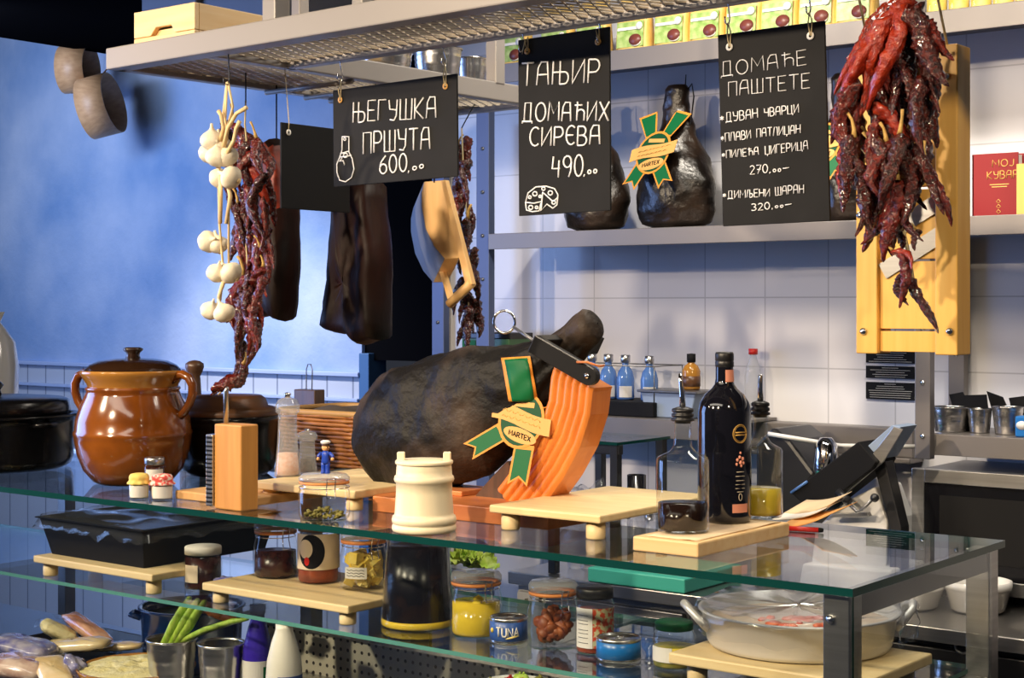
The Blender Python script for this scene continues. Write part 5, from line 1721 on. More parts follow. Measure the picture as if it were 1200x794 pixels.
# wooden block with wire loop behind the basket
c = PY(361, 482, 3.11); s = SC(c)
t = thing('wooden_block', 'small dark wooden block with a wire loop behind the wicker basket', 'block', (c.x, 3.115, 1.25))
zt_ = PY(361, 456, 3.11).z
obj('body', MB().lo_hi((c.x - .042, 3.095, 1.25), (c.x + .042, 3.135, zt_)), 'darkwood', t, .003)
obj('wire_loop', MB().tube([(c.x - .012, 3.115, zt_ - .01), (c.x - .012, 3.115, zt_ + .055), (c.x - .006, 3.115, zt_ + .07), (c.x + .006, 3.115, zt_ + .07), (c.x + .012, 3.115, zt_ + .055), (c.x + .010, 3.115, zt_ - .01)], .0016, 6), 'darksteel', t)

# ================================================================== THE BIG HAM ON ITS STAND
hp0 = PZ(430, 606, ZG); hp1 = PZ(648, 613, ZG)
YH = 2.40
# base plank
t0 = thing('ham_stand', 'red-stained wooden ham stand with fluted orange upright and black clamp', 'ham stand', ((hp0.x + hp1.x) / 2, 2.33, ZG))
a, b = PZ(428, 607, ZG), PZ(700, 625, ZG)
hy0 = PZ(540, 610, ZG).y
bxa, bxb = PY(428, 600, hy0).x, PY(642, 600, hy0).x
zb_ = ZG + .030
obj('base_plank', MB().prism([(bxa + .02, hy0, ZG), (bxb, hy0, ZG), (bxb, hy0 + .17, ZG), (bxa + .02, hy0 + .17, ZG), (bxa, hy0 + .14, ZG), (bxa, hy0 + .03, ZG)], (0, 0, .030)), 'redwood', t0, .002)
# ham body
sp = [((426, 536), 3), ((428, 534), 20), ((432, 531), 38), ((440, 527), 55), ((455, 519), 70), ((475, 510), 79.5), ((500, 499), 83), ((530, 486), 80), ((560, 474), 73), ((590, 461), 62), ((615, 448), 50), ((638, 432), 38), ((656, 417), 29), ((672, 403), 24.5), ((684, 393), 23), ((693, 385), 21.5), ((698, 381), 17), ((700, 379), 8), ((700.5, 378.5), 1)]
hs = SC(PY(560, 480, YH))
mb = MB(); n = 56; vs_ = []; fs = []
cen = [PY(x, y, YH + (.02 if i > 8 else 0) * 0) for i, ((x, y), r) in enumerate(sp)]
axis = (PY(690, 386, YH) - PY(440, 527, YH)).normalized()
up = Vector((-axis.z, 0, axis.x)); up = (up - axis * up.dot(axis)).normalized()
side = axis.cross(up).normalized()
fine = []
for i in range(len(sp) - 1):
    for k in range(4):
        q = k / 4
        fine.append((cen[i].lerp(cen[i + 1], q), (sp[i][1] + (sp[i + 1][1] - sp[i][1]) * q) * hs, (i + q) / (len(sp) - 1)))
fine.append((cen[-1], sp[-1][1] * hs, 1.0))
for (p, r, q) in fine:
    thick = .62 + .30 * min(1, max(0, (q - .5) * 2.2))
    for i in range(n):
        an = 2 * PI * i / n
        dv_ = up * math.cos(an) + side * math.sin(an) * thick
        w_ = p + dv_ * r
        k = noise.noise(w_ * 9) * .016 + noise.noise(w_ * 24) * .007 + noise.noise(w_ * 60) * .002 + abs(noise.noise(Vector((w_.x * 14, w_.y * 14, w_.z * 14 + 7)))) * -.006
        if q > .45:                                   # long creases near the shank
            k += .004 * math.sin(an * 11 + 6 * q) * min(1, (q - .45) * 4) * max(0, min(1, (.80 - q) * 8))
        k *= min(1, r / (30 * hs))
        w_ += dv_.normalized() * k
        vs_.append(w_)
for k in range(len(fine) - 1):
    for i in range(n):
        j = (i + 1) % n
        fs.append((k * n + i, k * n + j, (k + 1) * n + j, (k + 1) * n + i))
mb.add(vs_, fs, 0, True)
zmin = min(v.z for v in vs_)
ham = thing('smoked_ham', 'huge smoked ham clamped on the wooden stand on the counter', 'ham', (cen[6].x, YH, zmin))
obj('ham_body', mb, 'ham', ham)
bvh = BVHTree.FromPolygons(vs_, fs)
# the hidden support block between plank and ham
obj('support_block', MB().lo_hi((PY(480, 590, YH).x, YH - .05, zb_), (PY(560, 590, YH).x, YH + .05, max(zb_ + .01, PY(520, 577, YH).z))), 'redwood', t0, .002)
# fluted curved upright
path_px = [(612, 592), (632, 566), (652, 538), (668, 508), (678, 476), (681, 448), (684, 440)]
Yu = YH - .01
path = []
for i in range(len(path_px) - 1):
    for k in range(5):
        q = k / 5
        path.append(PY(path_px[i][0] + (path_px[i + 1][0] - path_px[i][0]) * q, path_px[i][1] + (path_px[i + 1][1] - path_px[i][1]) * q, Yu))
path.append(PY(*path_px[-1], Yu))
hw = 29 * hs; nf = 6
front = []
for i in range(nf * 6 + 1):
    u = -hw + 2 * hw * i / (nf * 6)
    front.append((-.030 - .005 * abs(math.sin(PI * i / 6)), u))
sect = front + [(.03, hw), (.03, -hw)]
obj('fluted_upright', MB().sweep(path, sect, Vector((0, 1, 0)), 0, True), 'standwood', t0)
lowp = [PY(x, y, Yu + .01) for x, y in ((575, 592), (590, 575), (604, 560), (612, 552))]
obj('upright_foot', MB().sweep(lowp, [(-.025, -16 * hs), (-.025, 16 * hs), (.025, 16 * hs), (.025, -16 * hs)], Vector((0, 1, 0))), 'darkwood', t0)
# black clamp strap, screw and ring handle
c0, c1 = PY(622, 402, YH - .092), PY(688, 440, YH - .062)
cd = (c1 - c0).normalized(); cn = Vector((-cd.z, 0, cd.x))
hwid = 11 * hs
out = [c0 - cn * hwid, c0 + cn * hwid] + [c1 + cn * (hwid * math.cos(a)) + cd * (hwid * math.sin(a)) for a in [PI * i / 10 for i in range(11)]]
strap = obj('clamp_strap', MB().prism(out, (0, .014, 0)), 'blackplastic', t0, .002)
obj('clamp_block', MB().prism([c0 - cn * hwid, c0 + cn * hwid, c0 + cn * hwid + cd * .02, c0 - cn * hwid + cd * .02], (0, .20, 0)), 'blackplastic', t0, .002)
obj('bolt', MB().lathe([(0, 0), (.0055, 0), (.005, .003), (0, .004)], c1 + Vector((0, -.0005, 0)), 14, 0, Matrix.Rotation(PI / 2, 3, 'X')), 'chrome', t0)
rc = PY(591, 377, YH - .06); rr = 12.5 * hs
e1 = Vector((.85, .35, 0)).normalized()
sc0 = PY(602, 383, YH - .06)
obj('screw_rod', MB().tube([sc0, PY(622, 397, YH - .085), PY(632, 405, YH - .07)], .0032, 8), 'darksteel', t0)
obj('ring_handle', MB().tube([rc + e1 * rr * math.cos(2 * PI * i / 32) + Vector((0, 0, rr * math.sin(2 * PI * i / 32))) for i in range(33)], .0026, 8, cap=False), 'chrome', t0)


# ribbon wound over the ham, laid on its skin
def onham(px, py, lift=.002):
    o = Vector((0, 0, CAMZ)); dvec = (PY(px, py, YH) - o).normalized()
    hit = bvh.ray_cast(o, dvec)
    if hit[0] is None:
        return PY(px, py, YH - .1)
    return hit[0] - dvec * lift


def skinband(edge_l, edge_r, lift, rows=14):
    mb = MB(); vs_ = []; fs = []; n = 6
    for k in range(rows + 1):
        q = k / rows
        for i in range(n + 1):
            w = i / n
            L_ = edge_l[0][0] + (edge_l[1][0] - edge_l[0][0]) * q, edge_l[0][1] + (edge_l[1][1] - edge_l[0][1]) * q
            R_ = edge_r[0][0] + (edge_r[1][0] - edge_r[0][0]) * q, edge_r[0][1] + (edge_r[1][1] - edge_r[0][1]) * q
            vs_.append(onham(L_[0] + (R_[0] - L_[0]) * w, L_[1] + (R_[1] - L_[1]) * w, lift))
    for k in range(rows):
        for i in range(n):
            a_ = k * (n + 1) + i
            fs.append((a_, a_ + 1, a_ + n + 2, a_ + n + 1))
    mb.add(vs_, fs, 0, True)
    return mb


rb = obj('ribbon_strap', skinband(((587, 419), (596, 470)), ((621, 417), (631, 472)), .006), 'orangeborder', ham)
q = rb.modifiers.new('thickness', 'SOLIDIFY'); q.thickness = .0012
gi = obj('green_inlay', skinband(((591, 421), (600, 470)), ((618, 419), (627, 472)), .0078), 'green', rb)
q = gi.modifiers.new('thickness', 'SOLIDIFY'); q.thickness = .0008
# rosette card standing off the ham
rc0 = onham(611, 492, .012)
us = 43 * SC(rc0)
ry_ = rc0.y - .012
tilt_n = Vector((.10, -1, .25)).normalized()
ux = Vector((1, .10, 0)).normalized(); uz = Vector((0, .22, 1)).normalized()
org = PY(611, 492, ry_)
rosette(ham, lambda a, b, l: org + ux * (a * us * 1.22) + uz * (b * us) + Vector((0, -1, 0)) * (l * us * .35), us, 5, -.30, ((-.86, -.62, .95), (.14, -1.22, .05)))
obj('loose_strap', MB().tube([PY(636, 478, ry_ + .01), PY(650, 474, ry_ + .02), PY(664, 466, ry_ + .05)], .004, 6, flat=.3), 'orangeborder', ham)
obj('twine', MB().tube([PY(676, 424, YH - .07), PY(688, 424, YH - .075), PY(702, 429, YH - .06), PY(708, 428, YH - .05)], .0022, 6), 'redwood', ham)

# ================================================================== BARREL, BOARDS, BOTTLES
c = base_at(497, 627, 37, ZG); s = SC(c)
t = thing('wooden_barrel', 'small pale turned wooden barrel at the glass edge before the ham', 'barrel', c)
pr = [(0, 1), (35, 0), (37, 1), (38, 4), (37, 8), (35.5, 9), (37.5, 10), (38, 14), (37, 18), (35, 19), (34.5, 22), (33, 45), (33, 57), (34.5, 58), (35.5, 61), (34.5, 64.5), (33, 65.5), (32.5, 72), (32, 79), (31.5, 81)]
lat(t, 'barrel_body', pr, s, c, 'beech', 48)
lat(t, 'rim_plate', [(33.5, 79), (34, 80), (34, 82), (33, 83), (0, 83)], s, c, 'beech', 48)
for sg in (-1, 1):
    o_ = c + Vector((RX, RY, 0)) * (sg * 27 * s)
    obj('ear', MB().box(o_ + Vector((0, 0, 85 * s)), (9 * s, 12 * s, 15 * s), Matrix.Rotation(YAW, 3, 'Z')), 'beech', t, .002)

footed('empty footed serving board between the ham stand and the oil bottles', 'serving_board', (592, 588), (703, 604), (715, 569), ZG + .045, ZG, th=.014)

z2 = ZG + .024
F_ = PZ(818, 636, z2); L_ = PZ(740, 628, z2); R_ = PZ(930, 612, z2)
tag(obj('wooden_tray', MB().lo_hi((L_.x, F_.y, ZG), (F_.x, R_.y, z2)), 'pine', None, .003), 'flat pine board carrying the oil and wine bottles', 'board')
A_ = PZ(752, 622, z2 + .001); B_ = PZ(905, 611, z2 + .001)
nm = MB(); vs_ = []; fs = []
for i in range(9):
    for j in range(9):
        u, v = i / 8, j / 8
        vs_.append((L_.x + .02 + (F_.x - L_.x - .03) * u, F_.y + .012 + (R_.y - F_.y - .025) * v, z2 + .0012 + (.0035 * abs(noise.noise(Vector((u * 3, v * 5, 2)))) if i in (0, 8) or j in (0, 8) else 0)))
for i in range(8):
    for j in range(8):
        fs.append((i * 9 + j, (i + 1) * 9 + j, (i + 1) * 9 + j + 1, i * 9 + j + 1))
nm.add(vs_, fs, 0, True)
o = obj('paper_napkin', nm, 'paper'); tag(o, 'kraft paper napkin spread beneath the oil and wine bottles', 'napkin')
q = o.modifiers.new('thickness', 'SOLIDIFY'); q.thickness = .0008
z3 = z2 + .002


def oilbottle(label, px, bottom, r, liquid, lh, hb, hn, ht, spout, seed):
    c = base_at(px, bottom, r, z3); s = SC(c)
    t = thing('oil_bottle', label, 'bottle', c, 'pourer bottles on the pine board')
    lat(t, 'liquid', [(0, 3), (r * .90, 3), (r * .93, 7), (r * .93, lh), (0, lh)], s, c, liquid, 36)
    pr = [(0, 0), (r * .93, 0), (r, 3), (r, hb * .96), (r * .92, hb), (r * .5, hb + 6), (r * .36, hb + 12), (r * .33, hb + 20), (r * .32, hn - 3), (r * .38, hn - 2), (r * .38, hn)]
    lat(t, 'glass_body', pr, s, c, 'bottleglass', 44)
    lat(t, 'stopper', [(0, hn - 2), (r * .30, hn - 2), (r * .30, hn), (r * .44, hn + 1), (r * .44, hn + 3.5), (r * .34, hn + 4.5), (r * .42, hn + 6), (r * .42, hn + 9), (r * .34, hn + 10), (r * .42, hn + 12), (r * .40, hn + 15), (r * .2, hn + 17), (0, hn + 17)], s, c, 'blackplastic', 28)
    b0 = c + Vector((0, 0, (hn + 16) * s))
    obj('pourer_spout', MB().tube([b0, b0 + Vector((-.3 * spout, 0, 14)) * s, b0 + Vector((-1.3 * spout, 0, 30)) * s, b0 + Vector((-2.2 * spout, 0, ht - hn - 16)) * s], [3.8 * s, 3.2 * s, 2.6 * s, 1.8 * s], 10), 'chrome', t)
    return t


oilbottle('pourer bottle with dark vinegar on the pine board', 800, 626, 31, 'vinegar', 33, 87, 128, 184, 1.8, 1)
oilbottle('pourer bottle with yellow oil behind the tall dark bottle', 891, 608, 26, 'oil', 33, 80, 118, 166, -.3, 2)
c = base_at(849, 614, 31, z3); s = SC(c)
t = thing('wine_bottle', 'tall dark bottle with gold seal label between the two pourer bottles', 'bottle', c)
lat(t, 'bottle_body', [(0, 0), (28, 0), (31, 3), (31.5, 8), (31, 128), (29, 138), (23, 148), (15, 155), (11.5, 160), (10.5, 166), (10.2, 184)], s, c, 'wineglass', 48)
lat(t, 'cap', [(10.4, 180), (11, 181), (11, 186), (10.4, 187), (11, 188), (11, 195), (10, 197.5), (0, 198)], s, c, 'blackplastic', 28)
f = facing(c)
obj('neck_seal', MB().cylpatch(11.2 * s, f + .1, f + 1.3, 163 * s, 177 * s, 8, c, r1=10.6 * s), 'pinklabel', t)
fa = f + .62
cy_ = lambda u, v: c + Vector((math.cos(fa + u / (31.4 * s)) * 31.6 * s, math.sin(fa + u / (31.4 * s)) * 31.6 * s, v))
lab = MB()
lab.tube([cy_(9.5 * s * math.cos(2 * PI * i / 28), (104 + 10.5 * math.sin(2 * PI * i / 28)) * s) for i in range(29)], .0007, 5)
lab.tube([cy_(8.0 * s * math.cos(2 * PI * i / 28), (104 + 9 * math.sin(2 * PI * i / 28)) * s) for i in range(29)], .0004, 5)
for yy in (105.5, 102.5):
    lab.tube([cy_(-6.5 * s, yy * s), cy_(6.5 * s, yy * s)], .0011, 5)
obj('gold_seal', lab, 'gold', t)
br = MB()
for (u, v, r_) in ((0, 82, 1.2), (-1, 77, 1.6), (3, 75, 1.8), (-4, 74, 1.6), (0, 71, 2.0), (4, 70, 1.6), (-5, 69, 1.4), (1, 67, 1.4)):
    br.ell(cy_(u * s, v * s), (r_ * s, r_ * s, r_ * 1.3 * s), 8, 6)
obj('crest_print', br, 'pinklabel', t)
ln = MB()
rnd = random.Random(3)
for yy in (60, 55, 50, 45.5, 41, 37):
    w = rnd.uniform(4, 8)
    ln.tube([cy_(-w * s, yy * s), cy_(w * s, yy * s)], .0006, 5)
ln.tube([cy_(2.2 * s * math.cos(2 * PI * i / 16), (31 + 4 * math.sin(2 * PI * i / 16)) * s) for i in range(17)], .0006, 5)
obj('printed_lines', ln, 'label', t)
obj('foot_label', MB().cylpatch(31.7 * s, fa - .33, fa + .33, 13 * s, 23 * s, 8, c), 'pinklabel', t)

# envelopes and a pencil
a = PZ(932, 622, ZG)
t = thing('paper_packet', 'folded orange and cream paper packet at the board end', 'packet', a)
e1 = Vector((.93, -.1, 0)); e2 = Vector((.2, .95, 0))
def leaf(o_, w_, h_, m, z, curl):
    mb = MB(); vs_ = []; fs = []
    for i in range(9):
        for j in range(5):
            u, v = i / 8, j / 4
            vs_.append(o_ + e1 * (w_ * u) + e2 * (h_ * v) + Vector((0, 0, z + curl * u * u + .020 * v)))
    for i in range(8):
        for j in range(4):
            fs.append((i * 5 + j, (i + 1) * 5 + j, (i + 1) * 5 + j + 1, i * 5 + j + 1))
    mb.add(vs_, fs, 0, True)
    o = obj('sheet', mb, m, t); q = o.modifiers.new('thickness', 'SOLIDIFY'); q.thickness = .0015
leaf(PZ(910, 619, ZG), .105, .10, 'orangepaper', .004, .026)
leaf(PZ(905, 614, ZG), .100, .09, 'paperwhite', .010, .020)
leaf(PZ(918, 612, ZG), .105, .07, 'paper', .016, .024)
p = PZ(945, 620, ZG + .005)
t = thing('pencil', 'short red pencil with dark tip under the paper packet', 'pencil', p)
dd = Vector((.9, .25, 0)).normalized()
obj('shaft', MB().tube([p - dd * .04, p + dd * .022], .0046, 8), 'red', t)
obj('tip', MB().tube([p + dd * .022, p + dd * .030], [.0046, .0035], 8), 'black', t)

# ================================================================== INSIDE THE DISPLAY: MIDDLE GLASS SHELF
def chunks(mb, c, r, z0, z1, n, size, seed, kind='cube'):
    rnd = random.Random(seed)
    for i in range(n):
        a = rnd.uniform(0, 2 * PI); q = (r - size * .75) * math.sqrt(rnd.uniform(.25, 1))
        z = rnd.uniform(z0 + size * .5, z1 - size * .4)
        p = Vector(c) + Vector((q * math.cos(a), q * math.sin(a), z))
        R = Matrix.Rotation(rnd.uniform(0, PI), 3, Vector((rnd.uniform(-1, 1), rnd.uniform(-1, 1), rnd.uniform(-1, 1))).normalized())
        k = size * rnd.uniform(.7, 1.1)
        if kind == 'cube':
            mb.box(p, (k, k, k * .9), R)
        else:
            mb.ell(p, (k * .5, k * .36, k * .62), 8, 6, 0, R, .25, i)
    return mb


def clipjar(label, px, bottom, r, h, z, content, fill, kind=None, lidm='lidglass', size=.016, n=40, base=None, paper=None, bulge=0.0):
    c = base_at(px, bottom, r, z); s = SC(c)
    t = thing('clip_jar', label, 'jar', c, 'clip-top jars')
    if base:
        lat(t, 'brine', [(0, 1.5), (r * .86, 1.5), (r * .92, 5), (r * .90, fill * .97), (0, fill * .97)], s, c, base, 36)
    if kind:
        obj('contents', chunks(MB(), c, r * .93 * s, 2 * s, fill * s, n, size, px, kind), content, t)
    elif content:
        lat(t, 'contents', [(0, 1.5), (r * .88, 1.5), (r * .94, 5), (r * .92, fill), (0, fill)], s, c, content, 36, jit=.002, seed=px)
    hl = h * .20
    lat(t, 'glass_body', [(0, 0), (r * .90, 0), (r * .98, 3), (r * (1 + bulge), h * .22), (r, h * .55), (r * .88, h - hl - 4), (r * .86, h - hl)], s, c, 'jarglass', 44)
    lat(t, 'rubber_ring', [(r * .80, h - hl), (r * .95, h - hl + .5), (r * .95, h - hl + 4), (r * .80, h - hl + 4.5)], s, c, 'rubber', 40)
    lat(t, 'lid', [(r * .84, h - hl + 4), (r * .96, h - hl + 4.5), (r * .97, h - 4), (r * .88, h), (r * .3, h + .5), (0, h - .5)], s, c, lidm, 40)
    f = facing(c) + .5
    d = Vector((math.cos(f), math.sin(f), 0)); e = Vector((-d.y, d.x, 0))
    zz = h - hl
    pts = [(r * .92, -4, zz - 4), (r * 1.02, -4, zz + 8), (r * 1.02, 4, zz + 8), (r * .92, 4, zz - 4), (r * 1.05, 4.5, zz - 16), (r * 1.05, -4.5, zz - 16), (r * .92, -4, zz - 4)]
    obj('wire_clip', MB().tube([c + (d * a + e * b) * s + Vector((0, 0, v * s)) for a, b, v in pts], .0011, 6).tube([c + Vector((r * .90 * math.cos(2 * PI * i / 40), r * .90 * math.sin(2 * PI * i / 40), zz - 3)) * s for i in range(41)], .0010, 6), 'chrome', t)
    if paper:
        ff = facing(c) + paper
        obj('paper_label', MB().cylpatch(r * 1.015 * s, ff - .48, ff + .48, h * .22 * s, h * .42 * s, 10, c), 'labelwhite', t)
        ln = MB()
        for k in range(3):
            zz_ = h * (.27 + .05 * k) * s
            ln.tube([c + Vector((math.cos(ff + a) * r * 1.03 * s, math.sin(ff + a) * r * 1.03 * s, zz_ + .001 * math.sin(a * 30))) for a in [-.38 + .76 * i / 16 for i in range(17)]], .0006, 5)
        obj('handwriting', ln, 'black', t)
    return t, c, s


def jar(label, px, bottom, r, h, z, content, fill, lid, lidh=9, name='jar', cat='jar', group='screw-top jars', lr=1.0):
    c = base_at(px, bottom, r, z); s = SC(c)
    t = thing(name, label, cat, c, group)
    lat(t, 'contents', [(0, 1.5), (r * .90, 1.5), (r * .95, 4), (r * .94, fill), (0, fill)], s, c, content, 32)
    lat(t, 'glass_body', [(0, 0), (r * .92, 0), (r, 3), (r, h - lidh - 8), (r * .9, h - lidh - 3), (r * .84, h - lidh), (r * .84, h - 2)], s, c, 'jarglass', 40)
    lat(t, 'lid', [(r * .8 * lr, h - lidh), (r * .97 * lr, h - lidh), (r * .98 * lr, h - 1.5), (r * .93 * lr, h), (0, h)], s, c, lid, 40)
    return t, c, s


def can(label, px, bottom, r, h, z, m):
    c = base_at(px, bottom, r, z); s = SC(c)
    t = thing('fish_can', label, 'can', c, 'round fish cans')
    lat(t, 'tin_body', [(0, .5), (r * .9, .5), (r * .93, 0), (r, 1.5), (r * 1.02, 2.5), (r, 4), (r, h - 4), (r * 1.02, h - 2.5), (r * 1.02, h - .5), (r * .98, h), (r * .94, h - 1), (r * .92, h - 2.5), (0, h - 2.5)], s, c, 'tin', 44)
    lat(t, 'wrap_label', [(r * .99, 4), (r * 1.012, 4.2), (r * 1.012, h - 4.2), (r * .99, h - 4)], s, c, m, 44)
    d = Vector((-RX, -RY, 0))
    ctr = c + Vector((0, 0, (h - 1.6) * s))
    obj('ring_pull', MB().tube([ctr + Vector((math.cos(2 * PI * i / 20) * 5 * s, math.sin(2 * PI * i / 20) * 7 * s, 0)) for i in range(21)], .0012, 6).tube([ctr + Vector((0, 7 * s, 0)), ctr + Vector((0, 11 * s, 0))], .002, 6), 'chrome', t)
    return t, c, s


# wrapped tray on its own board
ZT = ZM + .047
b1, (xa, xb, ya, yb) = footed('small footed board beneath the film wrapped black tray', 'serving_board', (55, 648), (178, 673), (232, 657), ZT, ZM)
A_ = PZ(66, 646, ZT); Q_ = PZ(176, 662, ZT); R2 = PZ(262, 650, ZT)
tx0, tx1, ty0, ty1 = A_.x, PZ(180, 664, ZT).x + .02, ya + .02, ya + .42
zt_ = ZT + .085
t = thing('food_tray', 'film wrapped black food tray on the footed board at the far end', 'tray', ((tx0 + tx1) / 2, (ty0 + ty1) / 2, ZT))
g_ = .02
mb = MB()
ring = lambda x0, x1, y0, y1, z: [(x0, y0, z), (x1, y0, z), (x1, y1, z), (x0, y1, z)]
levels = [ring(tx0 + g_, tx1 - g_, ty0 + g_, ty1 - g_, ZT), ring(tx0, tx1, ty0, ty1, zt_), ring(tx0 - .008, tx1 + .008, ty0 - .008, ty1 + .008, zt_), ring(tx0 - .008, tx1 + .008, ty0 - .008, ty1 + .008, zt_ + .003), ring(tx0 + .004, tx1 - .004, ty0 + .004, ty1 - .004, zt_ + .003), ring(tx0 + g_ + .004, tx1 - g_ - .004, ty0 + g_ + .004, ty1 - g_ - .004, ZT + .004)]
vs_ = [v for l in levels for v in l]; fs = [(3, 2, 1, 0)]
for k in range(5):
    for i in range(4):
        j = (i + 1) % 4; fs.append((k * 4 + i, k * 4 + j, k * 4 + 4 + j, k * 4 + 4 + i))
fs.append((20, 21, 22, 23))
mb.add(vs_, fs)
obj('tray_body', mb, 'black', t, .002)
mb = MB(); vs_ = []; fs = []; NX, NY = 26, 30
for i in range(NX + 1):
    for j in range(NY + 1):
        u, v = i / NX, j / NY
        e = min(u, v, 1 - u, 1 - v)
        z = zt_ + .005 + .012 * noise.noise(Vector((u * 5, v * 6, 3))) * min(1, e * 8) + .012 * min(1, e * 6)
        x = tx0 - .012 + (tx1 - tx0 + .024) * u; y = ty0 - .012 + (ty1 - ty0 + .024) * v
        if e < .03: z -= .028 + .02 * noise.noise(Vector((u * 9, v * 9, 1)))
        vs_.append((x, y, z))
for i in range(NX):
    for j in range(NY):
        fs.append((i * (NY + 1) + j, (i + 1) * (NY + 1) + j, (i + 1) * (NY + 1) + j + 1, i * (NY + 1) + j + 1))
mb.add(vs_, fs, 0, True)
obj('plastic_film', mb, 'film', t)
obj('food', MB().lo_hi((tx0 + .03, ty0 + .03, ZT + .006), (tx1 - .03, ty1 - .03, ZT + .06)), 'darkbrine', t, .01)

t, c, s = jar('short dark preserve jar with a white lid beside the wrapped tray', 238, 693, 22, 50, ZM, 'jam', 38, 'labelwhite')
f = facing(c) - .7
obj('round_label', MB().cylpatch(22.5 * s, f - .42, f + .42, 10 * s, 30 * s, 10, c), 'label', t)

# crumpled blue packet
c = base_at(264, 697, 14, ZM); s = SC(c)
o = obj('snack_packet', MB().ell(c + Vector((0, 0, 9 * s)), (17 * s, 10 * s, 10 * s), 22, 14, 0, Matrix.Rotation(YAW - .3, 3, 'Z'), .5, 3), 'vacblue')
tag(o, 'crumpled blue printed packet beside the short dark jar', 'packet')

# second footed board with three jars
ZB = ZM + .042
footed('wide footed board beneath three preserve jars on the middle glass shelf', 'serving_board', (254, 679), (408, 710), (484, 682), ZB, ZM)
clipjar('clip jar of dark preserve standing first on the wide footed board', 323, 679, 26, 63, ZB, 'jam', 30)
t, c, s = jar('red relish jar with a black and cream wrap label beside the dark clip jar', 373, 685, 24.5, 68, ZB, 'ajvar', 52, 'darkwood', 8)
f = facing(c)
obj('cream_label', MB().cylpatch(24.8 * s, f - 1.3, f + 1.5, 17 * s, 58 * s, 22, c), 'label', t)


def cyldisc(mb, c, r, a0, z0, ra, rz, n=26, m=5):
    """round print lying on a cylinder"""
    vs_ = [c + Vector((math.cos(a0) * r, math.sin(a0) * r, z0))]; fs = []
    for k in range(1, m + 1):
        for i in range(n):
            t_ = 2 * PI * i / n; a = a0 + ra * k / m * math.cos(t_)
            vs_.append(c + Vector((math.cos(a) * r, math.sin(a) * r, z0 + rz * k / m * math.sin(t_))))
    for i in range(n):
        fs.append((0, 1 + i, 1 + (i + 1) % n))
    for k in range(m - 1):
        for i in range(n):
            o_ = 1 + k * n; p_ = o_ + n
            fs.append((o_ + i, p_ + i, p_ + (i + 1) % n, o_ + (i + 1) % n))
    return mb.add(vs_, fs, 0, True)


obj('dark_print', cyldisc(MB(), c, 25.3 * s, f - .35, 38 * s, .66, 20 * s), 'black', t)
obj('cream_roundel', cyldisc(MB(), c, 25.6 * s, f - .62, 41 * s, .36, 11 * s), 'label', t)
obj('red_print', cyldisc(MB(), c, 25.7 * s, f - .55, 27 * s, .13, 5 * s), 'red', t)
clipjar('clip jar of yellow cheese cubes with a white paper label', 426, 693, 28, 66, ZB, 'cheese', 42, 'cube', 'lidglass', .022, 60, None, -.35)

# tall dark jar
c = base_at(490, 740, 43, ZM); s = SC(c)
t = thing('glass_jar', 'tall wide jar of dark brine standing beyond the yellow lemon jar', 'jar', c)
lat(t, 'contents', [(0, 5), (40, 5), (42, 9), (40, 40), (35.5, 92), (0, 92)], s, c, 'darkbrine', 44)
lat(t, 'thick_base', [(0, 0), (40, 0), (43, 2), (43.5, 6), (42, 9), (0, 4.8)], s, c, 'oil', 44)
lat(t, 'glass_body', [(43.6, 5), (43, 16), (41, 40), (36.5, 94), (36.5, 98), (38.5, 100), (38.5, 103), (36, 104), (34, 102)], s, c, 'jarglass', 52)

clipjar('clip jar of yellow preserved lemons beside the tuna can', 558, 749, 31, 73, ZM, 'lemon', 40, 'ell', 'lidglass', .034, 26, 'oil')
t, c, s = can('flat blue tuna can standing between two clip jars', 596, 756, 22, 30, ZM, 'labelblue')
f = facing(c) - .05
tx = MB()
write(tx, 'TUNA', lambda u, v: c + Vector((math.cos(f - .62 + u / (22.4 * s)) * 22.6 * s, math.sin(f - .62 + u / (22.4 * s)) * 22.6 * s, 10 * s + v)), 27 * s, 10 * s, 1.1 * s, wob=0)
obj('lettering', tx, 'labelwhite', t)
obj('yellow_swoosh', MB().tube([c + Vector((math.cos(f + a) * 22.7 * s, math.sin(f + a) * 22.7 * s, (8 + 5 * a) * s)) for a in [-.1 + .1 * i for i in range(8)]], [.4 * s, .8 * s, 1.2 * s, 1.4 * s, 1.4 * s, 1.2 * s, .8 * s, .3 * s], 6), 'cheese', t)
obj('yellow_dot', MB().ell(c + Vector((math.cos(f - .95) * 22.4 * s, math.sin(f - .95) * 22.4 * s, 16 * s)), (2.2 * s, 2.2 * s, 3 * s), 10, 8), 'cheese', t)
clipjar('clip jar of dried tomatoes with an orange seal beside the pepper jar', 648, 763, 30, 76, ZM, 'driedmeat', 44, 'ell', 'lidglass', .026, 60, None, None, .03)
t, c, s = jar('dark lidded jar with a white text label and red green speckled print', 697, 768, 22.5, 76, ZM, 'ajvar', 50, 'blackplastic', 12)
f = facing(c)
obj('white_label', MB().cylpatch(22.8 * s, f - 1.15, f - .12, 8 * s, 54 * s, 12, c), 'labelwhite', t)
ln = MB()
for zz in (14, 20, 25, 29, 36, 40, 46):
    ln.tube([c + Vector((math.cos(f + a) * 23.5 * s, math.sin(f + a) * 23.5 * s, zz * s)) for a in [-.95 + .6 * i / 6 for i in range(7)]], .0006, 5)
obj('printed_lines', ln, 'darksteel', t)
obj('speckled_label', MB().cylpatch(22.8 * s, f - .11, f + 1.3, 8 * s, 54 * s, 14, c), 'mix', t)
can('plain bright blue fish can lying flat beside the green lidded jar', 725, 778, 26, 27, ZM, 'canblue')
t, c, s = jar('small pickle jar with a dark green lid beside the pan board', 790, 786, 25.5, 53, ZM, 'pickle', 24, 'greendark', 9, lr=.9)
f = facing(c)
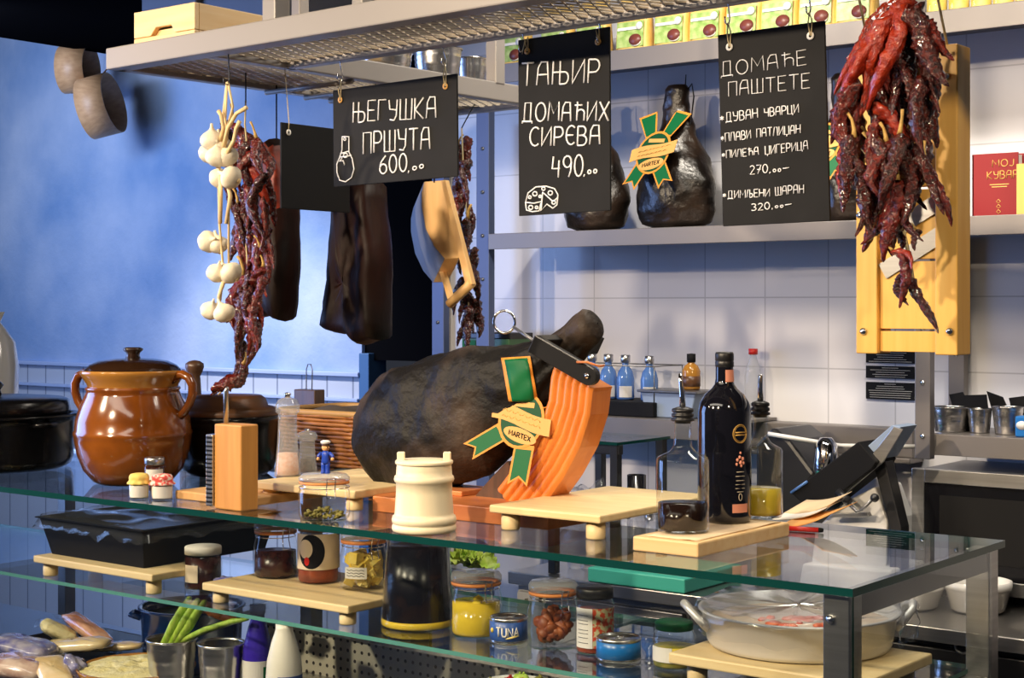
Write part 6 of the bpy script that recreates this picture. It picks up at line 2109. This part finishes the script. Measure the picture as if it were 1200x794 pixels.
obj('paper_label', MB().cylpatch(25.9 * s, f - 1.25, f - .1, 9 * s, 26 * s, 10, c), 'labelwhite', t)
obj('yellow_label', MB().cylpatch(25.9 * s, f - .09, f + .5, 9 * s, 26 * s, 8, c), 'lemon', t)

# lettuce bowl at the back
c = base_at(553, 694, 26, ZM); s = SC(c)
t = thing('lettuce_bowl', 'clear ribbed bowl of bright green lettuce behind the lemon jar', 'bowl', c)
mb = MB(); n = 72; vs_ = []; fs = []
for (r, z) in ((16, 0), (20, 2), (26, 22), (28, 27), (26, 27), (24, 22), (18, 4), (0.01, 3)):
    for i in range(n):
        a = 2 * PI * i / n; k = r * (1 + (.02 if i % 2 else -.02)) * s
        vs_.append(c + Vector((k * math.cos(a), k * math.sin(a), z * s)))
for k in range(7):
    for i in range(n):
        j = (i + 1) % n; fs.append((k * n + i, k * n + j, (k + 1) * n + j, (k + 1) * n + i))
mb.add(vs_, fs, 0, True)
obj('bowl', mb, 'acrylic', t)
rnd = random.Random(8)
for i in range(11):
    mb = MB(); vs_ = []; fs = []
    a = rnd.uniform(0, 2 * PI); q = rnd.uniform(0, 18)
    p = c + Vector((q * math.cos(a) * s, q * math.sin(a) * s, (22 + rnd.uniform(0, 16)) * s))
    R = Matrix.Rotation(rnd.uniform(0, 2 * PI), 3, 'Z') @ Matrix.Rotation(rnd.uniform(-.9, .9), 3, 'X')
    for u in range(9):
        for v in range(9):
            x, y = (u / 8 - .5), (v / 8 - .5)
            e = max(abs(x), abs(y)) * 2
            k = 1 - .25 * (x * x + y * y) * 2
            vs_.append(p + R @ Vector((x * 30 * k, y * 30 * k, 9 * (x * x + y * y) * 2 + e * 3.5 * math.sin((u - v) * 2.1 + i) + 3 * noise.noise(Vector((u * .5, v * .5, i))))) * s)
    for u in range(8):
        for v in range(8):
            fs.append((u * 9 + v, u * 9 + 9 + v, u * 9 + 10 + v, u * 9 + v + 1))
    mb.add(vs_, fs, 0, True)
    o = obj('lettuce_leaf', mb, 'lettuce', t)
    k = o.modifiers.new('thickness', 'SOLIDIFY'); k.thickness = .001

# the large pan on its board
ZP = ZM + .050
L_ = PZ(783, 764, ZP); R_ = PZ(1093, 765, ZP)
xa, xb, ya, yb = L_.x, R_.x, L_.y, R_.y
t = thing('serving_board', 'large footed pine board under the shallow aluminium pan', 'serving board', ((xa + xb) / 2, (ya + yb) / 2, ZM), 'small footed serving boards')
obj('board', MB().lo_hi((xa, ya, ZP - .018), (xb, yb, ZP)), 'maple', t, .003)
for x in (xa + .035, xb - .035):
    for y in (ya + .035, yb - .035):
        obj('foot', MB().lathe([(0, ZM), (.016, ZM), (.017, ZM + .003), (.017, ZP - .018), (0, ZP - .018)], (x, y, 0), 20), 'maple', t)
c = base_at(936, 778, 104, ZP); s = SC(c)
t = thing('shallow_pan', 'wide shallow aluminium pan with loop handles under cling film', 'pan', c)
lat(t, 'pan_body', [(0, 0), (98, 0), (104, 2), (107, 7), (113, 40), (117, 42), (117, 44), (112, 44), (105, 9), (98, 4), (0, 3)], s, c, 'enamel', 72)
lat(t, 'stew', [(0, 34), (60, 33), (95, 31), (109, 29), (109, 25), (0, 25)], s, c, 'panfood', 56)
mb = MB(); rnd = random.Random(5)
for i in range(30):
    a = rnd.uniform(-2.4, .6); q = rnd.uniform(5, 60)
    mb.ell(c + Vector(((10 + q * math.cos(a)) * s, q * math.sin(a) * s, 34 * s)), (rnd.uniform(4, 10) * s, rnd.uniform(4, 10) * s, 2.6 * s), 10, 6, 0, None, .4, i)
obj('paprika_topping', mb, 'paprika', t)
ax2 = Vector((RX, RY, 0))
px_ = Vector((-RY, RX, 0))
for sg in (-1, 1):
    pts = [(108, -22, 24), (116, -21, 30), (130, -14, 45), (134, 0, 49), (130, 14, 45), (116, 21, 30), (108, 22, 24)]
    obj('handle', MB().tube([c + ax2 * (sg * u * s) + px_ * (v * s) + Vector((0, 0, z * s)) for u, v, z in pts], [5.5 * s, 4.5 * s, 4.5 * s, 5 * s, 4.5 * s, 4.5 * s, 5.5 * s], 12), 'enamel', t)
mb = MB(); vs_ = []; fs = []; n = 64
for k, (r, z) in enumerate(((2, 47), (40, 46), (80, 47), (105, 48), (116, 50), (121, 45), (121, 30), (118, 20))):
    for i in range(n):
        a = 2 * PI * i / n
        j = noise.noise(Vector((math.cos(a) * 4, math.sin(a) * 4, k * .9)))
        vs_.append(c + Vector(((r + j * 3) * math.cos(a), (r + j * 3) * math.sin(a), z + j * (6 if k < 5 else 9))) * s)
for k in range(7):
    for i in range(n):
        j = (i + 1) % n; fs.append((k * n + i, k * n + j, (k + 1) * n + j, (k + 1) * n + i))
mb.add(vs_, fs, 0, True)
q = c + ax2 * (128 * s) + Vector((0, 0, 26 * s))
mb.ell(q, (14 * s, 12 * s, 24 * s), 24, 14, 0, None, .8, 4)
obj('cling_film', mb, 'film', t)

# ================================================================== LOWER DECK
# blue enamel pot
c = base_at(225, 783, 52, ZD)
c = PY(225, 745, 2.46); c.z = ZD; s = SC(c)
t = thing('enamel_pot', 'big blue enamel pot of vegetables behind the leeks', 'pot', c)
hp = (PY(225, 708, 2.46).z - ZD) / s
lat(t, 'pot_body', [(0, 0), (52, 0), (56, 4), (59, hp - 4), (62, hp - 2), (62, hp), (58, hp), (55, hp - 6), (52, 5), (0, 4)], s, c, 'navy', 52)
for sg in (-1, 1):
    obj('handle', MB().tube([c + ax2 * (sg * 58 * s) + px_ * (-10 * s) + Vector((0, 0, (hp - 14) * s)), c + ax2 * (sg * 70 * s) + px_ * (-9 * s) + Vector((0, 0, (hp - 10) * s)), c + ax2 * (sg * 70 * s) + px_ * (9 * s) + Vector((0, 0, (hp - 10) * s)), c + ax2 * (sg * 58 * s) + px_ * (10 * s) + Vector((0, 0, (hp - 14) * s))], 3.2 * s, 8), 'navy', t)
obj('soup', MB().lathe([(0, (hp - 10) * s), (54 * s, (hp - 10) * s), (54 * s, (hp - 14) * s), (0, (hp - 14) * s)], c, 36), 'pickle', t)
for i, (a, b, cc) in enumerate((((240, 716), (276, 724), 9), ((232, 712), (262, 714), 8))):
    p, q = PY(*a, 2.44), PY(*b, 2.40)
    p.z = q.z = ZD + hp * s + .004 * (i + 1)
    o = obj('carrot', MB().tube([p, p.lerp(q, .1), p.lerp(q, .5), p.lerp(q, .9), q], [.004, .014, .016, .011, .003], 14), 'carrot')
    tag(o, ('orange carrot lying on the blue pot beside the leeks', 'second orange carrot lying further back on the blue pot')[i], 'carrot')

# tin buckets with leeks
def deckbucket(label, px, ytop, r, Y):
    c = PY(px, ytop, Y); s = SC(c); h = c.z - ZD; c.z = ZD
    bucket('tin_bucket', label, c, r * s, h, 'tin buckets on the lower deck', handle=False)
    return c, s, h


cb, sb, hb = deckbucket('tin bucket holding the green leeks', 201, 747, 29, 2.22)
deckbucket('empty tin bucket beside the leeks', 259, 752, 27, 2.26)
for i, (pts, r) in enumerate((([(195, 752), (205, 730), (216, 712), (222, 700)], 7.5), ([(203, 752), (215, 730), (226, 712), (232, 702)], 6.5), ([(208, 752), (222, 733), (232, 716), (240, 704)], 6.5), ([(210, 752), (240, 738), (272, 728), (290, 725)], 5.5))):
    pth = [PY(x, y, 2.22 + .006 * i + (.02 if k > 1 else 0)) for k, (x, y) in enumerate(pts)]
    pth = [cb + Vector(((i - 1.5) * .008, 0, .012))] + pth
    o = obj('leek', MB().tube(pth, [r * sb * .6, r * sb, r * sb, r * sb * .95, r * sb * .5], 12, flat=.7), 'leek')
    tag(o, ('thickest upright green leek in the tin bucket', 'middle upright green leek in the tin bucket', 'upright green leek nearest the empty tin bucket', 'thin green leek bent low over the empty tin bucket')[i], 'leek', 'leeks in the tin bucket')

# bottles
c = PY(302, 780, 2.30); c.z = ZD; s = SC(c); h = (PY(302, 716, 2.30).z - ZD) / s
t = thing('milk_bottle', 'deep purple plastic bottle with a white label beside the white bottle', 'bottle', c, 'plastic bottles on the lower deck')
lat(t, 'bottle_body', [(0, 0), (16, 0), (18, 3), (18, h * .52), (17, h * .62), (11, h * .84), (8, h * .92), (8, h)], s, c, 'purple', 36)
f = facing(c)
obj('label', MB().cylpatch(18.3 * s, f - 1.3, f + 1.3, 3 * s, h * .50 * s, 16, c), 'labelwhite', t)
obj('leaf_print', MB().cylpatch(18.6 * s, f + .35, f + .75, 14 * s, h * .44 * s, 6, c), 'green', t)
lat(t, 'cap', [(8.4, h - 2), (9.4, h - 2), (9.4, h + 8), (0, h + 9)], s, c, 'purple', 28)
c = PY(333, 785, 2.17); c.z = ZD; s = SC(c); h = (PY(333, 731, 2.17).z - ZD) / s
t = thing('milk_bottle', 'white plastic milk bottle with a blue label on the lower deck', 'bottle', c, 'plastic bottles on the lower deck')
lat(t, 'bottle_body', [(0, 0), (19, 0), (21, 3), (21, h * .58), (20, h * .68), (15, h * .84), (11, h * .93), (10, h * .96), (10, h), (0, h)], s, c, 'milk', 40)
f = facing(c)
obj('blue_label', MB().cylpatch(21.3 * s, f - .35, f + 1.4, 4 * s, h * .56 * s, 16, c), 'labelblue', t)
obj('white_label', MB().cylpatch(21.3 * s, f - 1.4, f - .36, 4 * s, h * .56 * s, 16, c), 'labelwhite', t)
ov = MB(); ov.tube([c + Vector((math.cos(f + .5 + .3 * math.cos(a)) * 21.8 * s, math.sin(f + .5 + .3 * math.cos(a)) * 21.8 * s, (h * .42 + 4 * math.sin(a)) * s)) for a in [2 * PI * i / 20 for i in range(21)]], .0012, 5)
obj('oval_print', ov, 'labelwhite', t)

# tray of vacuum packed meats
tx0, tx1 = PY(-30, 780, 2.12).x, PY(160, 780, 2.30).x
ty0, ty1 = 2.10, 2.44
t = thing('black_tray', 'shallow black tray of vacuum packed meats on the lower deck', 'tray', ((tx0 + tx1) / 2, 2.25, ZD))
tb = MB()
zt_ = ZD + .055
levels = [ring(tx0 + g_, tx1 - g_, ty0 + g_, ty1 - g_, ZD), ring(tx0, tx1, ty0, ty1, zt_), ring(tx0 + .004, tx1 - .004, ty0 + .004, ty1 - .004, zt_), ring(tx0 + g_ + .004, tx1 - g_ - .004, ty0 + g_ + .004, ty1 - g_ - .004, ZD + .004)]
vs_ = [v for l in levels for v in l]; fs = [(3, 2, 1, 0)]
for k in range(3):
    for i in range(4):
        j = (i + 1) % 4; fs.append((k * 4 + i, k * 4 + j, k * 4 + 4 + j, k * 4 + 4 + i))
fs.append((12, 13, 14, 15))
tb.add(vs_, fs)
obj('tray_body', tb, 'blackplastic', t, .002)


def pack(label, px, py, z, L, W_, H_, m, rz, ry, seed, name='vacuum_pack'):
    c = PZ(px, py, z)
    R = Matrix.Rotation(rz, 3, 'Z') @ Matrix.Rotation(ry, 3, 'Y')
    t = thing(name, label, 'food pack', c, 'vacuum packed foods in the black tray')
    mb = MB(); n = 26; vs_ = []; fs = []
    rows = [(-1, .98), (-.75, .95), (-.4, .9), (0, .88), (.4, .9), (.75, .95), (1, .98)]
    for k in range(13):
        th = PI * k / 12
        for i in range(n):
            a = 2 * PI * i / n
            x = math.copysign(abs(math.cos(a)) ** .5, math.cos(a)) * max(.001, math.sin(th)) ** .5
            y = math.copysign(abs(math.sin(a)) ** .5, math.sin(a)) * max(.001, math.sin(th)) ** .5
            zz = math.cos(th)
            q = 1 + .12 * noise.noise(Vector((x * 2 + seed, y * 2, zz)))
            vs_.append(c + R @ Vector((x * L / 2 * q, y * W_ / 2 * q, zz * H_ / 2 * (1 + .35 * noise.noise(Vector((x * 3, y * 3, seed * 2)))))))
    for k in range(12):
        for i in range(n):
            j = (i + 1) % n; fs.append((k * n + i, k * n + j, (k + 1) * n + j, (k + 1) * n + i))
    mb.add(vs_, fs, 0, True)
    obj('food', mb, m, t)
    fl = MB(); vs_ = []; fs = []
    for i in range(11):
        for j in range(9):
            u, v = i / 10 - .5, j / 8 - .5
            vs_.append(c + R @ Vector((u * L * 1.22, v * W_ * 1.22, .004 * math.sin(i * 2.3 + seed) + .006 * noise.noise(Vector((u * 6, v * 6, seed))) - H_ * .1)))
    for i in range(10):
        for j in range(8):
            fs.append((i * 9 + j, i * 9 + 9 + j, i * 9 + 10 + j, i * 9 + j + 1))
    fl.add(vs_, fs, 0, True)
    obj('plastic_seal', fl, 'film', t)


z_ = ZD + .04
pack('blue printed vacuum pack lying in the black tray', 28, 757, ZD + .08, .15, .10, .035, 'vacblue', .4, .15, 1)
pack('long pale vacuum packed cheese piece in the black tray', 85, 756, ZD + .07, .18, .075, .03, 'vaccheese', .45, -.12, 2)
pack('slim smoked fillet in film leaning over the tray rim', 103, 737, ZD + .085, .20, .045, .030, 'vacpink', -.12, .22, 3)
pack('dark red vacuum packed meat in the tray corner', 22, 781, ZD + .06, .14, .10, .045, 'vacmeat', .5, .1, 4)
pack('wedge of white packed cheese standing behind the printed pack', 70, 740, ZD + .08, .10, .08, .03, 'cream', .9, .5, 5)
pack('pale wedge in film at the front of the black tray', 62, 785, ZD + .06, .14, .07, .02, 'vaccheese', -.45, .25, 6)
pack('flat yellow packed cheese slice along the tray rim', 128, 757, ZD + .06, .16, .05, .018, 'vaccheese', .55, -.05, 7)

# bowl of fresh cheese
c = PY(160, 772, 2.11); s = SC(c); c.y = 2.11 + 0.0
zc0 = PZ(160, 779, ZD + .06)
c = Vector((zc0.x, max(zc0.y, 2.19), ZD)); s = SC(c)
t = thing('cheese_bowl', 'wide golden bowl heaped with crumbly fresh cheese', 'bowl', c)
lat(t, 'bowl', [(0, 0), (44, 0), (56, 6), (66, 24), (69, 31), (67, 32), (63, 25), (52, 8), (0, 5)], s, c, 'clayrim', 56)
mb = MB(); vs_ = []; fs = []; n = 48
for k in range(13):
    for i in range(n):
        a = 2 * PI * i / n; q = k / 12
        z = 30 + 6 * (1 - q * q) + 5 * noise.noise(Vector((q * math.cos(a) * 5, q * math.sin(a) * 5, 2))) * (1 - q * .6)
        vs_.append(c + Vector((max(q, .002) * 65 * math.cos(a), max(q, .002) * 65 * math.sin(a), z)) * s)
for k in range(12):
    for i in range(n):
        j = (i + 1) % n; fs.append((k * n + i, k * n + j, (k + 1) * n + j, (k + 1) * n + i))
mb.add(vs_, fs, 0, True)
obj('fresh_cheese', mb, 'cream', t)
# crumpled blue film beside it
o = obj('crumpled_wrap', MB().ell(Vector((PZ(97, 783, ZD + .05).x, 2.12, ZD + .045)), (.035, .03, .03), 26, 16, 0, None, .8, 6), 'vacblue')
tag(o, 'crumpled blue plastic wrap beside the fresh cheese bowl', 'wrap')

# bowl of pickled peppers at the frame edge
c = PZ(604, 806, ZD + .11); c = PY(604, 800, 2.30); c.z = ZD; s = SC(c)
t = thing('pepper_bowl', 'white bowl of mixed pickled peppers before the perforated panel', 'bowl', c)
zt_ = (PY(604, 800, 2.30).z - ZD) / s
lat(t, 'bowl', [(0, 0), (26, 0), (38, zt_ * .5), (43, zt_), (41, zt_), (34, zt_ * .5), (0, 4)], s, c, 'whiteglaze', 44)
lat(t, 'brine', [(0, zt_ - 6), (39, zt_ - 6), (37, zt_ - 9), (0, zt_ - 9)], s, c, 'cream', 36)
rnd = random.Random(2)
for i in range(13):
    a = 2 * PI * i / 13; q = (10, 30, 24)[i % 3]
    p = c + Vector((q * math.cos(a * 2.1), q * math.sin(a * 2.1), zt_ - 1)) * s
    o = obj('pickled_pepper', MB().ell(p, (9 * s, 7.5 * s, 6.5 * s), 14, 10, 0, None, .25, i).tube([p + Vector((0, 0, 5 * s)), p + Vector((1 * s, 0, 9 * s))], [1.6 * s, 1.2 * s], 6), ('red', 'pickle', 'leek')[i % 3])
    tag(o, ('small red pickled pepper in the white bowl', 'small olive pickled pepper in the white bowl', 'small bright green pickled pepper in the white bowl')[i % 3], 'pepper', ('red pickled peppers in the bowl', 'olive pickled peppers in the bowl', 'green pickled peppers in the bowl')[i % 3])

# ================================================================== BEHIND: BACK COUNTER AND LOW SHELF GOODS
# turquoise cutting board on the worktop edge
a, b = PY(686, 672, YC - .01), PY(800, 680, YC - .01)
tag(obj('cutting_board', MB().lo_hi((a.x, YC + .0, .901), (b.x, YC + .30, .94)), 'turq', None, .004), 'thick turquoise cutting board on the back worktop', 'cutting board')

# white bowls on the worktop
def wbowl(label, px, bottom, r, h):
    c = base_at(px, bottom, r * .75, .901); s = SC(c); c.z = .901
    t = thing('white_bowl', label, 'bowl', c, 'white bowls on the back worktop')
    lat(t, 'bowl', [(0, 2), (r * .62, 2), (r * .64, 0), (r * .72, 0), (r * .80, 3), (r * .95, h * .7), (r * .98, h * .75), (r, h * .78), (r * 1.0, h), (r * .95, h), (r * .9, h * .7), (r * .7, 5), (0, 4)], s, c, 'whiteglaze', 48)
    return t


wbowl('white bowl with a folded cloth nearer the large pan', 1070, 716, 36, 30)
wbowl('white bowl standing below the microwave corner', 1146, 721, 39, 36)
c = base_at(1078, 712, 20, .901); s = SC(c)
o = obj('folded_cloth', MB().ell(Vector((c.x, c.y, .901 + 30 * s)), (24 * s, 18 * s, 12 * s), 24, 14, 0, None, .6, 9), 'whiteglaze')
tag(o, 'crumpled white cloth heaped in the white bowl', 'cloth')

# microwave
YMW = 3.83
a, b = PY(1068, 548, YMW), PY(1300, 700, YMW)
zt_ = PY(1068, 548, YMW).z; x0 = a.x; x1 = x0 + .56
z0 = .93
t = thing('microwave', 'stainless microwave with a black door glass on the back worktop', 'microwave', ((x0 + x1) / 2, 3.8, .90))
obj('housing', MB().lo_hi((x0 + .004, YMW + .02, z0), (x1 - .004, 4.17, zt_ - .004)), 'darksteel', t, .006)
fr = MB()
w = .035
fr.lo_hi((x0, YMW, z0), (x0 + w, YMW + .02, zt_)).lo_hi((x1 - w, YMW, z0), (x1, YMW + .02, zt_)).lo_hi((x0 + w, YMW, zt_ - w), (x1 - w, YMW + .02, zt_)).lo_hi((x0 + w, YMW, z0), (x1 - w, YMW + .02, z0 + w))
obj('front_frame', fr, 'steel', t, .002)
dr = obj('door', MB().lo_hi((x0 + w, YMW + .004, z0 + w), (x1 - w, YMW + .018, zt_ - w)), 'blackgloss', t)
obj('door_window', MB().lo_hi((x0 + w + .04, YMW + .002, z0 + w + .04), (x1 - w - .04, YMW + .005, zt_ - w - .03)), 'black', dr)
for x in (x0 + .05, x1 - .05):
    for y in (YMW + .06, 4.12):
        obj('foot', MB().lathe([(0, .901), (.02, .901), (.018, z0), (0, z0)], (x, y, 0), 16), 'blackplastic', t)

# meat slicer on the back worktop
Yl = 3.62
t = thing('meat_slicer', 'tilted meat slicer with black guard and steel plate before the tiles', 'slicer', PY(985, 700, 3.75))
t.location.z = .901
obj('base', MB().prism([PY(x, y, Yl) for x, y in ((935, 690), (1045, 700), (1045, 668), (940, 660))], (0, .20, 0)), 'white', t, .006)
obj('housing', MB().prism([PY(x, y, Yl + .06) for x, y in ((950, 662), (1038, 670), (1040, 610), (1025, 570), (985, 590), (955, 620))], (0, .16, 0)), 'white', t, .006)
obj('guard', MB().prism([PY(x, y, Yl) for x, y in ((954, 602), (926, 577), (1006, 517), (1027, 541), (1022, 549))], (0, .12, 0)), 'black', t, .003)
obj('guard_edge', MB().tube([PY(927, 577, Yl - .003), PY(946, 564, Yl - .003)], .004, 8), 'blueglass', t)
obj('plate', MB().prism([PY(x, y, Yl + .02) for x, y in ((1020, 535), (1047, 500), (1058, 503), (1035, 541), (960, 604), (952, 602))], (0, .006, 0)), 'steel', t, .001)
obj('carriage', MB().prism([PY(x, y, Yl + .03) for x, y in ((1016, 523), (1045, 498), (1056, 500), (1032, 538))], (0, .10, 0)), 'bluegrey', t, .002)
obj('upright', MB().prism([PY(x, y, Yl + .05) for x, y in ((1024, 546), (1037, 540), (1056, 618), (1056, 680), (1042, 680), (1042, 618))], (0, .05, 0)), 'blackplastic', t, .003)
obj('crank_handle', MB().tube([PY(982, 576, Yl - .01), PY(995, 588, Yl - .02)], .011, 12), 'blackplastic', t)
obj('crank_rod', MB().tube([PY(992, 587, Yl - .015), PY(1004, 599, Yl - .015), PY(1010, 597, Yl - .015), PY(1024, 583, Yl - .015)], .0045, 8), 'darksteel', t)
obj('knob', MB().ell(PY(1025, 583, Yl - .015), (.011, .011, .011), 14, 10), 'blackplastic', t)
obj('arm', MB().prism([PY(x, y, Yl + .01) for x, y in ((970, 606), (975, 602), (1016, 600), (1018, 605))], (0, .02, 0)), 'steel', t, .001)
# black machine beside it
t = thing('kitchen_machine', 'black sloping kitchen machine behind the yellow oil bottle', 'machine', PY(925, 700, 3.85))
t.location.z = .901
obj('housing', MB().prism([PY(x, y, 3.84) for x, y in ((885, 690), (945, 694), (945, 570), (955, 556), (925, 516), (905, 500), (885, 520))], (0, .22, 0)), 'blackplastic', t, .01)
obj('cable', MB().tube([PY(900, 508, 3.80), PY(930, 513, 3.82), PY(985, 522, 3.9), PY(1072, 523, 3.95)], .006, 8), 'white', t)
obj('steel_fitting', MB().lathe([(0, 0), (.03, 0), (.035, .03), (.03, .09), (.015, .11), (0, .11)], PY(968, 560, 3.86), 28), 'chrome', t)

# -------- blue bottles in a wire rack on the low shelf
zs = 1.3205
r0, r1 = PY(676, 466, 3.97), PY(772, 466, 3.97)
t = thing('bottle_rack', 'black tray with a wire rail holding the small blue bottles', 'rack', ((r0.x + r1.x) / 2, 4.03, zs))
zt_ = PY(720, 469, 3.97).z
obj('tray', MB().lo_hi((r0.x - .10, 3.94, zs), (r1.x, 4.14, zt_)), 'black', t, .003)
wr = MB(); zr = PY(720, 428, 3.97).z
cs = [(r0.x - .08, 3.96), (r1.x - .01, 3.96), (r1.x - .01, 4.12), (r0.x - .08, 4.12)]
wr.tube([(x, y, zr) for x, y in cs + cs[:1]], .002, 6)
obj('wire_rail', wr, 'darksteel', t)
for x, y in cs:
    obj('wire_post', MB().tube([(x, y, zt_), (x, y, zr)], .002, 6), 'darksteel', t)
for px, lb in ((694, 'small blue bottle nearest the ham stand upright'), (713, 'second small blue bottle from the ham stand upright'), (733, 'third small blue bottle from the ham stand upright'), (761, 'small blue bottle standing alone at the rack end')):
    c = PY(px, 469, 4.03); s = SC(c); c.z = zt_ + .0005
    t = thing('water_bottle', lb, 'bottle', c, 'small blue bottles in the rack')
    lat(t, 'bottle_body', [(0, 0), (9.5, 0), (10.5, 2), (10.5, 24), (8.5, 33), (4, 39), (3.8, 44)], s, c, 'blueglass', 28)
    lat(t, 'cap', [(4.6, 43), (5.6, 43.5), (5.6, 52), (0, 52.5)], s, c, 'steel', 22)
    f = facing(c)
    obj('label', MB().cylpatch(10.7 * s, f - .75, f + .75, 3 * s, 16 * s, 10, c), 'labelwhite', t)

# blue-grey tub, amber bottle, red capped bottle
c = PY(795, 491, 4.02); s = SC(c); c.z = zs
t = thing('plastic_tub', 'blue-grey plastic tub on the low shelf behind the vinegar bottle', 'tub', c)
obj('tub_body', MB().prism([c + Vector((x * s, -.06, z * s)) for x, z in ((-30, 0), (30, 0), (38, 30), (-38, 30))], (0, .12, 0)), 'bluegrey', t, .004)
obj('tub_rim', MB().lo_hi((c.x - 41 * s, c.y - .068, c.z + 29 * s), (c.x + 41 * s, c.y + .068, c.z + 32 * s)), 'darksteel', t, .002)
c2 = Vector((PY(808, 461, 4.02).x, 4.03, zs + 32 * s + .0005)); s2_ = SC(c2)
t = thing('oil_bottle', 'small amber bottle with a black cap standing on the blue-grey tub', 'bottle', c2)
lat(t, 'bottle_body', [(0, 0), (9.5, 0), (10.5, 2), (10.5, 14), (10.8, 22), (8, 28), (4, 31), (4, 33)], s2_, c2, 'amber', 28)
lat(t, 'cap', [(4.5, 32), (5.2, 32.5), (5.2, 42), (0, 42.5)], s2_, c2, 'black', 22)
lat(t, 'label', [(10.4, 4), (10.9, 4.2), (10.9, 16), (10.4, 16.2)], s2_, c2, 'claylid', 28)
c = PY(862, 492, 4.05); s = SC(c); c.z = 1.3105
p = PY(836, 492, 4.05)
t = thing('clear_bottle', 'clear plastic bottle with a red cap behind the tall dark bottle', 'bottle', Vector((PY(862, 492, 4.05).x, 4.155, 1.3105)))
c = t.location.copy(); s = SC(c); hh = (PY(862, 408, 4.155).z - 1.3105) / s
lat(t, 'bottle_body', [(0, 0), (9, 0), (10, 2), (10, hh * .6), (8, hh * .75), (4, hh * .88), (4, hh * .93)], s, c, 'acrylic', 28)
lat(t, 'cap', [(4.6, hh * .92), (5.4, hh * .92), (5.4, hh), (0, hh)], s, c, 'red', 22)

# green tin behind the ham
a, b = PY(541, 416, 3.98), PY(597, 390, 3.98)
t = thing('green_tin', 'dark green tin box behind the ham near the shelf post', 'tin', ((a.x + b.x) / 2, 4.03, zs))
obj('tin_body', MB().lo_hi((a.x, 3.98, zs), (b.x, 4.10, b.z)), 'greentin', t, .004)
obj('lid', MB().lo_hi((a.x - .003, 3.977, b.z - .02), (b.x + .003, 4.103, b.z)), 'castiron', t, .003)
obj('printed_label', MB().lo_hi((b.x - .07, 3.978, zs + (b.z - zs) * .40), (b.x - .02, 3.9795, zs + (b.z - zs) * .62)), 'gold', t)
obj('printed_label', MB().lo_hi((a.x + .004, 3.978, zs + .02), (a.x + .06, 3.9795, b.z - .025)), 'green', t)

# right-hand shelf: buckets, black cards
for px, r, ytop, lb in ((1114, 22, 476, 'tin bucket at the shelf post end of the low shelf'), (1148, 14, 478, 'narrow tin bucket between two wider ones on the low shelf'), (1181, 18, 476, 'tin bucket beside the blue packet on the low shelf')):
    c = PY(px, 505, 4.0); s = SC(c); c.z = zs
    hh = (PY(px, ytop, 4.0).z - zs)
    bucket('tin_bucket', lb, c, r * s, hh, 'tin buckets on the low shelf', handle=False)
for (p, lb) in (([(1112, 462), (1128, 459), (1138, 478), (1122, 495)], 'black price card standing nearest the shelf post'), ([(1126, 463), (1156, 462), (1158, 480), (1132, 482)], 'black price card with a pale line of print'), ([(1156, 458), (1175, 465), (1182, 480), (1168, 500)], 'black price card leaning between two tin buckets'), ([(1182, 466), (1206, 463), (1208, 480), (1186, 482)], 'black price card behind the blue packet')):
    yy = 4.05 if 'print' not in lb else 4.03
    pts = [PY(x, y, yy) for x, y in p]
    lowz = min(q.z for q in pts)
    o = obj('price_card', MB().prism(pts, (0, .003, 0)).prism([Vector((pts[3].x, yy + .001, zs)), Vector((pts[2].x, yy + .001, zs)), Vector((pts[2].x, yy + .001, pts[2].z)), Vector((pts[3].x, yy + .001, pts[3].z))], (0, .0015, 0)), 'black')
    tag(o, lb, 'card', 'black price cards on the low shelf')
a = PY(1190, 508, 3.93)
t = thing('blue_packet', 'blue packet with a white oval on the low shelf edge', 'packet', (a.x + .03, 3.94, zs))
obj('packet_body', MB().lo_hi((a.x, 3.925, zs), (a.x + .07, 3.965, PY(1190, 487, 3.93).z)), 'canblue', t, .004)
obj('oval_print', MB().lathe([(0, 0), (.011, 0), (.011, .001), (0, .001)], (a.x + .018, 3.925, zs + .03), 24, 0, Matrix.Rotation(PI / 2, 3, 'X'), sx=1.3), 'labelwhite', t)

# dark stand with a plastic bag behind the ham stand
a, b = PY(640, 515, 3.55), PY(728, 512, 3.55)
t = thing('prep_stand', 'black framed glass stand on the worktop behind the ham stand', 'stand', ((a.x + b.x) / 2, 3.65, .901))
z_t = PY(700, 516, 3.55).z
slab('glass_top', None, a.x, 3.53, b.x, 3.80, z_t - .008, z_t, t, 'tealedge')
for (x, y) in ((a.x + .015, 3.55), (b.x - .03, 3.55), (a.x + .015, 3.78), (b.x - .03, 3.78)):
    obj('leg', MB().lo_hi((x, y - .012, .901), (x + .025, y + .012, z_t - .008)), 'blackplastic', t, .002)
obj('rail', MB().lo_hi((a.x, 3.54, z_t - .035), (b.x, 3.56, z_t - .008)), 'blackplastic', t, .002)
c = PY(690, 575, 3.66); c.z = .901; s = SC(c)
o = obj('plastic_bag', MB().ell(c + Vector((0, 0, .10)), (.09, .06, .12), 28, 18, 0, None, .7, 12), 'film')
tag(o, 'crumpled clear plastic bag under the black glass stand', 'bag')
c = PY(746, 580, 3.60); c.z = .901; s = SC(c)
t = thing('black_mug', 'black mug seen above the empty footed serving board', 'mug', c)
hh = PY(746, 556, 3.60).z - .901
obj('mug_body', MB().lathe([(0, 0), (.024, 0), (.026, .004), (.026, hh), (.023, hh), (.023, .006), (0, .006)], c, 28), 'blackgloss', t)
obj('handle', MB().tube([c + Vector((.024, 0, hh * .85)), c + Vector((.043, 0, hh * .8)), c + Vector((.045, 0, hh * .6)), c + Vector((.024, 0, hh * .5))], .004, 8), 'blackgloss', t)
